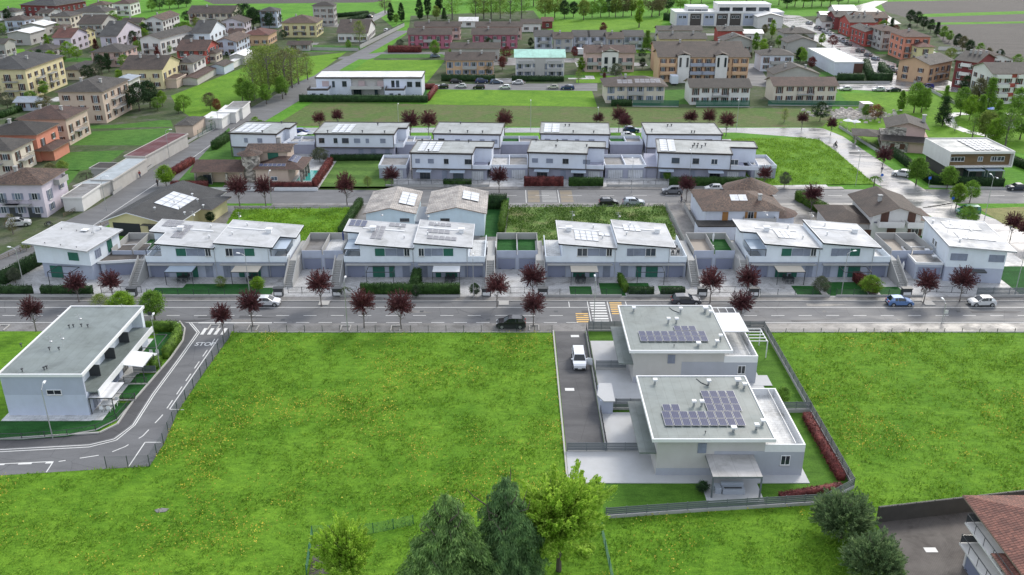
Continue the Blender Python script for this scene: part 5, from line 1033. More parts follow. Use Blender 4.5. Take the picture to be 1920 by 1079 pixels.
flat_house('wide white row house with long glossy panels and pergola terrace at its right end', (1234, 287), (1372, 291), 6.1, 12, 6.5, 'd,4,3.9,1.6,1.1 d,8.5,3.9,1.3,1.1 w,12.6,3.9,1.3,1.1 w,17,3.9,1.6,1.1', '2:p 8:s 13:p 17:g', (.5, .8, 2, 6, 6.3, 1.8, 1.8, SOLARL, (0, 0), .1), [(8, 5), (9, 5), (10, 5), (8.5, 7), (9.3, 7), (11, 7)], full=(-3, 20))
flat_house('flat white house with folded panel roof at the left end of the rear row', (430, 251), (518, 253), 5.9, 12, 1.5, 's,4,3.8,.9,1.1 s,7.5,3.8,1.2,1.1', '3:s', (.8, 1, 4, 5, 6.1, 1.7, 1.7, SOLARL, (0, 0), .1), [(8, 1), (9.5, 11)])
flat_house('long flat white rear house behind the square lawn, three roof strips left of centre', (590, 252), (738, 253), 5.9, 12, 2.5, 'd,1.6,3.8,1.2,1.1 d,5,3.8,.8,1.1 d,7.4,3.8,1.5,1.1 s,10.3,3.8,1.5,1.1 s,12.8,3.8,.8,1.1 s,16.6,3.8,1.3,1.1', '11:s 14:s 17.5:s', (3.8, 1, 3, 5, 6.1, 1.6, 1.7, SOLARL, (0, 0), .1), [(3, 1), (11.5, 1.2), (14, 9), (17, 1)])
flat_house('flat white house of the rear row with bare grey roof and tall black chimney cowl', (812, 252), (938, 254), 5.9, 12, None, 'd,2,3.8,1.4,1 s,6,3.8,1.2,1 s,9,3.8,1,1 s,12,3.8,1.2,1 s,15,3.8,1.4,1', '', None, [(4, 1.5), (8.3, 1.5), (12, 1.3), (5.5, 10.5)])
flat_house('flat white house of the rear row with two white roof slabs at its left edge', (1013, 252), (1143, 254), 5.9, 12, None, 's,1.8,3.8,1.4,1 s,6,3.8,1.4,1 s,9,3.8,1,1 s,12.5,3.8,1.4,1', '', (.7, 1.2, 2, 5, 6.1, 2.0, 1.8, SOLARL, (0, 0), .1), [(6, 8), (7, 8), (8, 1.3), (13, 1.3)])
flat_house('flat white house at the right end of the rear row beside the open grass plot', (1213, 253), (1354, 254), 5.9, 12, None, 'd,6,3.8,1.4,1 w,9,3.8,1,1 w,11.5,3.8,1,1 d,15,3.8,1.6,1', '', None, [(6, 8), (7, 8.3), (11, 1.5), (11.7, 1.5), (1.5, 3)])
def garage_row(label, x, y, n, tops, w=4.0, D=9, z=2.5, gd=True):
    H = House('garage_block', label, 'garage', (x, y), (x + n * w, y), D, 'low garages between the row houses'); H.wall(LILG, .1, z); m = MB().box(-.1, -.1, z, n * w + .1, .1, z + .75)
    for i in range(n + 1): m.box(i * w - .08 + .001 * i, .101, z, i * w + .08, D, z + .7)
    m.box(-.08, D - .1, z - .01, n * w + .08, D + .05, z + .72); H.add('parapet', m, LILW)
    for i, t in enumerate(tops):
        H.add('terrace_floor', MB().box(i * w + .085, .102, z, (i + 1) * w - .085, D - .102, z + .05), {'p': PAVE, 'd': PAVED, 'g': GR_TURF}[t])
        if gd: H.garage('F', (i + .5) * w, .1, w * .72, 1.95, ribbed((.6, .62, .66), .4))
    return H
garage_row('single low garage with paved top at the edge of the square lawn', -30.2, 199.6, 1, 'd', 6.2); garage_row('pair of low garages between the first two front row houses', -4.8, 199.8, 2, 'pd', 4.2); garage_row('pair of low garages under the colourful toy and planted terraces', 21.2, 199.8, 2, 'dp', 4.6); garage_row('low garage under the furnished terrace beside the grass plot', 54.4, 199.6, 1, 'p', 5.5)
garage_row('lilac rear terrace block with open parasols beside the blue car', -57, 221, 2, 'pp', 3.9, 6, gd=False); garage_row('lilac rear terrace block left of the tall plum trees', -28.6, 221, 2, 'pp', 4, 6, gd=False); garage_row('lilac rear terrace block with one strip of artificial turf', -3.0, 221, 2, 'gd', 4.8, 6, gd=False); garage_row('lilac rear terrace block with turf beside the dark blue car', 24.4, 221, 2, 'gd', 4.0, 6, gd=False)

# ---------------------------------------------------------------- the individual villas of the middle rows
T_BR = tiles((0.095, 0.05, 0.04)); T_DK = tiles((0.042, 0.036, 0.033)); T_GR = tiles((0.07, 0.064, 0.06)); T_RED = tiles((0.15, 0.048, 0.036)); T_MIX = tiles((0.14, 0.085, 0.062), (0.035, 0.022, 0.02)); T_TAUPE = tiles((0.07, 0.05, 0.042)); T_SLATE = tiles((0.055, 0.058, 0.062), (0.045, 0.046, 0.05)); T_LITE = tiles((0.5, 0.48, 0.47), (0.33, 0.3, 0.29))
T_MINT = membrane((0.35, 0.62, 0.52), 2.0, key='mint'); T_WHT = membrane((0.7, 0.7, 0.69), 3.0, key='wroof'); T_BLU = membrane((0.26, 0.3, 0.35), .6, key='bluroof')
STN = stone(); YEL = plaster((0.64, 0.58, 0.32)); YELS = plaster((0.68, 0.60, 0.36)); PBLUE = plaster((0.56, 0.68, 0.74)); PINK = plaster((0.58, 0.42, 0.38)); CORAL = plaster((0.62, 0.25, 0.17)); ORNG = plaster((0.60, 0.40, 0.25)); BEI = plaster((0.56, 0.45, 0.37)); LIL = plaster((0.60, 0.55, 0.62)); LBL = plaster((0.52, 0.58, 0.68)); REDW = plaster((0.40, 0.085, 0.07)); BRK = plaster((0.2, 0.045, 0.045)); MAG = plaster((0.42, 0.14, 0.2)); CRM = plaster((0.66, 0.60, 0.50)); OFFW = plaster((0.70, 0.69, 0.67)); GRW = plaster((0.42, 0.41, 0.39)); TEAL = plaster((.45, .6, .55))
H = House('villa', 'brown tiled villa with round stone tower and roof panels beside the swimming pool', 'house', G(362, 322, 3.0), G(452, 322, 3.0), 9); H.wall(BEI, .1, 3.0, 0, 1.5, H.W, H.D); H.roof('gx', 3.15, T_BR, .3, .5, wallm=BEI); H.wins('F', 'd,3,.2,1.6,2'); 
for x in (.1, 3.5, 7, H.W - .4): H.add('column', MB().box(x, 0, .1, x + .45, .45, 3.0), STN)
m = MB().tube((H.W + 1.5, 3.2, .1), (H.W + 1.5, 3.2, 6.4), 2.0, n=16); H.add('tower', m, STN); H.add('tower_roof', MB().tube((H.W + 1.5, 3.2, 6.3), (H.W + 1.5, 3.2, 7.3), 2.9, .05, 16), T_MIX)
x0 = H.W + 3.2; H.add('wall', MB().box(x0, 0, .1, x0 + 7.2, 10, 3.6), BEI); H.add('upper_wall', MB().box(x0 - 1, 5.5, 3.6, x0 + 6, 12, 6.2), BEI); H.roof('gx', 6.3, T_MIX, .25, .5, x0=x0 - 3, y0=5.5, x1=x0 + 6.5, y1=12, wallm=BEI)
H.roof('hip', 3.75, T_BR, .3, .5, x0=x0, y0=0, x1=x0 + 10.2, y1=9.6); H.shut('F', x0 + 2.8, 4.2, 2.4, 1.6, MGREEN, off=-5.5); H.win('F', x0 + 4, 1.0, 1.3, .8)
solar_array(H, x0 + .6, .6, 6, 1, lambda x, y: 3.75 + .3 * y, 1.0, 1.1, SOLAR); solar_array(H, x0 + 6.8, 2.6, 2, 4, lambda x, y: 3.75 + .3 * (x0 + 10.2 - x), 1.0, 1.3, SOLAR); H.chimney(x0 + 3, 11, 6.8, .8, 1.2)
for i in range(4): H.add('column', MB().box(x0 + 9.6, .6 + i * 2.6, .1, x0 + 10.1, 1.1 + i * 2.6, 3.5), STN)
sheet('pool_terrace', [(562, 315), (622, 312), (602, 342), (548, 342)], .125, PAVEW); o = empty('swimming_pool', (*G(579, 331), .11), 0, 'small turquoise swimming pool beside the tiled villa', 'pool')
MB().box(-2.3, -4.6, .02, 2.3, 4.6, .1).build('coping', MWHITE, o); MB().box(-2.0, -4.3, .06, 2.0, 4.3, .106).build('water', POOLW, o)
hedge('hedge', 'dark red hedge along the pool side of the tiled villa', 'hedge', [(620, 308), (590, 352)], 1.2, 1.5, F_RED, z0=.1); hedge('hedge', 'low dark red hedge on the wall in front of the tiled villa pool', 'hedge', [(586, 353), (506, 353)], 1.0, 1.2, F_RED, z0=.1)
hedge('hedge', 'dark red hedge in front of the left wing of the tiled villa', 'hedge', [(322, 352), (390, 352)], 1.2, 1.3, F_RED, z0=.1); hedge('hedge', 'green hedge left of the rear row beside the diagonal road', 'hedge', [(402, 282), (430, 262)], 1.5, 2.2, F_HEDGE)
hedge('hedge', 'red hedge climbing beside the diagonal road behind the tiled villa', 'hedge', [(322, 330), (362, 306)], 1.4, 1.5, F_RED); hedge('hedge', 'dark clipped hedge at the back of the square lawn', 'hedge', [(620, 302), (735, 301)], 1.2, 1.4, F_DARK, z0=.1)
fence('low white wall along the street in front of the tiled villa', [(322, 358), (596, 358)], .3, 'rail', .7, px=True, wcol=WHITE)
# yellow house with slate roof
H = House('yellow_house', 'yellow house with dark slate roof and big white roof panel array', 'house', G(203, 411, 3.3), G(322, 418, 3.3), 20); xr = 4.4; zp = 4.9; H.add('wall', MB().prism([(0, 0), (xr, 0), (xr, 20), (0, 20)], .1, lambda x, y: 3.3 + (zp - 3.3) * x / xr).prism([(xr + .001, 0), (H.W, 0), (H.W, 20), (xr + .001, 20)], .1, lambda x, y: zp - (zp - 3.1) * (x - xr) / (H.W - xr)), YEL); H.roof('shed', 0, T_SLATE, ov=0, x0=-1.2, x1=xr, y0=-.8, y1=20.5, rise=(3.02, zp + .18), wallm=MWHITE); H.roof('shed', 0, T_SLATE, ov=0, x0=xr + .001, x1=H.W + 1, y0=-.8, y1=20.5, rise=(zp + .18, 3.05), wallm=MWHITE); H.add('garage_door', MB().box(.8, -.06, .1, 6.3, -.002, 2.7), simple('black_door', (.02, .022, .03), .5)); H.shut('F', 8.6, .9, 1.3, 1.5, MDARK); H.add('awning', MB().box(7.0, -1.0, 2.7, 11, -.01, 2.82), MDARK)
solar_array(H, xr + 1.6, 6.2, 3, 4, lambda x, y: 5.12 - 1.95 * (x - xr) / (H.W - xr), 1.65, 1.9, SOLARL); H.add('wing_wall', MB().box(H.W, 10, .1, H.W + 2.6, 17, 3.0), YEL); H.roof('hip', 3.1, T_SLATE, .16, .8, x0=H.W - 4, y0=10, x1=H.W + 2.6, y1=17)
for i in range(7): vent(H, 8 + i * 1.2, 3 + (i * 37 % 5) * 2.5, 4.6 - .12 * i, .35, .5)
# pale blue twin gable house
H = House('twin_gable_house', 'pale blue house with two rubble tiled gables behind the second duplex', 'house', G(686, 400, 4.6), G(908, 400, 4.6), 13); W = H.W
H.add('wall', MB().box(0, 0, .1, 9, H.D, 4.6), PBLUE); H.roof('gy', 4.75, T_LITE, .22, .5, x0=0, y0=0, x1=9, y1=H.D, wallm=PBLUE); H.add('wall', MB().box(W - 10.5, 0, .1, W, H.D, 4.6), PBLUE); H.roof('gy', 4.75, T_LITE, .22, .5, x0=W - 10.5, y0=0, x1=W, y1=H.D, wallm=PBLUE)
H.add('wall', MB().box(9.001, 1, .1, W - 10.501, 10, 2.6), MGREY); H.win('F', 7.2, 3.0, 1.6, .5, MDARK); H.win('F', W - 7.4, 3.0, 1.6, .5, MDARK); solar_array(H, W - 4.4, 5, 2, 3, lambda x, y: 4.9 + .22 * (W - x), 1.6, 1.7, SOLARL); solar_array(H, 5.8, 3, 2, 4, lambda x, y: 4.9 + .22 * (9 - x), 1.5, 1.8, SOLARL)
hedge('hedge', 'tall dark cypress hedge behind the strip lawn of the pale blue house', 'hedge', [(912, 392), (950, 392)], 1.2, 3.0, F_DARK, z0=.1, rough=.15); hedge('hedge', 'long green hedge down the right side of the strip lawn', 'hedge', [(948, 392), (940, 440)], 1.0, 2.0, F_HEDGL, z0=.1)
hedge('hedge', 'long slanting hedge between the grass field and the pale blue house', 'hedge', [(676, 384), (640, 442)], 1.2, 1.4, F_HEDGE, z0=.1); MB().box(-6.0, 154.2, .1, 0, 158.5, .16).build('terrace_paving', PAVEW, kind='structure')
# brown tiled villa with turret roof
H = House('villa', 'white villa with mottled brown tile roofs and domed turret', 'house', G(1325, 392, 5.2), G(1462, 392, 5.2), 11); H.wall(LILW, .1, 5.2); H.roof('hip', 5.35, T_MIX, .3, .9); H.shut('F', 3.6, 2.9, 1.1, 1.7, flat((.35, .17, .05), .6)); H.wins('F', ''); H.win('F', 8.4, 3.3, 1.0, 1.3, shut=flat((.35, .17, .05), .6))
H.add('turret', MB().tube((11, 12, .1), (11, 12, 5.6), 4.6, n=12), LILW); H.add('turret_roof', MB().tube((11, 12, 5.5), (11, 12, 7.8), 5.6, .1, 12), T_MIX); H.add('side_bay', MB().tube((14.5, 4, .1), (14.5, 4, 3.2), 3.3, n=12), LILW); H.add('side_bay_roof', MB().tube((14.5, 4, 3.2), (14.5, 4, 4.6), 3.9, .2, 12), T_BR)
H.add('terrace_block', MB().box(-2, -3, .1, 5, -.01, 2.7), LILW); H.add('terrace_roof', MB().box(-2, -3.2, 2.7, 5.2, -.011, 2.95), T_GR); solar_array(H, 5.0, 2.2, 2, 1, lambda x, y: 5.35 + .3 * y, 1.6, 2.0, SOLARL); H.chimney(10.5, 2.6, 6.0); H.roof('gx', 4.4, T_MIX, .3, .5, x0=0, y0=11.1, x1=7, y1=15); H.add('wall', MB().box(0, 11, .1, 7, 15, 4.3), LILW); H.balcony('F', 10, 2.75, 6, 1.2)
# white gabled house with brown shutters
H = House('gabled_house', 'white gabled house with brown shutters and wide brown roof near the junction', 'house', G(1592, 402, 4.9), G(1728, 404, 4.9), 12); W = H.W; H.wall(OFFW, .1, 4.9, 4.4, 0, W, H.D); H.roof('gy', 5.05, T_TAUPE, .34, .9, x0=4.4, x1=W, wallm=OFFW); H.add('wall', MB().box(-2.5, 1.4, .1, 4.399, 11, 3.0), OFFW); H.roof('hip', 3.1, T_TAUPE, .3, .8, x0=-2.5, y0=1.4, x1=4.6, y1=11)
H.sm = MBROWN; H.wins('F', 's,6.6,3.3,1.4,2.2 s,11.5,3.3,1.4,2.2 s,3.8,.2,1.4,1.7 D,8.2,.2,1.6,2.1'); H.win('F', 12.5, .9, 1.2, 1.3, shut=MBROWN); H.balcony('F', 7.6, 3.0, 4.6, 1.5, mat=OFFW); H.balcony('F', 12.8, 3.0, 4.6, 1.5, mat=OFFW); H.shut('F', 0, 1, 1, 1.3, MBROWN, off=-1.4); H.wins('L', 's,5,1,1,1.5 s,8,1.2,.8,1')
H.roof('shed', 0, T_BR, ov=.3, x0=W + .1, y0=2, x1=W + 4, y1=11, rise=(3.4, 2.6)); H.add('wall', MB().box(W + .01, 2.1, .1, W + 3.8, 11, 2.4), OFFW); H.chimney(7.0, 5.0, 5.9); solar_array(H, 4.7, -.4, 2, 1, lambda x, y: 3.4 + .3 * y, 1.3, 1.4, SOLAR)
# stone villa and the timber clad house
H = House('stone_villa', 'rubble stone and pink villa with dark slab roofs beside the curving street', 'house', G(1655, 262, 3.0), G(1745, 268, 3.0), 13); W = H.W; H.wall(STN, .03, 3.0, 0, 0, W * .55, H.D); H.add('wall', MB().box(W * .55 + .001, .4, .03, W, H.D, 3.0), PINK); H.add('upper_wall', MB().box(1.5, 3.5, 3.0, W * .5, H.D, 5.6), STN); H.add('upper_wall', MB().box(W * .5 + .001, 3.5, 3.0, W - 1.2, H.D, 5.6), PINK)
H.roof('gy', 5.75, T_DK, .3, .9, x0=1.5, y0=3.5, x1=W - 1.2, y1=H.D, wallm=PINK); H.roof('gx', 3.1, T_DK, .28, .7, x0=0, y0=0, x1=W, y1=4.5); H.roof('hip', 2.9, T_DK, .25, .5, x0=-6.5, y0=4, x1=-.2, y1=11)
for y in (4.2, 10.4): H.add('post', MB().box(-6.2, y, .03, -5.8, y + .4, 2.9), STN)
H.wins('F', 's,2.5,.2,1,2 s,4.8,.9,1.2,1.3'); H.wins('L', 's,6,.9,1,1.3 s,9.5,.9,1,1.3'); H.chimney(W - 1, 11, 6.1, .8, 1.4)
H = House('timber_clad_house', 'modern white house with timber clad upper floor and roof strips, beside the junction', 'house', G(1776, 313, 3.2), G(1897, 312, 3.2), 12.5); W = H.W; WOOD = ribbed((.2, .125, .06), .25); H.wall(plaster((.08, .075, .075)), .05, 3.0, .8, 1.4, W - .8, H.D - .5, 'ground_floor_wall')
m = MB(); m.box(0, .7, 3.0, W, H.D, 3.3).box(0, .7, 6.1, W, H.D, 6.4).box(0, .71, 3.301, .35, H.D, 6.099).box(W - .35, .71, 3.301, W, H.D, 6.099).box(0, -.2, 3.0, W, .699, 3.25).box(0, -.2, 6.15, W, .699, 6.4).box(0, -.2, 3.251, .25, .699, 6.149).box(W - .25, -.2, 3.251, W, .699, 6.149); H.add('upper_frame', m, OFFW); H.add('timber_wall', MB().box(.36, .72, 3.301, W - .36, H.D, 6.098), WOOD)
H.add('roof', MB().box(.3, .8, 6.401, W - .3, H.D - .3, 6.46), RGF); H.add('roof_parapet', MB().box(0, -.2, 6.401, W, .0, 6.7).box(0, .001, 6.401, .2, H.D, 6.7).box(W - .2, .001, 6.401, W, H.D, 6.7).box(.201, H.D - .2, 6.401, W - .201, H.D, 6.7), OFFW)
for u, w_ in ((2.4, 3), (7.6, 1), (10.8, 1), (W - 3.2, 3)): H.win('F', u, 4.3, w_, .9, off=-.72)
for u in (6.2, 10.6): pergola(H, u - 1.9, u + 1.9, -1.6, 1.3, 2.6, .05, mat=METAL, cloth=POLYC); H.win('F', u, .2, 3, 2, MDARK, off=-1.4)
solar_array(H, W * .45, 1.5, 5, 5, 6.55, 1.2, 1.9, SOLARL, (0, 0), .12)
# ---------------------------------------------------------------- the village: each house has its own place, roof, walls, openings
RM = dict(br=T_BR, dk=T_DK, gr=T_GR, red=T_RED, mix=T_MIX, ta=T_TAUPE, sl=T_SLATE, wh=T_WHT, blu=T_BLU, mint=T_MINT); WM = dict(y=YEL, ys=YELS, pb=PBLUE, pk=PINK, co=CORAL, orr=ORNG, be=BEI, li=LIL, lb=LBL, rd=REDW, bk=BRK, mg=MAG, cr=CRM, w=OFFW, g=GRW, wh=WHT, lw=LILW, lg=LILG)
def autow(W, h, k, kind='o', skip=(), w=1.0):
    s = []; n = max(1, int(W / k)); fl = max(1, int((h + .4) // 2.8))
    for f in range(fl):
        for i in range(n):
            if (f, i) in skip: continue
            big = (i + f) % 3 == 1 and f > 0; s.append('%s,%.2f,%.2f,%.1f,%.1f' % (kind, W * (i + .5) / n, f * 2.8 + (.25 if big else .95), w, 2.0 if big else 1.3))
    return ' '.join(s)
def vh(label, wall, roof, kind, A, B, C, h, ch=1, bal=0, k=3.2, name='village_house', pitch=.33, kindw='o', cat='house', sm=None, ov=.6, rail=True, face='R', group=None, sides=True):
    """A, B: photo points of the front eave; C: photo point of the far end of the visible side eave, or a depth in metres"""
    a, b = G(*A, h), G(*B, h)
    if isinstance(C, tuple): c = G(*C, h); D = max(5, (c[1] - (b[1] if face == 'R' else a[1])))
    else: D = C
    H = simple_house(name, label, cat, A, B, D, h, WM[wall], RM[roof], kind, pitch, ov, '', '', '', sm, ch, group=group)
    H.wins('F', autow(H.W, h, k, kindw)); 
    if sides: H.wins(face, autow(H.D, h, k + .6, kindw))
    for i in range(bal): H.balcony('F' if i % 2 == 0 else face, (H.W if i % 2 == 0 else H.D) * .5, 2.8 * (1 + i // 2) + .1, min(5, (H.W if i % 2 == 0 else H.D) * .5), 1.3, rail)
    return H
vh('long dark red brick house at the top left edge of the village', 'bk', 'sl', 'hip', (38, 9), (104, 11), (119, 2), 6.5, 1); vh('white house with brown roof just in front of the dark red brick house', 'w', 'ta', 'gx', (70, 24), (92, 25), 9, 5.5)
vh('bluish white house with balcony and hipped roof at the far left', 'lb', 'ta', 'hip', (8, 38), (45, 38), 10, 6, 1, 1); vh('cream hipped house left of the long white house', 'cr', 'gr', 'hip', (93, 31), (131, 31), (149, 25), 6, 1); vh('small white house with mottled brown hip beside the bluish one', 'w', 'mix', 'hip', (45, 36), (66, 36), 8, 5)
vh('long white house with a row of dark windows near the top left', 'w', 'gr', 'hip', (133, 23), (197, 23), (214, 17), 4.5, 2, k=2.8); vh('grey house with big plain brown roof in the upper left village', 'g', 'ta', 'gx', (147, 45), (190, 45), (206, 36), 6)
vh('white house with broad brown balcony roof at the top of the village', 'w', 'br', 'hip', (211, 7), (243, 7), (259, 2), 6.5, 1, 1); vh('big white gabled house with white roof panels in the upper village', 'w', 'mix', 'gy', (271, 38), (304, 38), (322, 27), 6, 1, pitch=.4); vh('grey shed house with bright white roof at the left edge', 'g', 'wh', 'gy', (13, 63), (55, 63), (68, 55), 5, 0, k=6, pitch=.2)
vh('grey barn with half white roof behind the shed house', 'g', 'wh', 'gy', (38, 49), (82, 49), (94, 43), 4.5, 0, k=7, pitch=.22); vh('lilac house with plain dark red roof', 'li', 'red', 'gx', (99, 71), (132, 71), (145, 61), 6, 1, k=4); vh('narrow pale yellow gable beside the lilac house with red roof', 'y', 'gr', 'gx', (145, 66), (152, 66), (161, 58), 5.5, 0)
vh('lilac house with dark blue grey roof and wide chimney', 'li', 'sl', 'gx', (187, 68), (218, 68), (238, 52), 6, 1, k=4); vh('pink house with brown hipped roof in the left village', 'pk', 'gr', 'hip', (170, 98), (228, 98), (247, 87), 5.5, 1, 1); vh('tall white house with stepped terraces above the yellow house', 'w', 'gr', 'gy', (262, 72), (299, 73), (332, 55), 7, 1, 1)
H = vh('large yellow four storey apartment house at the left edge', 'ys', 'sl', 'hip', (-50, 130), (46, 130), (118, 105), 9.6, 3, 0, k=3.4, name='apartment_house')
for f in (1, 2): 
    for u in (5, 13): H.balcony('R', u + 3, 2.8 * f + .2, 4.4, 1.3, True)
    H.balcony('F', H.W - 5, 2.8 * f + .2, 4.4, 1.3, True)
H = vh('beige pink apartment house with grey hipped roof and white balconies', 'be', 'gr', 'hip', (108, 172), (190, 172), (236, 149), 9, 2, 0, k=3.8, name='apartment_house')
for f in (1, 2): H.balcony('R', 9, 2.8 * f + .2, 7, 1.3, True)
vh('white house with blue grey roof behind the beige apartment house', 'w', 'blu', 'hip', (212, 152), (240, 152), (266, 142), 6.5, 0); vh('low beige house with dark hipped roof among the dark trees', 'cr', 'dk', 'hip', (117, 131), (147, 131), (190, 117), 3.5, 0)
vh('bright yellow house with brown gable roof beside the green field', 'ys', 'ta', 'gx', (228, 130), (303, 130), (331, 113), 6.6, 2, 1, k=3.6); vh('white house with dark shutters and grey roof right of the yellow house', 'w', 'gr', 'hip', (327, 118), (361, 118), (389, 106), 5.8, 1, 1); vh('deep red house with brown roof in the middle of the left village', 'rd', 'br', 'gx', (331, 95), (385, 95), (405, 83), 5.2, 1)
vh('pale blue gabled house beside the deep red house', 'lb', 'mix', 'gy', (402, 79), (442, 79), (476, 66), 5.2, 1); vh('white house with slate twin gables in the upper village', 'wh', 'sl', 'gx', (361, 62), (393, 62), (414, 49), 6.5, 1, k=4); vh('lavender gabled house behind the slate gabled one', 'li', 'ta', 'gy', (411, 42), (457, 42), 12, 5.5, 0); vh('long cream house with brown roof at the far edge of the village', 'cr', 'ta', 'gx', (353, 25), (436, 25), (443, 18), 5.5, 1, 1, k=2.8)
vh('tall blue grey house at the edge of the far field', 'lb', 'sl', 'hip', (486, 21), (518, 21), 9, 8, 0); vh('orange house with red hipped roof beside the spring trees', 'orr', 'red', 'hip', (457, 66), (502, 66), (527, 57), 4.5, 1); vh('big pale yellow villa with long balconies', 'y', 'mix', 'hip', (528, 43), (592, 43), (606, 35), 6.5, 1, 2)
vh('slim tower like house with dark roof behind the pale yellow villa', 'g', 'dk', 'hip', (586, 11), (625, 11), 8, 9.5, 0); vh('low brown roofed house with carport beside the field corner', 'w', 'ta', 'gx', (633, 62), (688, 62), (706, 48), 4, 1); vh('beige house with brown hipped roof and bright front terrace', 'be', 'br', 'hip', (33, 223), (122, 223), (163, 203), 7, 2, 2)
H = vh('coral pink house with dark slab roof at the left edge', 'co', 'dk', 'hip', (-30, 252), (66, 252), (107, 232), 6.8, 1); H.add('annexe', MB().box(H.W, 1, 0, H.W + 3, 9, 3), CORAL); H.roof('hip', 3.1, T_BR, .3, .5, x0=H.W - .4, y0=-.5, x1=H.W + 3.2, y1=9.5)
vh('white house with grey roof and orange awning at the left edge', 'cr', 'gr', 'hip', (-60, 282), (20, 282), (46, 262), 6, 1, 2); H = vh('lilac three storey house with grey garage doors at the left edge', 'li', 'mix', 'hip', (-20, 345), (76, 345), (114, 318), 7.0, 1, 1, k=3.3, sm=SHUT); H.garage('F', H.W - 2.4, 0, 2.3, 2.1, MDARK); H.garage('F', H.W - 6.2, 0, 2.3, 2.1, MDARK); H.balcony('F', H.W - 6.4, 2.9, 3, 1.2, True); H.balcony('R', 7, 5.4, 4, 1.2)
for a_ in [('low brown roofed annexe just behind the large yellow apartment house', 'g', 'gr', 'hip', (56, 93), (98, 93), 9, 3.2, 1), ('pale blue flat shed between the yellow apartments and the beige ones', 'lb', 'blu', 'gx', (28, 192), (74, 192), 6, 2.6, 0), ('long low brown roofed house left of the big white gabled house', 'g', 'ta', 'gx', (228, 42), (262, 42), 9, 3.4, 1), ('small white gabled house between the pink house and the tall white one', 'w', 'gr', 'gy', (244, 112), (262, 112), 8, 4.2, 0),
        ('grey terrace fronted house at the very left edge below the shed house', 'g', 'gr', 'gx', (-30, 82), (8, 82), 8, 5, 1), ('narrow pinkish gable between the lilac house and the tall white one', 'pk', 'sl', 'gx', (222, 64), (232, 64), 8, 5.6, 0), ('cream low house right of the small pink garage', 'cr', 'ta', 'hip', (388, 100), (404, 100), 8, 3.6, 1), ('beige low house with brown roof left of the orange one', 'be', 'br', 'gx', (428, 62), (450, 62), 8, 4, 1), ('pale house with grey hipped roof behind the long white house', 'w', 'mix', 'hip', (170, 9), (198, 9), 9, 5.5, 1), ('small grey house at the foot of the pale yellow villa', 'g', 'ta', 'gx', (540, 84), (580, 84), 6, 2.6, 0),
        ('low white house with dark roof beside the dark red brick one', 'w', 'dk', 'hip', (0, 22), (28, 22), 9, 4.5, 1), ('small beige house between the grey barn and the cream hipped one', 'be', 'mix', 'hip', (100, 52), (122, 52), 7, 4, 0), ('white house with slate roof behind the deep red house', 'w', 'sl', 'gx', (338, 74), (356, 74), 7, 4.4, 0)]: vh(*a_)
# sheds and long walls beside the diagonal road
def shed(label, A, B, C, h, wall, roof, roofm, pitch=.12, name='shed', cat='shed', face='R', win=''):
    H = House(name, label, cat, G(*A, h), G(*B, h), (G(*C, h)[1] - G(*B, h)[1]) if isinstance(C, tuple) else C); 
    a = math.atan2(G(*C, h)[0] - G(*B, h)[0], G(*C, h)[1] - G(*B, h)[1]) if isinstance(C, tuple) else 0; H.root.rotation_euler.z = -a; H.wall(WM[wall] if isinstance(wall, str) else wall, 0, h); H.roof(roof, h + .15, roofm, pitch, .25, wallm=WM[wall] if isinstance(wall, str) else wall)
    if win: H.wins('R', win)
    return H
CW = plaster((.5, .48, .45), .9, .25)
shed('long low shed with dark red roof beside the diagonal road', (235, 295), (270, 297), (350, 254), 3.0, CW, 'flat', membrane((.1, .02, .024), 1, .8, key='redm')); shed('long low shed with pale grey roof panels beside the diagonal road', (173, 340), (208, 342), (271, 302), 2.8, CW, 'flat', membrane((.34, .38, .4), 2, key='gm')); shed('grey shed end with blue roof trim beside the parked boat cover', (140, 352), (176, 356), (208, 342), 2.6, CW, 'flat', membrane((.34, .38, .4), 2, key='gm2'))
shed('white garage with flat dark roof at the roadside', (117, 373), (145, 377), (182, 352), 2.7, 'w', 'flat', PAVED); shed('small shed with hipped tile roof between the road and the gardens', (328, 236), (357, 238), (380, 222), 3.2, 'be', 'hip', T_GR, .3); shed('pale shed with white ribbed roof and green fence beside the road', (380, 224), (412, 226), (430, 214), 2.6, 'w', 'flat', T_WHT); shed('white shed with blue edged roof beside the road', (408, 213), (437, 215), (452, 202), 2.8, 'w', 'flat', T_WHT); shed('last white shed with dark roof up the diagonal road', (424, 205), (452, 206), (466, 194), 3.0, 'w', 'flat', PAVED)
shed('open dark roofed shed behind the long grey one', (170, 318), (208, 319), (225, 309), 2.4, 'g', 'flat', T_DK); shed('small pink garage with flat roof beside the bright yellow house', (305, 150), (328, 151), (346, 142), 2.8, 'be', 'flat', T_BR); shed('low shed with long red brown roof along the green field', (342, 148), (352, 152), (392, 130), 2.2, CW, 'gy', T_BR, .2); shed('pale blue shed with curved brown roof by the field', (392, 125), (414, 127), (432, 118), 2.8, 'lb', 'gy', T_TAUPE, .3); shed('white field side wall shed beyond the pale blue shed', (428, 118), (432, 119), (456, 107), 2.2, 'w', 'flat', T_WHT); shed('white hangar with curved bright roof beside the pale blue gabled house', (430, 106), (452, 108), (468, 98), 3.2, 'g', 'gy', T_WHT, .3)
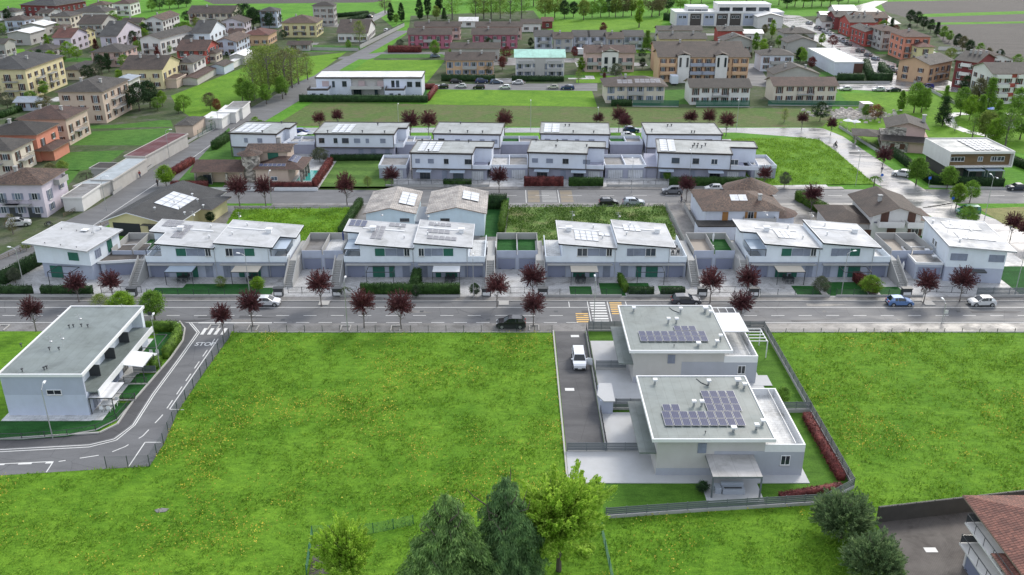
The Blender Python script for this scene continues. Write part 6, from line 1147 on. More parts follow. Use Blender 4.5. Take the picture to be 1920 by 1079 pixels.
# long white building in the centre and the houses behind it
H = House('long_flat_house', 'long flat roofed white building with beige centre behind the fallow field', 'house', G(592, 147, 6.0), G(790, 147, 6.0), 11); W = H.W; H.sm = flat((.45, .36, .36), .7); H.add('wall', MB().box(0, 0, 0, W * .33, 11, 6), LILW); H.add('centre_wall', MB().box(W * .33 + .001, .8, 0, W * .64, 11, 6), BEIGE); H.add('wall', MB().box(W * .64 + .001, 0, 0, W, 11, 6), LILW)
H.roof('flat', 6, T_WHT, ov=.3, wallm=DKE, th=.3); H.wins('F', 's,3,3.4,2.2,1.7 d,5.5,3.2,.7,1.8 d,9,3.4,1.3,1.6 s,14.5,3.2,2,2 s,20.5,3.2,2,2 d,24.5,3.2,.9,2 d,26,3.2,.9,2 d,29.8,3.3,1.5,1.5 d,32.5,3.3,1.5,1.5 d,13,.3,2.4,2.2 d,19,.3,.9,2.2')
for a, b in ((-2, 4.6), (22.5, 28.6)): H.add('terrace_block', MB().box(a, -5, 0, b, -.01, 3.0), LILW); m = MB().box(a, -5, 3.0, b, -4.88, 3.7).box(a, -4.879, 3.0, a + .12, 0, 3.7).box(b - .12, -4.879, 3.0, b, 0, 3.7); H.add('parapet', m, DKE); H.win('F', a + 2, .9, 1, 1.2, MDARK, off=5); H.shut('F', a + 4.5, .1, .9, 2, MDARK, off=5)
H.add('balcony', MB().box(W * .33, -2, 2.8, W * .62, .79, 3.0).box(W * .33, -2, 3.0, W * .62, -1.9, 3.8), BEIGE)
hedge('hedge', 'dark clipped hedge along the front of the long white building', 'hedge', [(562, 191), (802, 192)], 1.3, 2.2, F_DARK, dens=9, leaf=.16); hedge('hedge', 'short red hedge at the right end of the long white building', 'hedge', [(802, 190), (818, 168)], 1.3, 1.6, F_RED, dens=9, leaf=.16); hedge('hedge', 'red hedge behind the right end of the long white building', 'hedge', [(795, 168), (815, 167)], 1.5, 1.8, F_RED, dens=9, leaf=.16)
vh('magenta and beige house with white skylights, front left of the twin pair', 'mg', 'ta', 'gx', (765, 65), (845, 65), 11, 5.8, 1, 1, rail=False); vh('beige house behind the left magenta one', 'pk', 'ta', 'gx', (778, 50), (862, 50), 9, 5.8, 2); vh('magenta and beige house with white solar slab, front right of the twin pair', 'mg', 'ta', 'gx', (886, 65), (970, 65), 11, 5.8, 1, 1, rail=False); vh('brown roofed house behind the right magenta one', 'pk', 'ta', 'gx', (893, 50), (978, 50), 9, 5.8, 2)
vh('pale orange house with grey stair bay facing the parked cars', 'orr', 'ta', 'gx', (836, 113), (925, 113), 11, 5.8, 2, 1, k=2.8, sm=SHUT, rail=False); vh('low brown roofed house directly behind the pale orange one', 'g', 'ta', 'gx', (846, 91), (936, 91), 9, 5, 1); H = vh('white apartment villa with mint green roof', 'w', 'mint', 'gx', (967, 108), (1058, 108), 11, 7.2, 0, 0, k=2.6, sm=SHUT)
for f in (1, 2): 
    for u in (.2, .8): H.balcony('F', H.W * u, 2.6 * f, 5, 1.2)
H.add('stair_bay', MB().box(H.W * .4, -.5, 0, H.W * .6, -.01, 7.1), GRW)
for i, (a, b, w_, r_) in enumerate([(1003, 1036, 'lw', 'sl'), (1076, 1104, 'lw', 'sl'), (1105, 1136, 'lw', 'sl'), (1171, 1206, 'lw', 'sl'), (1039, 1073, 'g', 'ta'), (1139, 1168, 'g', 'ta')]):
    vh(['slate roofed terraced house at the left end of the pale terrace', 'slate roofed terraced house left of centre in the pale terrace', 'slate roofed terraced house right of centre in the pale terrace', 'slate roofed terraced house at the right end of the pale terrace', 'set back brown roofed house in the left gap of the pale terrace', 'set back brown roofed house in the right gap of the pale terrace'][i], w_, r_, 'gx', (a, 68 if i < 4 else 72), (b, 68 if i < 4 else 72), 10, 5.6, 1 if i > 3 else 0, 1 if i < 4 else 0, k=2.6, sm=SHUT, name='terraced_house', group='pale terrace of houses', rail=False)
H = vh('pink house with white arched centre bay and green shutters', 'pk', 'br', 'gx', (1098, 99), (1190, 99), 11, 7, 1, 0, k=3, sm=MDARK); H.add('centre_bay', MB().box(H.W * .33, -.8, 0, H.W * .67, -.01, 7.6), OFFW); H.roof('gy', 7.4, T_BR, .4, .5, x0=H.W * .33, x1=H.W * .67, y0=-.8, y1=5, wallm=OFFW); H.balcony('F', H.W * .15, 2.8, 4, 1.2); H.balcony('F', H.W * .85, 2.8, 4, 1.2)
for u in (.42, .58): H.win('F', H.W * u, 3.2, 1.1, 2.2, MDARK, off=.8); H.win('F', H.W * u, .3, 1.1, 2, MDARK, off=.8)
H = vh('large ochre apartment block with two white stair towers', 'orr', 'ta', 'gx', (1236, 107), (1405, 107), 11, 8.6, 0, 0, k=3, name='apartment_block')
for u in (.27, .69): H.add('stair_tower', MB().box(H.W * u - 2, -1.6, 0, H.W * u + 2, -.01, 9.4), OFFW); H.roof('gy', 9.5, T_TAUPE, .35, .4, x0=H.W * u - 2, y0=-1.6, x1=H.W * u + 2, y1=4); H.win('F', H.W * u - 1.2, 5.5, .6, 3, MDARK, off=1.6); H.win('F', H.W * u + 1.2, 5.5, .6, 3, MDARK, off=1.6)
for f in (1, 2):
    for u, w_ in ((.1, 5), (.42, 4.6), (.55, 4.6), (.9, 5)): H.balcony('F', H.W * u, 2.8 * f + .1, w_, 1.3, mat=ORNG if u in (.1, .9) else GREYB)
vh('ochre apartment block behind the one with stair towers', 'orr', 'ta', 'gx', (1229, 91), (1392, 91), 10, 8.6, 2, 0, k=3.4, name='apartment_block')
H = vh('beige villa with wide hipped roof carrying two arrays of grey panels', 'cr', 'ta', 'hip', (1137, 161), (1247, 161), 12, 5.4, 1, 1, k=2.8, sm=SHUT, pitch=.3, ov=.9, rail=False); solar_array(H, 3.5, 1.0, 3, 2, lambda x, y: 5.5 + .3 * y, 1.6, 1.3, SOLARD); solar_array(H, 9, 1.4, 5, 2, lambda x, y: 5.5 + .3 * y, 1.6, 1.3, SOLARD)
vh('white house with plain brown gable roof and long balcony, right of the beige villa', 'w', 'dk', 'gx', (1296, 164), (1407, 164), 10, 5.4, 0, 1, k=2.8, sm=MBROWN); vh('cream house with pinkish brown roof and long balcony by the green screen', 'cr', 'br', 'gx', (1453, 161), (1570, 161), 10, 5.4, 0, 2, k=2.8, sm=MBROWN)
vh('yellow house with long grey roof in front of the school', 'y', 'gr', 'gx', (1238, 73), (1324, 73), 10, 5, 2); vh('grey roofed house immediately before the school left end', 'g', 'gr', 'gx', (1234, 57), (1316, 57), 8, 5, 1); vh('bright red house with grey roof near the school', 'rd', 'gr', 'gx', (1347, 58), (1392, 58), 8, 5, 1); vh('grey gabled house with chimney in front of the bright red one', 'g', 'gr', 'gy', (1357, 77), (1412, 77), 10, 4.6, 1)
vh('small white annexe house with pale flat roof beside the red one', 'w', 'wh', 'gx', (1396, 63), (1430, 63), 7, 3.5, 0); vh('grey and white villa with roof windows behind the cream house', 'lw', 'gr', 'hip', (1428, 103), (1489, 103), 9, 6, 1, 1, rail=False); vh('low grey gabled house squeezed behind the cream house', 'g', 'gr', 'gy', (1452, 139), (1536, 139), 9, 4.2, 2, k=8)
vh('hipped grey house left of the wide wet street', 'g', 'gr', 'hip', (1470, 62), (1528, 62), 10, 4.2, 1); vh('grey gabled house with arched dark window beside the street', 'g', 'gr', 'gy', (1478, 80), (1532, 80), 10, 4.2, 0, k=6, face='L')
def flatblock(label, A, B, C, h, wall, roofm, name, cat, wins=None, D=None, edge=None, group=None):
    a, b = G(*A, h), G(*B, h); d = D or G(*C, h)[1] - a[1]; H = House(name, label, cat, a, b, d, group); H.wall(wall, 0, h); H.roof('flat', h, roofm, ov=.15, th=.3, wallm=edge or MWHITE)
    if wins: H.wins('F', wins(H.W))
    return H
H = flatblock('long white school building with alternating grey and brown bays', (1266, 24), (1470, 24), None, 6.5, OFFW, T_WHT, 'school_building', 'school', D=14)
for i in range(8):
    x0 = H.W * (.02 + i * .122); H.add('facade_bay', MB().box(x0, -.12, .4, x0 + H.W * .1, -.002, 6), [DKE if i in (1, 3, 4, 6) else LB])
    for q in (.03, .07): H.win('F', x0 + H.W * q, 3.8, 1.6, 1.2, MWHITE, off=.12)
flatblock('upper white storey block standing behind the school', (1347, 9), (1446, 9), None, 10, OFFW, T_WHT, 'school_wing', 'school', lambda W: ' '.join('d,%.1f,7,5,1.6' % (W * (i + .5) / 4) for i in range(4)), D=12); flatblock('small white block at the left behind the school', (1290, 14), (1328, 14), None, 8.5, OFFW, T_WHT, 'school_wing', 'school', lambda W: ' '.join('d,%.1f,6,3,1.4' % (W * (i + .5) / 3) for i in range(3)), D=10)
vh('white gabled hall with shallow roof at the right end of the school', 'w', 'wh', 'gy', (1422, 32), (1468, 32), 14, 5.5, 0, k=8, name='hall', cat='hall', pitch=.25); H = flatblock('big plain lilac white cube building with flat white roof', (1566, 118), (1619, 118), (1526, 92), 4.6, LILW, T_WHT, 'office_building', 'building'); H.shut('F', H.W * .84, .5, 3.2, 3.8, MBROWN)
hedge('hedge', 'dark green boxed hedge in front of the plain cube building', 'hedge', [(1570, 152), (1618, 152)], 2, 2.6, F_DARK, dens=7, leaf=.2); hedge('hedge', 'large square dark hedge enclosing the corner statue garden', 'hedge', [(1622, 124), (1632, 152), (1668, 152), (1650, 130)], 2, 2.8, F_DARK, dens=7, leaf=.2)
# right hand side of the far street
vh('orange house with dark roof and green balcony on the far right', 'orr', 'gr', 'gx', (1743, 122), (1786, 113), 11, 6.6, 1, 1, face='L', sm=MBROWN); H = vh('white and brick red apartment block with rows of balconies at the right edge', 'w', 'gr', 'gx', (1863, 138), (1985, 138), 13, 9.4, 0, 0, face='L', k=3, sm=MBROWN, name='apartment_block')
for f in range(3):
    for u in range(3): H.balcony('F', 3 + u * 6.5, 2.9 * f + 2.4, 4.4, 1.2, mat=OFFW); H.add('brick_band', MB().box(5.4 + u * 6.5, -.07, 2.9 * f + 2.3, 8.4 + u * 6.5, -.002, 2.9 * f + 3.5), REDW)
H = vh('dark red and white apartment block behind the orange house', 'bk', 'gr', 'gx', (1793, 112), (1832, 117), 13, 9.0, 3, 0, face='L', name='apartment_block')
for f in range(3): H.balcony('F', 3.8, 2.9 * f + 1.6, 3, 1.2, mat=OFFW)
vh('white and red gabled block under the chimneys at the far right', 'w', 'ta', 'gy', (1843, 112), (1900, 112), 12, 8.2, 2, 0, face='L', name='apartment_block'); H = vh('tall terracotta block with red hipped roof', 'co', 'br', 'hip', (1697, 69), (1745, 69), 14, 9, 1, 1, face='L'); vh('small yellow house with red roof beside the tall terracotta block', 'y', 'red', 'hip', (1722, 88), (1752, 88), 9, 6, 0, face='L')
vh('grey balcony wing attached beyond the terracotta block', 'g', 'br', 'hip', (1655, 58), (1690, 58), 14, 8, 1, 2, face='L'); vh('red house with pale mottled roof left of the terracotta block', 'rd', 'gr', 'gy', (1624, 60), (1656, 60), 18, 6.2, 1, 1, face='L'); vh('red house with several chimneys further up the street', 'rd', 'gr', 'gx', (1594, 42), (1640, 42), 14, 6.5, 3, face='L'); vh('dark red narrow house at the head of the red row', 'bk', 'gr', 'gx', (1567, 32), (1590, 32), 12, 6, 1, face='L')
vh('second mottled roof red house behind the red row', 'rd', 'mix', 'gx', (1610, 34), (1665, 34), 12, 5.5, 2, face='L'); vh('white low shed house at the top of the wet street', 'w', 'wh', 'gx', (1567, 20), (1606, 20), 12, 5, 0, face='L'); vh('small grey hut with flat roof behind the hedges at the street head', 'g', 'wh', 'gx', (1540, 28), (1562, 28), 7, 3, 0, k=9, sides=False); vh('light house with white roof left of the red row', 'w', 'gr', 'gx', (1541, 40), (1566, 40), 9, 3.6, 0, k=5)
vh('long low farm shed behind the magenta houses', 'w', 'wh', 'gx', (862, 40), (895, 40), 8, 3, 0, k=9, name='farm_shed', cat='shed'); vh('white walled brown roofed low house left of the grass bank', 'w', 'ta', 'gx', (978, 44), (1014, 44), 8, 4, 0); vh('rusty open barn roof beside the grass bank', 'bk', 'red', 'gx', (1017, 40), (1036, 40), 8, 3.5, 0, k=9, name='barn', cat='barn')
H = vh('small utility hut with pale flat roof in the park', 'g', 'wh', 'gx', (1619, 196), (1637, 196), 3.4, 2.6, 0, k=9, name='utility_hut', cat='hut', pitch=.05, ov=.15)
H = House('near_house', 'cream house with pan tile roof and glass railed balconies, lower right corner', 'house', (45.0, 50), (64, 50), 21.8); TP = tiles((.24, .1, .075), (.13, .05, .04), .36, .3, key='pan'); H.wall(CRM, 0, 5.7); H.roof('hip', 5.9, TP, .34, 1.2); H.add('lower_wall', MB().box(-1.7, 0, 0, -.003, 19.5, 1.95), OFFW); H.add('lower_wall', MB().box(-.6, -.2, 1.951, 5, 14.2, 4.9), OFFW); H.roof('hip', 5.0, TP, .34, .9, x0=-1.0, y0=-6, x1=9, y1=14.6)
for z, x, y1 in ((4.0, -1.6, 20.9), (2.15, -2.1, 20.2)):
    H.add('balcony', MB().box(x, 2, z - .2, -.01, y1, z), OFFW); m = MB().tube((x + .05, 2, z + 1), (x + .05, y1 - .05, z + 1), .045, n=5).tube((x + .05, y1 - .05, z + 1), (-.05, y1 - .05, z + 1), .045, n=5)
    for i in range(12): yy = 2 + i * (y1 - 2.1) / 11; m.tube((x + .05, yy, z), (x + .05, yy, z + 1), .03, n=4)
    H.add('railing', m, MDARK); H.add('glass_panel', MB().box(x + .1, y1 - .07, z + .08, -.1, y1 - .04, z + .92), simple('smoked_glass', (.05, .055, .06), .1))
for y in (17.6, 14.2): o_ = H.garage('L', 21.8 - y, 0, 2.7, 1.75, GARD); o_.location.x = -1.71
H.chimney(9, 15, 8.0, .8, 1.2, WHITE)
fence('stained concrete retaining wall along the field above the courtyard', [(37.4, 76.0), (60, 79.9)], .01, 'rail', 1.9, wcol=plaster((.07, .065, .06), .95, .5), cat='wall', name='retaining_wall')
# ---------------------------------------------------------------- wording helper: say which building a plant or car stands by
BLD = []
for o_ in list(SC.objects):
    if o_.parent is None and o_.get('category') in ('house', 'garage', 'shed', 'school', 'hall', 'building', 'barn', 'hut') and o_.type == 'EMPTY':
        xs = [c.location.x for c in o_.children] + [0]; W_ = max([max((v.co.x for v in c.data.vertices), default=0) for c in o_.children if c.name.startswith(('wall', 'ground_floor'))] + [4]); D_ = max([max((v.co.y for v in c.data.vertices), default=0) for c in o_.children if c.name.startswith(('wall', 'ground_floor'))] + [4])
        ws = o_['label'].replace(',', '').split(); k = min(len(ws), 9)
        while k > 3 and ws[k - 1] in ('with', 'of', 'the', 'in', 'at', 'on', 'and', 'beside', 'behind', 'between', 'front', 'to', 'up', 'by', 'under', 'just', 'left', 'right', 'a', 'its', 'two', 'from', 'over', 'near', 'dark', 'white', 'long', 'rear', 'second', 'plain', 'one', 'only', 'big', 'row', 'directly', 'three', 'green', 'deep', 'pale', 'brown', 'single', 'spread', 'facing', 'middle', 'immediately', 'far', 'flat', 'grey', 'bright', 'upper', 'its', 'parked', 'first', 'red', 'main', 'wide'): k -= 1
        BLD.append((o_.location.x + W_ / 2, o_.location.y + D_ / 2, W_, D_, ' '.join(ws[:k])))
USED = set(o_.get('label') for o_ in SC.objects if o_.get('label'))
def spot(x, y, n=0):
    b = sorted(BLD, key=lambda q: math.hypot(max(0, abs(x - q[0]) - q[2] / 2), max(0, abs(y - q[1]) - q[3] / 2)))[n]; dx, dy = (x - b[0]) / b[2], (y - b[1]) / b[3]
    return ('behind' if dy > 0 else 'in front of') + ' the ' + b[4] if abs(dy) > abs(dx) else ('right of' if dx > 0 else 'left of') + ' the ' + b[4]
ALT = {'tree': ('', 'fuller', 'slimmer', 'shorter', 'loose', 'outermost', 'denser'), 'car': ('', 'second', 'third', 'fourth', 'fifth', 'sixth')}
def uniq(what, x, y, kind='tree'):
    for n in range(3):
        t = what + ' ' + spot(x, y, n)
        if t not in USED and len(t.split()) <= 16: USED.add(t); return t
    for a in ALT[kind][1:]:
        for n in range(3):
            t = (a + ' ' + what + ' ' + spot(x, y, n)); ws = t.split()
            if len(ws) > 16: t = ' '.join(ws[:16])
            if t not in USED: USED.add(t); return t
    return t
# plum trees ------------------------------------------------------------
PL = 'purple leaved street trees'
for px, py, h, t in [(68, 622, 5.6, 'purple plum tree behind the lower left grey roofed block, at the street edge'), (420, 628, 5.0, 'purple plum tree at the stop junction beside the zebra stripes'), (474, 613, 6.0, 'purple plum tree between the stop junction and the white hatchback'), (683, 615, 6.3, 'large purple plum tree, left one of the pair before the long hedge'), (752, 617, 6.1, 'large purple plum tree, right one of the pair before the long hedge'), (1000, 612, 5.7, 'purple plum tree beside the black car at the field edge'), (1387, 606, 5.3, 'purple plum tree behind the second grey roofed house'),
                     (148, 567, 5.2, 'broad purple plum tree in front of the leftmost white house'), (213, 563, 5.0, 'purple plum tree before the leftmost garage'), (603, 575, 6.2, 'purple plum tree in a white kerb bay before the double garages'), (932, 576, 5.6, 'small purple plum tree before the turf topped garages'), (998, 562, 6.2, 'tall purple plum tree beside the duplex with furnished terraces'), (1331, 568, 5.9, 'purple plum tree before the garages with wooden deck'), (1399, 563, 6.0, 'purple plum tree in front of the fourth duplex, left end'), (1731, 569, 5.8, 'purple plum tree between the blue car and the white car'), (1799, 566, 5.8, 'purple plum tree in front of the white corner house'),
                     (450, 388, 6.6, 'purple plum tree on the second street before the stone tower'), (499, 388, 6.8, 'purple plum tree on the second street before the red hedge'), (651, 388, 7.4, 'tall narrow purple plum tree before the square lawn'), (735, 357, 5.4, 'purple plum tree beside the single low garage'), (936, 362, 6.0, 'purple plum tree between the first two front row houses'), (1286, 378, 5.8, 'purple plum tree beside the grey car on the second street'), (1520, 398, 6.0, 'half green purple tree beside the brown tiled villa'), (1432, 352, 5.0, 'purple tree half hidden by the domed turret'),
                     (600, 246, 5.4, 'purple plum tree behind the blue car of the third street'), (634, 240, 5.4, 'purple plum tree behind the long rear house, left part'), (770, 262, 8.0, 'tall purple plum tree left of the gap in the rear row'), (804, 258, 7.4, 'tall purple plum tree right of the gap in the rear row'), (946, 256, 7.4, 'purple plum tree between two rear row houses'), (1121, 242, 4.6, 'small purple plum tree behind the house with two white roof slabs'), (1160, 247, 7.0, 'taller purple tree of the pair above the dark blue car'), (1171, 254, 6.0, 'shorter purple tree of the pair above the dark blue car'), (1293, 244, 5.6, 'purple tree, left one of three behind the rear end house'), (1328, 246, 6.4, 'purple tree, middle one of three behind the rear end house'), (1361, 256, 6.6, 'purple tree, right one of three behind the rear end house'), (1503, 243, 5.0, 'purple tree at the bend of the wet street'), (1557, 254, 5.0, 'purple tree after the bend beside the gravel heap'), (1653, 322, 6.2, 'purple tree before the stone villa on the curving street'), (1894, 450, 5.4, 'purple tree on the dry verge at the right edge'), (1922, 462, 5.4, 'purple tree cut by the right edge of the view')]:
    x, y = G(px, py); USED.add(t); tree('plum_tree', t, 'tree', x, y, h, 'plum', F_PLUM, 0.78 if 'narrow' in t else rnd.uniform(.86, 1.06), PL, 4)
# the big trees at the bottom edge
for px, py, h, kd, mt, wd, nm, t in [(838, 930, 12.4, 'cedar', F_CEDAR, .8, 'cedar_tree', 'drooping blue green cedar at the bottom edge, left one of two'), (948, 897, 12.6, 'cedar', F_CEDAR2, .64, 'cedar_tree', 'taller drooping cedar at the bottom edge, between cedar and bright tree'), (1052, 905, 10.4, 'loose', F_LIME2, 1.15, 'lime_tree', 'bright lime green tree right of the two cedars'),
                                     (640, 990, 7.6, 'loose', F_LIME2, .9, 'lime_tree', 'small bright lime tree in the fenced bed at the bottom left'), (1592, 925, 5.6, 'pine', F_PINE, 1.12, 'pine_tree', 'bushy blue green pine beside the garden corner, upper of two'), (1650, 1003, 5.4, 'pine', F_PINE, 1.1, 'pine_tree', 'bushy blue green pine beside the courtyard, lower of two')]:
    x, y = G(px, py, h * .97); USED.add(t); tree(nm, t, 'tree', x, y, h, kd, mt, wd, q=3.2 if kd == 'loose' else 3.6 if kd == 'cedar' else 3.0)
# young street trees and garden plants near the main street
for px, py, h, kd, mt, wd, nm, t in [(291, 600, 4.6, 'round', F_GREEN, 1.2, 'maple_tree', 'fresh green young tree behind the corner of the lower left block'), (233, 592, 3.8, 'round', F_LIME, 1.5, 'maple_tree', 'lime green crown just above the lower left grey roof'), (191, 588, 3.2, 'airy', F_SPRING, 1.6, 'young_tree', 'sparse pale tree just above the lower left grey roof'), (1630, 553, 3.2, 'wide', F_LIME, 1.25, 'maple_tree', 'bright yellow green maple in the garden of the fourth duplex'), (1537, 552, 3.0, 'wide', F_OLIVE, 1.0, 'olive_tree', 'silver olive tree in front of the fourth duplex'), (30, 533, 2.8, 'wide', F_OLIVE, .9, 'olive_tree', 'small olive tree at the left end of the main street'), (485, 548, 2.6, 'round', F_LIME, 1.3, 'shrub', 'bright shrub at the mesh fence behind the white hatchback'), (415, 540, 2.0, 'airy', F_SPRING, 1.8, 'shrub', 'brownish bare shrub in the garden of the second building'),
                                     (312, 350, 4.6, 'round', F_LIME, 1.3, 'young_tree', 'bright green young tree beside the diagonal road'), (396, 418, 2.2, 'round', F_DARK, 1.3, 'shrub', 'dark shrub at the corner of the yellow house'), (600, 306, 3.6, 'wide', F_OLIVE, 1.3, 'olive_tree', 'grey olive tree between the pool terrace and the rear house'), (690, 353, 2.6, 'airy', F_SPRING, 1.5, 'young_tree', 'thin sparse tree beside the tall narrow plum tree'), (380, 347, 2.0, 'wide', F_OLIVE, 1.4, 'shrub', 'rounded grey shrub before the left wing of the tiled villa'), (1717, 347, 6.0, 'round', F_GREEN, 1.15, 'young_tree', 'green street tree at the left end of the timber clad house'), (1775, 355, 5.0, 'round', F_GREEN, 1.1, 'young_tree', 'green street tree before the middle of the timber clad house'), (1792, 390, 5.0, 'round', F_LIME, 1.0, 'young_tree', 'bright green street tree on the traffic island'), (1818, 380, 4.6, 'wide', F_GREEN, .8, 'young_tree', 'wider green street tree on the traffic island'), (1638, 352, 3.4, 'palm', F_GREEN, 1.2, 'shrub', 'feathery green bush at the corner of the curving street'), (1812, 425, 4.0, 'wide', F_GREEN, 1.0, 'young_tree', 'loose green tree between the corner house and the green van'), (1470, 352, 3.4, 'wide', F_OLIVE, .8, 'olive_tree', 'grey olive beside the side bay of the brown tiled villa'),
                                     (20, 545, 1.0, 'round', F_HEDGL, 1.6, 'shrub', 'low round shrub at the left end of the main street'), (780, 560, 2.2, 'airy', F_DARK, 1.4, 'shrub', 'thin dark shrub beside the end of the long clipped hedge'), (1250, 340, 2.4, 'round', F_GREEN, 1.1, 'shrub', 'small green tree rising from the hedge of the wide row house'), (890, 556, 2.2, 'wide', F_DARK, .9, 'shrub', 'dark leafy shrub right of the long clipped hedge'), (646, 556, 2.0, 'palm', F_OLIVE, 1.6, 'shrub', 'spiky agave like plant beside the cabinet near the double garages')]:
    x, y = G(px, py); USED.add(t); tree(nm, t, 'shrub' if nm == 'shrub' else 'tree', x, y, h, kd, mt, wd, q=1.4)
for s in ((1081, 1262), ): pass
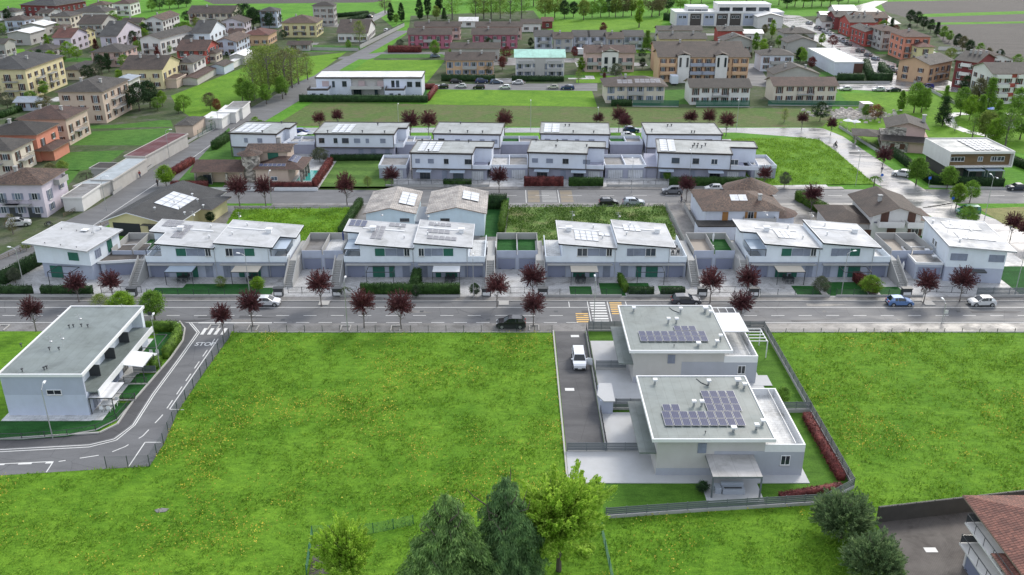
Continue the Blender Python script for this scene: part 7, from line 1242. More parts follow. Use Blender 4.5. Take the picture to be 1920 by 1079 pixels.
# far trees: photo point of the foot, height, kind, leaves
TR = [  # spring green clump beside the diagonal road
    (478, 190, 13, 'airy', 'S'), (492, 178, 15, 'airy', 'S'), (506, 182, 16, 'airy', 'S'), (520, 172, 15, 'airy', 'S'), (536, 178, 14, 'airy', 'B'), (548, 165, 13, 'airy', 'S'), (560, 158, 12, 'airy', 'B'), (470, 200, 8, 'round', 'G'), (500, 196, 6, 'round', 'G'), (530, 186, 7, 'round', 'G'), (577, 150, 9, 'airy', 'S'), (455, 190, 7, 'round', 'G'), (675, 85, 10, 'airy', 'S'),
    (722, 25, 13, 'airy', 'B'), (733, 40, 9, 'cypress', 'D'), (753, 40, 9, 'cypress', 'D'), (787, 37, 10.5, 'cypress', 'D'), (802, 35, 11, 'column', 'D'), (825, 26, 14, 'column', 'D'), (818, 38, 7, 'round', 'S'), (833, 38, 6, 'cone', 'D'), (743, 46, 5, 'round', 'G'), (848, 38, 18, 'airy', 'G'), (892, 36, 14, 'airy', 'G'), (907, 36, 15, 'airy', 'S'), (921, 36, 16, 'airy', 'G'), (938, 36, 13, 'airy', 'S'), (957, 37, 15, 'airy', 'G'), (978, 36, 15, 'airy', 'G'),
    (1022, 35, 11, 'wide', 'S'), (1040, 34, 12, 'wide', 'S'), (1058, 36, 9, 'round', 'D'), (1075, 33, 8, 'round', 'D'), (1094, 38, 10, 'round', 'S'), (1110, 34, 8, 'wide', 'G'), (1126, 33, 9, 'wide', 'G'), (1142, 32, 9, 'wide', 'D'), (1154, 33, 10, 'round', 'S'), (1168, 32, 11, 'round', 'B'), (1184, 30, 11, 'round', 'S'), (1198, 52, 13, 'column', 'L'), (1222, 32, 13, 'wide', 'B'), (1236, 30, 12, 'round', 'B'), (1252, 24, 10, 'round', 'D'), (1275, 20, 9, 'wide', 'G'),
    (1295, 8, 10, 'round', 'G'), (1315, 6, 10, 'round', 'D'), (1340, 4, 11, 'wide', 'G'), (1370, 2, 10, 'wide', 'D'), (1400, 2, 11, 'round', 'G'), (1430, 3, 11, 'wide', 'D'), (1460, 10, 12, 'round', 'G'), (1475, 16, 12, 'round', 'D'), (1490, 12, 12, 'round', 'G'), (1506, 14, 13, 'round', 'G'), (1522, 13, 12, 'round', 'D'), (1540, 12, 12, 'round', 'G'), (1556, 13, 12, 'round', 'G'), (1572, 12, 12, 'round', 'D'), (1590, 6, 9, 'wide', 'D'), (1610, 5, 8, 'round', 'G'), (1000, 12, 14, 'wide', 'G'), (1060, 8, 15, 'wide', 'L'), (1115, 10, 14, 'wide', 'G'), (1160, 8, 14, 'wide', 'L'), (1200, 8, 14, 'wide', 'G'), (1240, 4, 14, 'wide', 'L'), (890, 4, 15, 'wide', 'G'), (940, 2, 14, 'wide', 'L'),
    (1447, 72, 8, 'column', 'L'), (1415, 100, 8, 'column', 'G'), (1213, 95, 8, 'cone', 'G'), (1128, 84, 4, 'round', 'G'), (816, 108, 6.5, 'round', 'G'), (1505, 120, 5, 'round', 'G'), (1500, 116, 5.5, 'round', 'L'), (1540, 86, 5, 'round', 'L'), (1560, 90, 5, 'wide', 'R'), (1460, 90, 5, 'round', 'G'), (995, 90, 4, 'round', 'D'), (950, 112, 5, 'wide', 'R'), (942, 132, 5, 'round', 'R'), (915, 143, 4.5, 'wide', 'O'), (750, 92, 4, 'wide', 'O'), (1085, 155, 4.5, 'airy', 'S'), (1090, 135, 5, 'round', 'L'), (1163, 192, 4.2, 'palm', 'G'), (1204, 130, 4, 'round', 'D'),
    (1706, 46, 7, 'round', 'D'), (1719, 50, 7, 'round', 'D'), (1731, 56, 6, 'round', 'D'), (1744, 62, 6, 'round', 'D'), (1756, 68, 6, 'cone', 'D'), (1768, 76, 6, 'round', 'G'), (1779, 80, 5, 'round', 'G'), (1793, 92, 6, 'round', 'D'), (1804, 97, 6, 'round', 'B'), (1816, 104, 6, 'round', 'D'), (1835, 108, 5.5, 'round', 'G'), (1852, 112, 4.5, 'round', 'B'), (1872, 118, 5, 'round', 'D'), (1905, 128, 5, 'wide', 'G'),
    (1688, 208, 6, 'cypress', 'G'), (1713, 212, 8.5, 'round', 'G'), (1727, 212, 7, 'round', 'G'), (1736, 204, 6, 'cypress', 'G'), (1767, 236, 8, 'cone', 'D'), (1772, 192, 5, 'cone', 'G'), (1800, 218, 8, 'round', 'G'), (1817, 226, 7, 'round', 'L'), (1808, 178, 6, 'round', 'D'), (1832, 198, 8, 'round', 'B'), (1852, 205, 9, 'cone', 'G'), (1836, 226, 7, 'cone', 'G'), (1866, 236, 7, 'cone', 'G'), (1790, 246, 4, 'airy', 'G'), (1822, 262, 7, 'airy', 'G'), (1845, 266, 8, 'round', 'S'), (1860, 274, 7, 'round', 'L'), (1884, 278, 10, 'airy', 'G'), (1905, 226, 9, 'round', 'G'), (1912, 262, 8, 'round', 'G'), (1886, 262, 8, 'airy', 'L'), (1868, 258, 7, 'round', 'G'), (1700, 200, 3, 'airy', 'B'), (1622, 222, 4, 'round', 'G'), (1640, 226, 4.5, 'wide', 'R2'), (1650, 228, 4, 'airy', 'B'), (1537, 228, 5.5, 'wide', 'D'), (1470, 230, 4, 'airy', 'S'),
    # left village gardens
    (262, 208, 8, 'wide', 'D'), (282, 202, 8, 'round', 'D'), (305, 200, 4.6, 'round', 'L'), (296, 208, 4, 'wide', 'G'), (250, 200, 5, 'wide', 'D'), (345, 210, 5, 'wide', 'G'), (395, 206, 5, 'wide', 'B'), (408, 212, 4, 'round', 'R2'), (335, 214, 3.5, 'round', 'G'), (205, 136, 7, 'column', 'D'), (192, 140, 7, 'round', 'D'), (165, 150, 5, 'wide', 'D'), (180, 148, 5, 'wide', 'O'), (118, 155, 5, 'column', 'D'), (85, 182, 5, 'round', 'G'), (60, 195, 4, 'wide', 'G'), (5, 185, 6, 'wide', 'D'), (15, 205, 5, 'wide', 'O'), (130, 108, 6, 'wide', 'L'), (145, 112, 5, 'wide', 'L'), (120, 118, 4, 'round', 'G'), (90, 92, 6, 'column', 'L'), (244, 80, 8, 'round', 'D'), (252, 86, 6, 'wide', 'D'), (168, 82, 5, 'wide', 'O'), (155, 86, 4, 'round', 'D'), (262, 100, 5, 'wide', 'G'), (316, 102, 4, 'wide', 'G'), (345, 62, 5, 'wide', 'G'), (336, 66, 5, 'wide', 'G'), (352, 44, 6, 'wide', 'D'), (366, 46, 5, 'round', 'R2'), (464, 52, 11, 'wide', 'D'), (476, 55, 10, 'round', 'D'), (488, 52, 8, 'round', 'D'), (506, 56, 8, 'round', 'D'), (522, 50, 7, 'round', 'D'), (450, 30, 6, 'wide', 'D'), (532, 74, 4, 'wide', 'D'), (560, 88, 3, 'wide', 'G'), (654, 94, 4, 'round', 'G'), (300, 20, 8, 'wide', 'D'), (318, 17, 8, 'wide', 'G'), (335, 16, 8, 'wide', 'D'), (350, 14, 7, 'wide', 'D'), (285, 22, 6, 'wide', 'G'), (15, 40, 6, 'round', 'D'), (213, 40, 5, 'wide', 'G'), (225, 50, 5, 'wide', 'G'), (272, 66, 5, 'wide', 'D'), (5, 66, 5, 'wide', 'G'), (110, 62, 4, 'wide', 'G'), (400, 240, 3, 'wide', 'G'), (98, 330, 3, 'wide', 'B'), (120, 325, 3, 'wide', 'S'), (165, 348, 4, 'palm', 'O'), (25, 440, 4, 'airy', 'B'), (50, 470, 2, 'wide', 'S'), (480, 240, 3, 'wide', 'L'), (488, 243, 3.4, 'palm', 'G')]
MK = {'S': (F_SPRING, 'pale spring green'), 'B': (F_BARE, 'half bare brownish'), 'G': (F_GREEN, 'fresh green'), 'D': (F_DARK, 'dark green'), 'L': (F_LIME, 'bright yellow green'), 'O': (F_OLIVE, 'silver grey'), 'R': (F_RED, 'dark red'), 'R2': (foliage((.16, .07, .03), (.28, .14, .07)), 'copper coloured')}
KN = {'airy': ('poplar_tree', 'airy tree'), 'round': ('broadleaf_tree', 'round tree'), 'wide': ('broadleaf_tree', 'bushy tree'), 'column': ('columnar_tree', 'columnar tree'), 'cypress': ('cypress_tree', 'oval clipped tree'), 'cone': ('conical_tree', 'conical tree'), 'palm': ('palm_tree', 'small palm')}
for px, py, h, kd, mk_ in TR:
    x, y = G(px, py); mt, cn = MK[mk_]; nm, kn = KN[kd]
    if h < 4.3 and kd in ('wide', 'round'): nm, kn = 'shrub', 'shrub'
    tree(nm, uniq(cn + ' ' + kn, x, y), 'shrub' if nm == 'shrub' else 'tree', x, y, h, kd, mt, 1.1 if kd == 'airy' else 1.0, 'trees and shrubs of the village and park', 3)
# garden patches, shrubs and hedges that fill the village between its houses
V1 = [(-60, 34), (340, 44), (640, 64), (560, 92), (480, 116), (325, 178), (230, 232), (150, 240), (-60, 320)]; V2 = [(770, 72), (1240, 62), (1560, 62), (1562, 158), (1120, 156), (930, 156), (925, 112), (770, 92)]; V3 = [(1530, 40), (1600, 56), (1690, 60), (1800, 110), (1900, 150), (1800, 176), (1700, 140), (1600, 82)]
r2 = random.Random(12); VP = [[G(*p) for p in v] for v in (V1, V2, V3)]
def pip(P, x, y):
    c = False
    for i in range(len(P)):
        (x1, y1), (x2, y2) = P[i], P[i - 1]
        if (y1 > y) != (y2 > y) and x < (x2 - x1) * (y - y1) / (y2 - y1) + x1: c = not c
    return c
def free(x, y, m): return all(abs(x - b[0]) > b[2] / 2 + m or abs(y - b[1]) > b[3] / 2 + m for b in BLD)
def pick(P, m):
    for _ in range(400):
        v = r2.choice(P); xs = [p[0] for p in v]; ys = [p[1] for p in v]; x, y = r2.uniform(min(xs), max(xs)), r2.uniform(min(ys), max(ys))
        if pip(v, x, y) and free(x, y, m): return x, y
    return None
for i in range(95):
    p = pick([VP[0], VP[0], VP[1], VP[2]], 2.5)
    if p: x, y = p; a, b = r2.uniform(2.5, 7), r2.uniform(2, 5); mt, nm = r2.choice([(GR_LAWN, 'garden_lawn'), (GR_NEAR, 'garden_lawn'), (PAVE, 'yard_paving'), (PAVED, 'yard_paving'), (PAVED, 'yard_paving')]); sheet(nm, [(x - a, y - b), (x + a, y - b), (x + a, y + b), (x - a, y + b)], .03 + i * .001, mt, px=False)
for i in range(118):
    p = pick([VP[0], VP[0], VP[0], VP[1], VP[2]], 1.6)
    if p: x, y = p; k = r2.choice('GDDOLSBGR'); h = r2.uniform(2.2, 6.2); kd = r2.choice(['round', 'wide', 'wide', 'round', 'cone']); nm = 'shrub' if h < 4.2 else 'broadleaf_tree'; tree(nm, uniq(MK[k][1] + (' garden shrub' if h < 4.2 else ' garden tree'), x, y), 'shrub' if h < 4.2 else 'tree', x, y, h, kd, MK[k][0], 1, 'trees and shrubs of the village and park', 3)
for i in range(40):
    p = pick([VP[0], VP[0], VP[1], VP[2]], 3)
    if p:
        x, y = p; L = r2.uniform(4, 11); q = r2.random() < .5; e = (x + L, y) if q else (x, y + L)
        if not free(*e, 1): continue
        if r2.random() < .55: hedge('hedge', uniq('dark clipped garden hedge', x, y), 'hedge', [(x, y), e], 1.0, r2.uniform(1.2, 2.2), r2.choice([F_DARK, F_HEDGE]), px=False, dens=10, leaf=.2)
        else: fence(uniq('pale garden wall', x, y), [(x, y), e], .01, 'rail', r2.uniform(.9, 1.6), cat='wall', name='garden_wall', wcol=r2.choice([CONC, OFFW, BEI]), step=6)
# hedges along the streets and round the gardens
for t, pts, w_, h, mt, px_ in [('long clipped green hedge in front of the second duplex', [(-24.3, 133.6), (-8.4, 133.6)], 1.1, 2.0, F_HEDGE, 0), ('tall cross hedge between the two gardens of the second duplex', [(-15.8, 134.2), (-15.8, 140)], 1.3, 2.2, F_HEDGE, 0),
        ('dark clipped hedge at the far left of the main street', [(-95, 133.6), (-77.2, 133.6)], 1.0, 1.6, F_DARK, 0), ('dark clipped hedge before the leftmost white house', [(-75.6, 133.6), (-67.5, 133.6)], 1.0, 1.6, F_DARK, 0), ('dark hedge between the leftmost white house and the diagonal road', [(-84.5, 138), (-81.5, 152.5)], 1.6, 2.0, F_DARK, 0),
        ('low dark hedge box right of centre before the third duplex', [(18.8, 133.8), (22.8, 133.8)], 1.0, 1.3, F_DARK, 0), ('low dark hedge box at the right before the third duplex', [(24, 133.8), (27.8, 133.8)], 1.0, 1.2, F_DARK, 0), ('overgrown hedge between the two gardens of the third duplex', [(18.5, 134.5), (17.9, 139.6)], .7, 1.5, F_HEDGL, 0), ('red leaved hedge between the two gardens of the fourth duplex', [(58.6, 134.2), (57.4, 139.8)], 1.3, 1.6, F_RED, 0),
        ('red and green hedge before the plain roofed row house', [(2.7, 194.0), (11.4, 194.0)], 1.2, 2.0, F_RED, 0), ('green hedge right of the red one before the plain roofed row house', [(12.6, 194.0), (20.2, 194.0)], 1.2, 1.8, F_HEDGE, 0), ('low green hedge before the panel striped row house', [(-15.2, 194.0), (-9, 194.0)], 1.2, 1.4, F_HEDGE, 0), ('rounded green hedge before the wide row house', [(35, 194.2), (52, 194.2)], 1.3, 1.8, F_HEDGE, 0),
        ('dark curved hedge in front of the timber clad house', [(1672, 290), (1745, 345), (1880, 350)], 1.2, 1.8, F_DARK, 1), ('dark hedge to the right of the timber clad house', [(1890, 305), (1960, 330)], 1.6, 1.8, F_DARK, 1), ('thick hedge between the brown tiled villa and the gabled house', [(1497, 374), (1560, 412)], 2.0, 2.0, F_HEDGL, 1), ('dark hedge at the back of the strip lawn below the tiled villa', [(1325, 438), (1372, 436)], .5, 1.7, F_DARK, 1),
        ('clipped hedge in front of the pale orange house', [(828, 152), (928, 153)], 1.5, 2.2, F_DARK, 1), ('clipped hedge in front of the mint roofed villa', [(960, 152), (1057, 153)], 1.5, 1.8, F_DARK, 1), ('dark red hedge in front of the left magenta house', [(728, 98), (790, 98)], 2.5, 2.5, F_RED, 1), ('dark hedge beside the beige villa', [(1146, 199), (1184, 199)], 1.2, 2.0, F_DARK, 1), ('long dark hedge behind the grey gabled street house', [(1490, 96), (1528, 96)], 1.5, 2.5, F_DARK, 1), ('dark hedge behind the grass bank at the school', [(1246, 38), (1266, 40)], 3, 3.5, F_DARK, 1), ('long low hedge beyond the pale yellow villa', [(632, 33), (690, 28)], 2.5, 2, F_DARK, 1), ('second low hedge beyond the pale yellow villa', [(655, 42), (690, 32)], 2.5, 2, F_DARK, 1), ('green hedge of the beige apartment garden', [(0, 222), (38, 208)], 2.0, 1.6, F_HEDGE, 1)]:
    far = px_ and pts[0][1] < 250; hedge('hedge', t, 'hedge', pts, w_, h, mt, px=bool(px_), z0=0 if px_ else .11, dens=12 if far else 80, leaf=.2 if far else .1, rough=.1)
# fences, walls, gates
RL = 'rail'
for t, pts, h, kd, wl, px_ in [('dark railing on a low wall before the second building from the left', [(-58.5, 133.1), (-38.6, 133.1)], 1.0, 'mesh', .35, 0), ('dark railing left of the long clipped hedge', [(-27.6, 133.1), (-24.6, 133.1)], 1.0, RL, .35, 0), ('low wall under the long clipped hedge', [(-24.5, 132.9), (-8.3, 132.9)], .01, RL, .4, 0), ('dark railing before the left half of the third duplex', [(5.2, 133.1), (17.6, 133.1)], 1.0, 'mesh', .35, 0), ('dark railing before the right half of the third duplex', [(18.5, 133.1), (30.2, 133.1)], .7, 'mesh', .35, 0), ('dark railing before the left half of the fourth duplex', [(39.8, 133.1), (51, 133.1)], 1.0, 'mesh', .3, 0), ('dark railing before the right half of the fourth duplex', [(52, 133.1), (66, 133.1)], 1.0, 'mesh', .3, 0), ('dark solid fence before the white corner house', [(74.5, 133.1), (90, 133.1)], 1.2, 'slat', .35, 0), ('white topped wall under the hedge of the leftmost house', [(-95, 132.95), (-67.2, 132.95)], .01, RL, .45, 0),
        ('sliding gate before the left double garages', [(-36.2, 134.4), (-29.5, 134.4)], 1.1, RL, 0, 0), ('sliding gate before the turf topped garages', [(-2.4, 134.4), (4.2, 134.4)], 1.1, RL, 0, 0), ('sliding gate before the deck topped garages', [(31.2, 134.6), (38.5, 134.6)], 1.1, RL, 0, 0), ('curved gate before the corner garages', [(66.5, 135), (73.5, 134.3)], 1.1, RL, 0, 0), ('sliding gate before the leftmost garage', [(-66.5, 134.6), (-60, 134.6)], 1.1, RL, 0, 0),
        ('thin wire fence between the side street and the near meadow', [(430, 634), (377, 708), (333, 774), (307, 834), (281, 875), (200, 878)], 1.5, 'mesh', 0, 1), ('thin wire fence between the street and the large left meadow', [(-41, 120.3), (5.9, 120.3)], 1.0, 'mesh', .1, 0), ('thin wire fence between the street and the right meadow', [(37.8, 120.3), (95, 120.3)], .5, 'mesh', .12, 0),
        ('green net fence behind the small lime tree', [(586, 1005), (700, 1000), (775, 985)], 1.2, 'mesh', 0, 1), ('green net fence at the left of the small lime tree', [(586, 1005), (575, 1079)], 1.2, 'mesh', 0, 1), ('green net fence right of the bright lime tree', [(1128, 1000), (1150, 1100)], 1.2, 'mesh', 0, 1), ('dark kerb wall between the second street and its grass field', [(440, 391), (662, 389)], .1, RL, .3, 1), ('wall behind the strip garden of the pale blue house', [(-17, 152.6), (4.5, 152.6)], .01, RL, 1.0, 0), ('concrete wall along the left side of the sloping drive', [(1248, 388), (1290, 470)], .01, RL, 1.0, 1), ('concrete wall along the right side of the sloping drive', [(1283, 390), (1318, 455)], .01, RL, 1.0, 1),
        ('dark garden railing before the panel striped row house', [(-28, 193.5), (-5, 193.5)], 1.0, RL, .4, 0), ('dark railing before the low planted garages', [(21, 193.5), (34.5, 193.5)], 1.0, RL, .4, 0), ('wooden rail fence beside the diagonal road, lower stretch', [(-5, 492), (80, 455)], .9, 'wood', 0, 1), ('wooden rail fence beside the diagonal road, upper stretch', [(120, 408), (212, 362)], .9, 'wood', 0, 1), ('wooden rail fence before the yellow house', [(140, 455), (205, 418)], .9, 'wood', 0, 1), ('white wall with railing beside the stone villa', [(1573, 240), (1655, 292)], .6, RL, .7, 1), ('green netting screen before the beige villa', [(1186, 200), (1272, 201)], 1.8, 'slat', .2, 1), ('green netting screen before the white balcony house', [(1305, 201), (1405, 201)], 1.8, 'slat', .2, 1), ('green netting screen before the cream balcony house', [(1440, 198), (1620, 200)], 1.4, 'slat', .2, 1), ('long grey garden wall beside the far end of the diagonal road', [(675, 92), (758, 50)], .6, RL, 1.6, 1), ('pale garden wall with dark openings behind the far green field', [(540, 94), (672, 96)], .4, RL, 1.2, 1), ('pale retaining kerb along the upper diagonal road', [(212, 366), (330, 282), (468, 200)], .01, RL, .7, 1), ('green mesh fence between the white sheds', [(372, 258), (412, 238)], 1.8, 'mesh', .2, 1), ('white wall before the cube building hedge', [(1570, 157), (1668, 157)], .01, RL, .8, 1), ('low white wall of the timber clad house garden', [(1742, 352), (1890, 356)], .01, RL, .5, 1), ('roadside wall before the orange and red blocks', [(1700, 148), (1790, 196)], .6, RL, .8, 1)]:
    col = flat((.02, .12, .08), .6) if 'green' in t.split()[0:1] or 'netting' in t else None; z = .11 if not px_ and pts[0][1] > 131 and pts[0][1] < 200 else 0
    fence(t, pts, h, kd, wl, px=bool(px_), step=2.6, z=z, col=col, cat='gate' if 'gate' in t else 'wall' if 'wall' in t or 'kerb' in t else 'fence', name='sliding_gate' if 'gate' in t else 'garden_wall' if ('wall' in t and 'rail' not in t) or 'kerb' in t else 'fence')
# street lamps
for t, b, h, rz in [('tall lamp before the long clipped hedge on the meadow side', (652, 620), 7.8, 90), ('lamp at the right end of the long clipped hedge', (888, 560), 6.8, 90), ('lamp beside the zebra crossing on the meadow side', (1113, 620), 8.0, 90), ('lamp before the fourth duplex', (1577, 556), 7.4, 20), ('lamp at the far left of the main street', (49, 553), 7.8, 160), ('lamp behind the white hatchback', (469, 556), 7.0, 160), ('lamp beside the corner house at the right edge', (1902, 556), 7.0, 20), ('curved head lamp on the lawn of the lower left block', (99, 822), 6.6, 100), ('tall lamp at the sidewalk hedge of the lower left block', (301, 695), 7.6, 100), ('lamp between the two villa plum trees on the second street', (510, 389), 7.2, 90), ('lamp before the wide row house', (1292, 342), 6.8, 90), ('lamp at the right corner of the grass plot', (1604, 349), 7.4, 90), ('double lamp on the traffic island verge', (1846, 411), 8.6, 90), ('lamp on the far pavement behind the third rear house', (995, 242), 7.4, 90), ('lamp near the small purple tree behind the rear row', (1121, 242), 5.4, 90), ('lamp behind the last rear row house', (1381, 240), 7.2, 90), ('lamp before the low planted garages', (1184, 362), 7.2, 90), ('lamp in front of the yellow house on the diagonal road', (200, 395), 7, 0), ('lamp beside the red roofed shed on the diagonal road', (318, 298), 7, 0), ('lamp on the diagonal road near the rear row', (413, 258), 7, 0), ('lamp between the stone villa and the curving street', (1673, 250), 6, 0), ('lamp behind the panel roofed rear house', (748, 246), 7, 90), ('lamp in front of the fence on the right meadow side', (1766, 606), 3.2, 90)]:
    lamp(t, b, h, 1.1, R(rz), double='double' in t)
for t, b, h, sh, f_ in [('small dark backed sign at the stop junction', (285, 612), 2.4, 'rect', (.05, .05, .06)), ('blue round sign at the curving street junction', (1651, 347), 2.6, 'round', (.03, .12, .5)), ('dark triangular give way sign at the curving street junction', (1650, 340), 3.2, 'tri', (.08, .08, .1)), ('blue sign beside the curved dark hedge', (1740, 353), 2.6, 'rect', (.04, .15, .6)), ('blue round sign on the traffic island', (1783, 392), 2.6, 'round', (.03, .12, .5)), ('white triangular sign before the right edge plum tree', (1890, 448), 2.6, 'tri', (.6, .6, .6)), ('small sign in front of the right one of the hedge plum trees', (1770, 604), 2.0, 'rect', (.6, .6, .6))]: sign(t, b, h, sh, f_)
# bin cabinets at the garden entrances
for px, t in [(247, 'the leftmost plum garages'), (522, 'the white hatchback'), (632, 'the double garages'), (912, 'the turf topped garages'), (1018, 'the tall plum tree'), (1317, 'the dark hatchback'), (1414, 'the fourth duplex left end'), (1700, 'the corner garages')]:
    x, y = G(px, 558); o = empty('meter_cabinet', (x, 133.4, .11), 0, 'dark meter cabinet with white letter box front beside ' + t, 'cabinet', 'meter cabinets on the pavement'); MB().box(-.75, -.35, 0, .75, .4, 1.3).box(-.85, -.45, 1.3, .85, .5, 1.42).build('cabinet_body', MDARK, o); MB().box(-.6, -.37, .2, .6, -.351, .75).build('letter_box', MWHITE, o)
# vehicles
for t, px, py, rz, kd, c in [('white hatchback parked before the mesh fence on the main street', 502, 572, 2, 'hatch', (.75, .76, .78)), ('black hatchback with pale roof driving past the large meadow', 958, 613, 180, 'suv', (.02, .02, .025)), ('dark car with pale roof half hidden by the second grey roofed house', 1286, 569, 0, 'wagon', (.07, .075, .09)), ('light blue hatchback parked before the corner garages', 1686, 572, 0, 'hatch', (.14, .25, .5)), ('white hatchback parked at the right end of the main street', 1840, 572, 180, 'hatch', (.74, .75, .76)),
        ('black hatchback on the second street beside the crossing', 1141, 384, 2, 'hatch', (.015, .015, .02)), ('silver estate car ahead of the black hatchback', 1188, 384, 0, 'wagon', (.4, .44, .5)), ('grey suv before the wide row house', 1260, 363, 180, 'suv', (.2, .21, .23)), ('white car half hidden by the tiled villa roof', 1316, 379, 0, 'hatch', (.7, .71, .72)), ('white car parked before the wide row house right end', 1338, 358, 180, 'hatch', (.7, .71, .72)),
        ('deep blue hatchback in front of the fallow field', 567, 252, 0, 'suv', (.015, .03, .3)), ('silver car between the tall plum trees of the third street', 755, 251, 0, 'hatch', (.45, .47, .5)), ('dark blue van like car behind the rear terraces', 1183, 248, 0, 'suv', (.02, .04, .15)), ('white car just below the dark blue one', 1178, 258, 0, 'hatch', (.7, .71, .72)), ('white suv waiting on the curving street', 1691, 331, 150, 'suv', (.74, .75, .76)), ('dark saloon at the right edge of the junction street', 1906, 356, 180, 'sedan', (.04, .05, .07)), ('white suv in the yard of the lilac three storey house', 36, 424, 20, 'suv', (.75, .76, .77)),
        ('black car on the far street beside the red hedge', 830, 166, 180, 'hatch', (.02, .02, .02)), ('white car on the far street after the black one', 865, 165, 180, 'hatch', (.75, .75, .75)), ('black low car in the middle of the far street', 898, 167, 180, 'hatch', (.015, .015, .015)), ('white car on the far street before the mint roofed villa', 947, 167, 180, 'hatch', (.75, .75, .75)), ('black car parked under the pale orange house hedge', 855, 156, 0, 'hatch', (.02, .02, .03)), ('dark blue car parked under the pale orange house hedge', 903, 156, 0, 'suv', (.03, .05, .12)), ('grey blue car parked right of the dark blue one', 931, 157, 0, 'wagon', (.1, .14, .2)), ('white car parked under the mint roofed villa hedge', 971, 158, 180, 'hatch', (.75, .75, .75)), ('cream car on the far street near the sparse tree', 1037, 167, 180, 'hatch', (.6, .58, .5)), ('navy car at the right end of the parked line', 1064, 168, 180, 'wagon', (.02, .04, .14)), ('grey blue car on the lane before the magenta house', 816, 108, 0, 'hatch', (.2, .26, .34)),
        ('white car on the wet street left of the dark one', 1585, 170, 180, 'hatch', (.7, .7, .7)), ('white car on the wet street before the cube hedge', 1647, 171, 180, 'hatch', (.7, .72, .75)), ('black car on the wet street before the cube hedge', 1675, 172, 180, 'sedan', (.02, .03, .05)), ('deep blue car turning at the street corner', 1737, 166, 180, 'suv', (.02, .02, .2)), ('black car on the lane beyond the pale yellow villa', 692, 34, 150, 'suv', (.03, .03, .03)), ('white car parked beside the low brown roofed house', 727, 60, 60, 'suv', (.7, .7, .7))]:
    x, y = G(px, py); USED.add(t); car(t, x, y, R(rz), kd, c)
cc = [(.35, .37, .4), (.3, .3, .32), (.05, .06, .09), (.6, .6, .62), (.6, .62, .65), (.5, .52, .55), (.45, .45, .45), (.3, .33, .38), (.08, .08, .09), (.12, .1, .1), (.1, .1, .12), (.2, .24, .3), (.4, .4, .42), (.5, .5, .5), (.45, .2, .18), (.2, .3, .42)]
cn = ['grey', 'dark grey', 'navy', 'white', 'pale', 'silver', 'mid grey', 'steel blue', 'black', 'brownish', 'charcoal', 'slate blue', 'light grey', 'off white', 'reddish', 'sky blue']
for i, (px, py) in enumerate([(1517, 46), (1532, 54), (1541, 58), (1547, 61), (1553, 64), (1559, 68), (1575, 77), (1584, 81), (1590, 85), (1612, 98), (1627, 106), (1641, 113), (1667, 130), (1677, 135), (1688, 141), (1703, 148)]):
    x, y = G(px, py); car(' '.join((cn[i] + ' car parked along the wet street ' + spot(x, y)).split()[:16]), x, y, R(104), 'hatch' if i % 3 else 'suv', cc[i])
o = car('white delivery van with its driver door open on the near driveway', *G(1085, 682), R(-90), 'van', (.74, .76, .8), 'van', 'delivery_van', None); put('open_door', cached('vandoor', lambda: MB().box(-.02, 0, -.45, .02, 1.0, .1).box(-.015, .15, .1, .015, .85, .6).mesh('open_door', [paintm((.74, .76, .8))])), o, (1.1, .94, .95)).rotation_euler.z = R(-25)
car('dark green van with open tail at the right hand verge', *G(1814, 402), R(175), 'van', (.01, .14, .09), 'van', 'delivery_van', None)
x, y = G(1088, 104); o = car('white camper van beside the pink house', x, y, R(180), 'van', (.7, .7, .68), 'camper', 'camper_van', None); MB().box(-2.6, -1.05, .6, 1.5, 1.05, 2.8).build('camper_box', MWHITE, o)
x, y = G(1262, 158); o = car('white box truck beside the beige villa', x, y, R(90), 'van', (.6, .64, .68), 'truck', 'box_truck', None); MB().box(-3.2, -1.15, .7, 1.0, 1.15, 3.2).build('cargo_box', flat((.6, .66, .74), .5), o)
# people
JK = simple('dark_jacket', (.02, .022, .03), .8); JB = simple('blue_jeans', (.04, .06, .12), .8); JR = simple('red_jacket', (.3, .03, .03), .8)
person('pedestrian in a red jacket walking on the diagonal road', *G(263, 334), R(100), JR, JB, z=.02); person('pedestrian in dark clothes on the kerb of the diagonal road', *G(296, 350), R(100), JK, JK, z=.02); person('person in dark clothes walking beside a bicycle on the second street', *G(1277, 380), R(0), JK, JB, z=.02)
def bike(label, x, y, rz, motor=False):
    o = empty('motorcycle' if motor else 'bicycle', (x, y, .02), rz, label, 'motorcycle' if motor else 'bicycle'); r = .3 if motor else .34
    for wx in (-.55, .55):
        m = MB()
        for i in range(14): a, b = 2 * math.pi * i / 14, 2 * math.pi * (i + 1) / 14; m.tube((wx + r * math.cos(a), 0, r + r * math.sin(a)), (wx + r * math.cos(b), 0, r + r * math.sin(b)), .07 if motor else .022, n=5)
        m.tube((wx, -.05, r), (wx, .05, r), .05, n=6); m.build('wheel', TYRE, o)
    m = MB()
    for a, b in (((-.55, r), (-.15, .75)), ((-.15, .75), (.42, .85)), ((-.15, .75), (-.1, .3)), ((-.1, .3), (.42, .8)), ((.55, r), (.4, .95)), ((-.55, r), (-.1, .3))): m.tube((a[0], 0, a[1]), (b[0], 0, b[1]), .05 if motor else .02, n=5)
    m.build('frame', MDARK, o); MB().tube((.38, -.3, 1.0), (.38, .3, 1.0), .02, n=5).build('handlebar', MDARK, o); MB().box(-.45 if motor else -.28, -.12, .78, .1 if motor else -.02, .12, .86).build('saddle', TYRE, o)
    if motor: MB().ball((.2, 0, .75), .22, sz=.7).build('tank', JK, o); MB().box(-.15, -.16, .25, .3, .16, .6).build('engine', METAL, o)
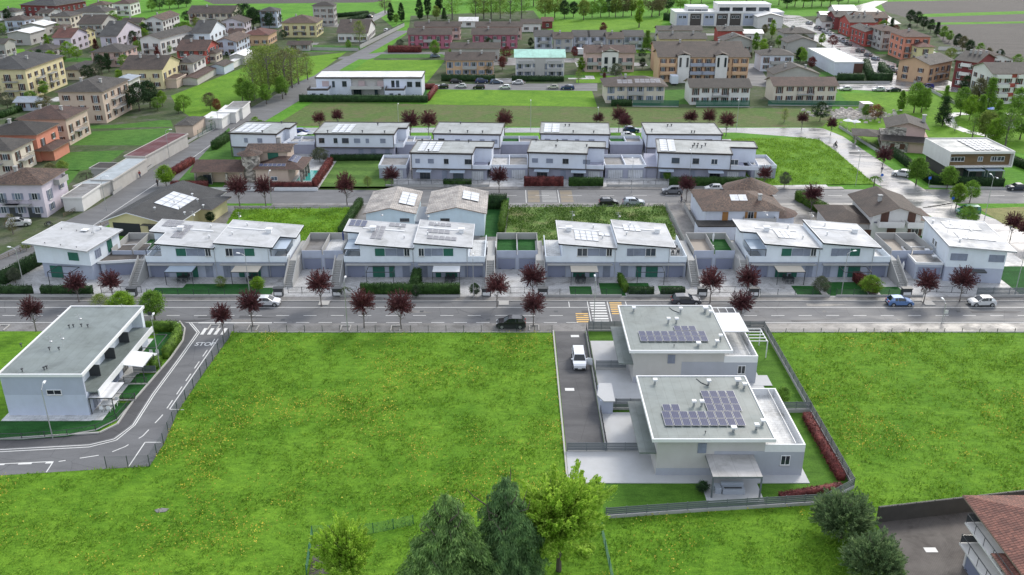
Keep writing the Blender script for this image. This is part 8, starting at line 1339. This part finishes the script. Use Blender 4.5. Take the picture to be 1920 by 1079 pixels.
bike('bicycle pushed along the second street beside the driveway gate', *(G(1277, 380)[0] + .2, G(1277, 380)[1] - .6), 0); bx, by = G(1566, 276); bike('dark motorcycle riding down the wet curving street', bx, by, R(-70), True); person('rider in dark clothes on the motorcycle on the curving street', bx, by, R(-70), JK, JK, 1.75, 'ride')
bx, by = G(92, 424); bike('white and blue scooter parked at the roadside entrance', bx, by, 0, True)
# garden furniture
def table_set(label, x, y, z=.13, s=1.0, dark=True):
    o = empty('garden_table', (x, y, z), 0, label, 'garden table'); mt = MDARK if dark else MWHITE; MB().box(-.9 * s, -.5 * s, .68, .9 * s, .5 * s, .74).build('table_top', mt, o); lg = cached(('tl', dark), lambda: MB().box(-.03, -.03, 0, .03, .03, .68).mesh('leg', [mt]))
    for a in (-.8, .8):
        for b in (-.4, .4): put('leg', lg, o, (a * s, b * s, 0))
    for i, (a, b, r) in enumerate(((-.5, -.95, 0), (.4, -.95, 0), (-.4, .95, 180), (.5, .95, 180))):
        c = put('chair', None, None, (x + a * s, y + b * s, z), R(r)); c['category'] = 'chair'; c['label'] = ['front left', 'front right', 'back left', 'back right'][i] + ' chair at the ' + label.split(' ', 1)[1][:70].rsplit(' ', 1)[0]; c['group'] = 'garden chairs'
        c['label'] = ' '.join(c['label'].split()[:16]); put('seat', cached(('cs', dark), lambda: MB().box(-.22, -.22, .42, .22, .22, .47).mesh('seat', [mt])), c); put('backrest', cached(('cb', dark), lambda: MB().box(-.22, -.24, .47, .22, -.2, .9).mesh('backrest', [mt])), c)
        for a2 in (-.19, .19):
            for b2 in (-.19, .19): put('leg', cached(('cl', dark), lambda: MB().box(-.02, -.02, 0, .02, .02, .42).mesh('leg', [mt])), c, (a2, b2, 0))
for t, x, y, z, d in [('dark table under the glass pergola of the second building', -54.8, 139.5, .13, 1), ('dark table under the beige awning of the second building', -43.2, 139.3, .13, 1), ('dark table under the white awning of the second duplex', -10.3, 139.2, .13, 1), ('dark table under the beige awning of the third duplex', 11.4, 139.2, .13, 1), ('dark table under the beige awning of the fourth duplex', 46, 139.2, .13, 1), ('white table under the front right pergola of the wide row house', 49.5, 198.2, .12, 0), ('white table on the corner terrace of the lower left block', -50, 111.5, .13, 0), ('pale table under the striped awning of the lower left block', -50.5, 98.6, .13, 0), ('dark table on the side terrace of the third duplex', 27.8, 145, 3.05, 1)]: table_set(t, x, y, z, 1.0, bool(d))
def parasol(label, x, y, z, h=2.5, op=False, mt=None):
    o = empty('parasol', (x, y, z), 0, label, 'parasol'); MB().tube((0, 0, 0), (0, 0, h), .03, n=6).tube((0, 0, 0), (0, 0, .08), .25, n=10).build('pole', METAL, o)
    (MB().tube((0, 0, h - .55), (0, 0, h), 1.4, .05, 8, cap=False) if op else MB().tube((0, 0, h * .35), (0, 0, h * .8), .13, .2, 8).tube((0, 0, h * .8), (0, 0, h), .2, .03, 8)).build('canopy', mt or CLOTHW, o)
parasol('closed grey parasol on the paved garage roof left of the second duplex', -29.6, 149.5, 2.8, mt=simple('blue_cloth', (.06, .08, .2), .8)); parasol('closed pale parasol beside the turf on the deck topped garages', 35.2, 149, 2.8); parasol('closed white parasol standing before the corner garages', *G(1689, 522), .12, 3.0); parasol('open white parasol on the rear terrace beside the blue car', -52.5, 223.5, 2.55, 2.6, True); parasol('open grey parasol on the rear terrace beside the long rear house', -50.6, 225, 2.55, 2.5, True, flat((.4, .42, .45), .8)); parasol('open white parasol beside the stone villa wall', *G(1588, 243), 0, 3.0, True); parasol('second open white parasol beside the stone villa wall', *G(1602, 245), 0, 3.0, True); parasol('blue play pavilion canopy in the park', *G(1857, 222), .05, 3.2, True, simple('blue_canopy', (.02, .12, .5), .5))
g = np.random.default_rng(4); m = MB()
for i in range(220): a, b = g.normal(size=2) * np.array([5.5, 3.5]); s = g.uniform(.2, .8); x, y = G(1600, 216); m.hexa([(x + a + s * q[0] * g.uniform(.7, 1.3), y + b + s * q[1] * g.uniform(.7, 1.3), max(0, q[2] * s * 1.0)) for q in ((-1, -1, 0), (1, -1, 0), (1, 1, 0), (-1, 1, 0), (-.6, -.6, 1), (.6, -.6, 1), (.6, .6, .8), (-.6, .6, 1))])
m.build('rubble_heap', plaster((.5, .46, .42)), kind='stuff', label='pale heap of rubble beside the street bend', cat='rubble')
m = MB()
for t, b in (('manhole', (1078, 631)), ('manhole', (1068, 731)), ('manhole', (1745, 1032))):
    x, y = G(*b); MB().box(-.6, -.35, 0, .6, .35, .045).build('manhole_cover', PWHITE, None, (x, y, 0), label={631: 'pale rectangular cover at the top of the near driveway', 731: 'small pale cover in the middle of the near driveway', 1032: 'white square cover in the cobbled courtyard'}[b[1]], cat='manhole cover')
for i in range(16):
    a = r2.uniform(-70, 80); b = r2.choice([123.8, 125.2, 127.0, 128.2, 129.6]); sheet('asphalt_patch', [(a, b), (a + r2.uniform(.6, 7), b), (a + r2.uniform(.6, 7), b + r2.uniform(.5, 1.1)), (a, b + r2.uniform(.5, 1.1))], .0145 + i * .0003, r2.choice([ASPHD, ASPHD, PAVED]), px=False)
for i in range(14): a = -66 + i * 10.4; MB().box(a - .3, -.3, 0, a + .3, .3, .0205).build('drain_cover', MDARK, None, (0, 127.6 if i % 3 else 124.6, 0), kind='structure')
sheet('bare_patch', [(288, 957), (303, 953), (318, 955), (310, 961), (294, 962)], .05, PAVED)
sheet('flower_bed', [(592, 1022), (640, 1018), (640, 1075), (578, 1079)], .03, COBB)
# bent grass and flowers of the near meadow
def inside(P, x, y):
    c = np.zeros(len(x), bool); n = len(P)
    for i in range(n):
        (x1, y1), (x2, y2) = P[i], P[(i + 1) % n]; k = ((y1 > y) != (y2 > y)) & (x < (x2 - x1) * (y - y1) / (y2 - y1 + 1e-12) + x1); c ^= k
    return c
def vnoise(x, y, s, seed):
    q = np.random.default_rng(seed).uniform(0, 1, (64, 64)); u, v = (x / s) % 64, (y / s) % 64; i, j = u.astype(int), v.astype(int); a, b = u - i, v - j; a = a * a * (3 - 2 * a); b = b * b * (3 - 2 * b); I, J = (i + 1) % 64, (j + 1) % 64
    return (q[i % 64, j % 64] * (1 - a) + q[I, j % 64] * a) * (1 - b) + (q[i % 64, J] * (1 - a) + q[I, J] * a) * b
OUT = [[G(*p) for p in [(430, 633), (377, 707), (333, 773), (307, 833), (280, 873), (0, 892), (-300, 915), (-300, 500), (440, 560)]], [(6, 82.3), (9.5, 82.3), (9.5, 76.4), (20.4, 77.6), (33.1, 78.8), (37.5, 81.7), (37.8, 121), (6, 121)], [(37.3, 50), (60, 50), (60, 82.2), (53, 81), (37, 77.5)]]
def scatter(n, seed, x0=-82, x1=84, y0=58, y1=120.2):
    g = np.random.default_rng(seed); x = g.uniform(x0, x1, n); y = g.uniform(y0, y1, n); k = np.abs(x) < y * .68 + 5
    for P in OUT: k &= ~inside(P, x, y)
    return x[k], y[k], g
x, y, g = scatter(270000, 9); dn = vnoise(x, y, 1.3, 1) * .6 + vnoise(x, y, 5, 2) * .4; k = dn > g.uniform(.12, .62, len(x)); x, y, dn = x[k], y[k], dn[k]; n = len(x)
C = np.stack([x, y, .02 + .13 * dn + g.uniform(0, .06, n)], 1); D_ = g.normal(size=(n, 3)) * .75 + np.array([.25, -.2, .75]); S = g.uniform(.08, .2, n) * (.6 + dn)
GRASSM = foliage((.085, .2, .015), (.28, .46, .05), 'grass_blades', .35, .25)
put('meadow_grass', leaf_mesh('meadow_grass', C, S, GRASSM, 3, D_, .28), kind='stuff', label='lush bent grass of the near meadow', cat='grass')
x, y, g = scatter(90000, 21); f = vnoise(x, y, 9, 5) * .6 + vnoise(x, y, 2.2, 6) * .4; k = f ** 9 * 26 > g.uniform(0, 1, len(x)); x, y = x[k], y[k]; n = len(x)
put('yellow_flowers', leaf_mesh('yellow_flowers', np.stack([x, y, g.uniform(.28, .4, n)], 1), g.uniform(.05, .11, n), foliage((.5, .42, .05), (.62, .55, .1), 'petals', .2), 3, g.normal(size=(n, 3)), .9), kind='stuff', label='yellow wild flowers scattered over the meadow', cat='flowers')
def patch_grass(pts, n, seed, mat, h, nm, lb):
    P = [G(*p) for p in pts]; xs = [p[0] for p in P]; ys = [p[1] for p in P]; g = np.random.default_rng(seed); x = g.uniform(min(xs), max(xs), n); y = g.uniform(min(ys), max(ys), n); k = inside(P, x, y) & (vnoise(x, y, 2, seed) > g.uniform(.1, .6, n)); x, y = x[k], y[k]; n = len(x)
    put(nm, leaf_mesh(nm, np.stack([x, y, .12 + g.uniform(.05, h, n)], 1), g.uniform(.12, .28, n), mat, seed, g.normal(size=(n, 3)) + np.array([0, 0, .8]), .35), kind='stuff', label=lb, cat='grass')
patch_grass([(440, 394), (662, 391), (640, 462), (400, 462)], 16000, 31, GRASSM, .3, 'field_grass', 'grass of the field beside the yellow house'); patch_grass([(955, 390), (1245, 388), (1275, 458), (945, 462)], 26000, 32, F_HEDGL, .7, 'weeds', 'tall weeds of the overgrown field behind the third duplex'); patch_grass([(1370, 262), (1500, 259), (1535, 263), (1565, 283), (1640, 346), (1440, 349), (1395, 330)], 22000, 33, GRASSM, .3, 'plot_grass', 'grass of the open plot beside the wide row house')
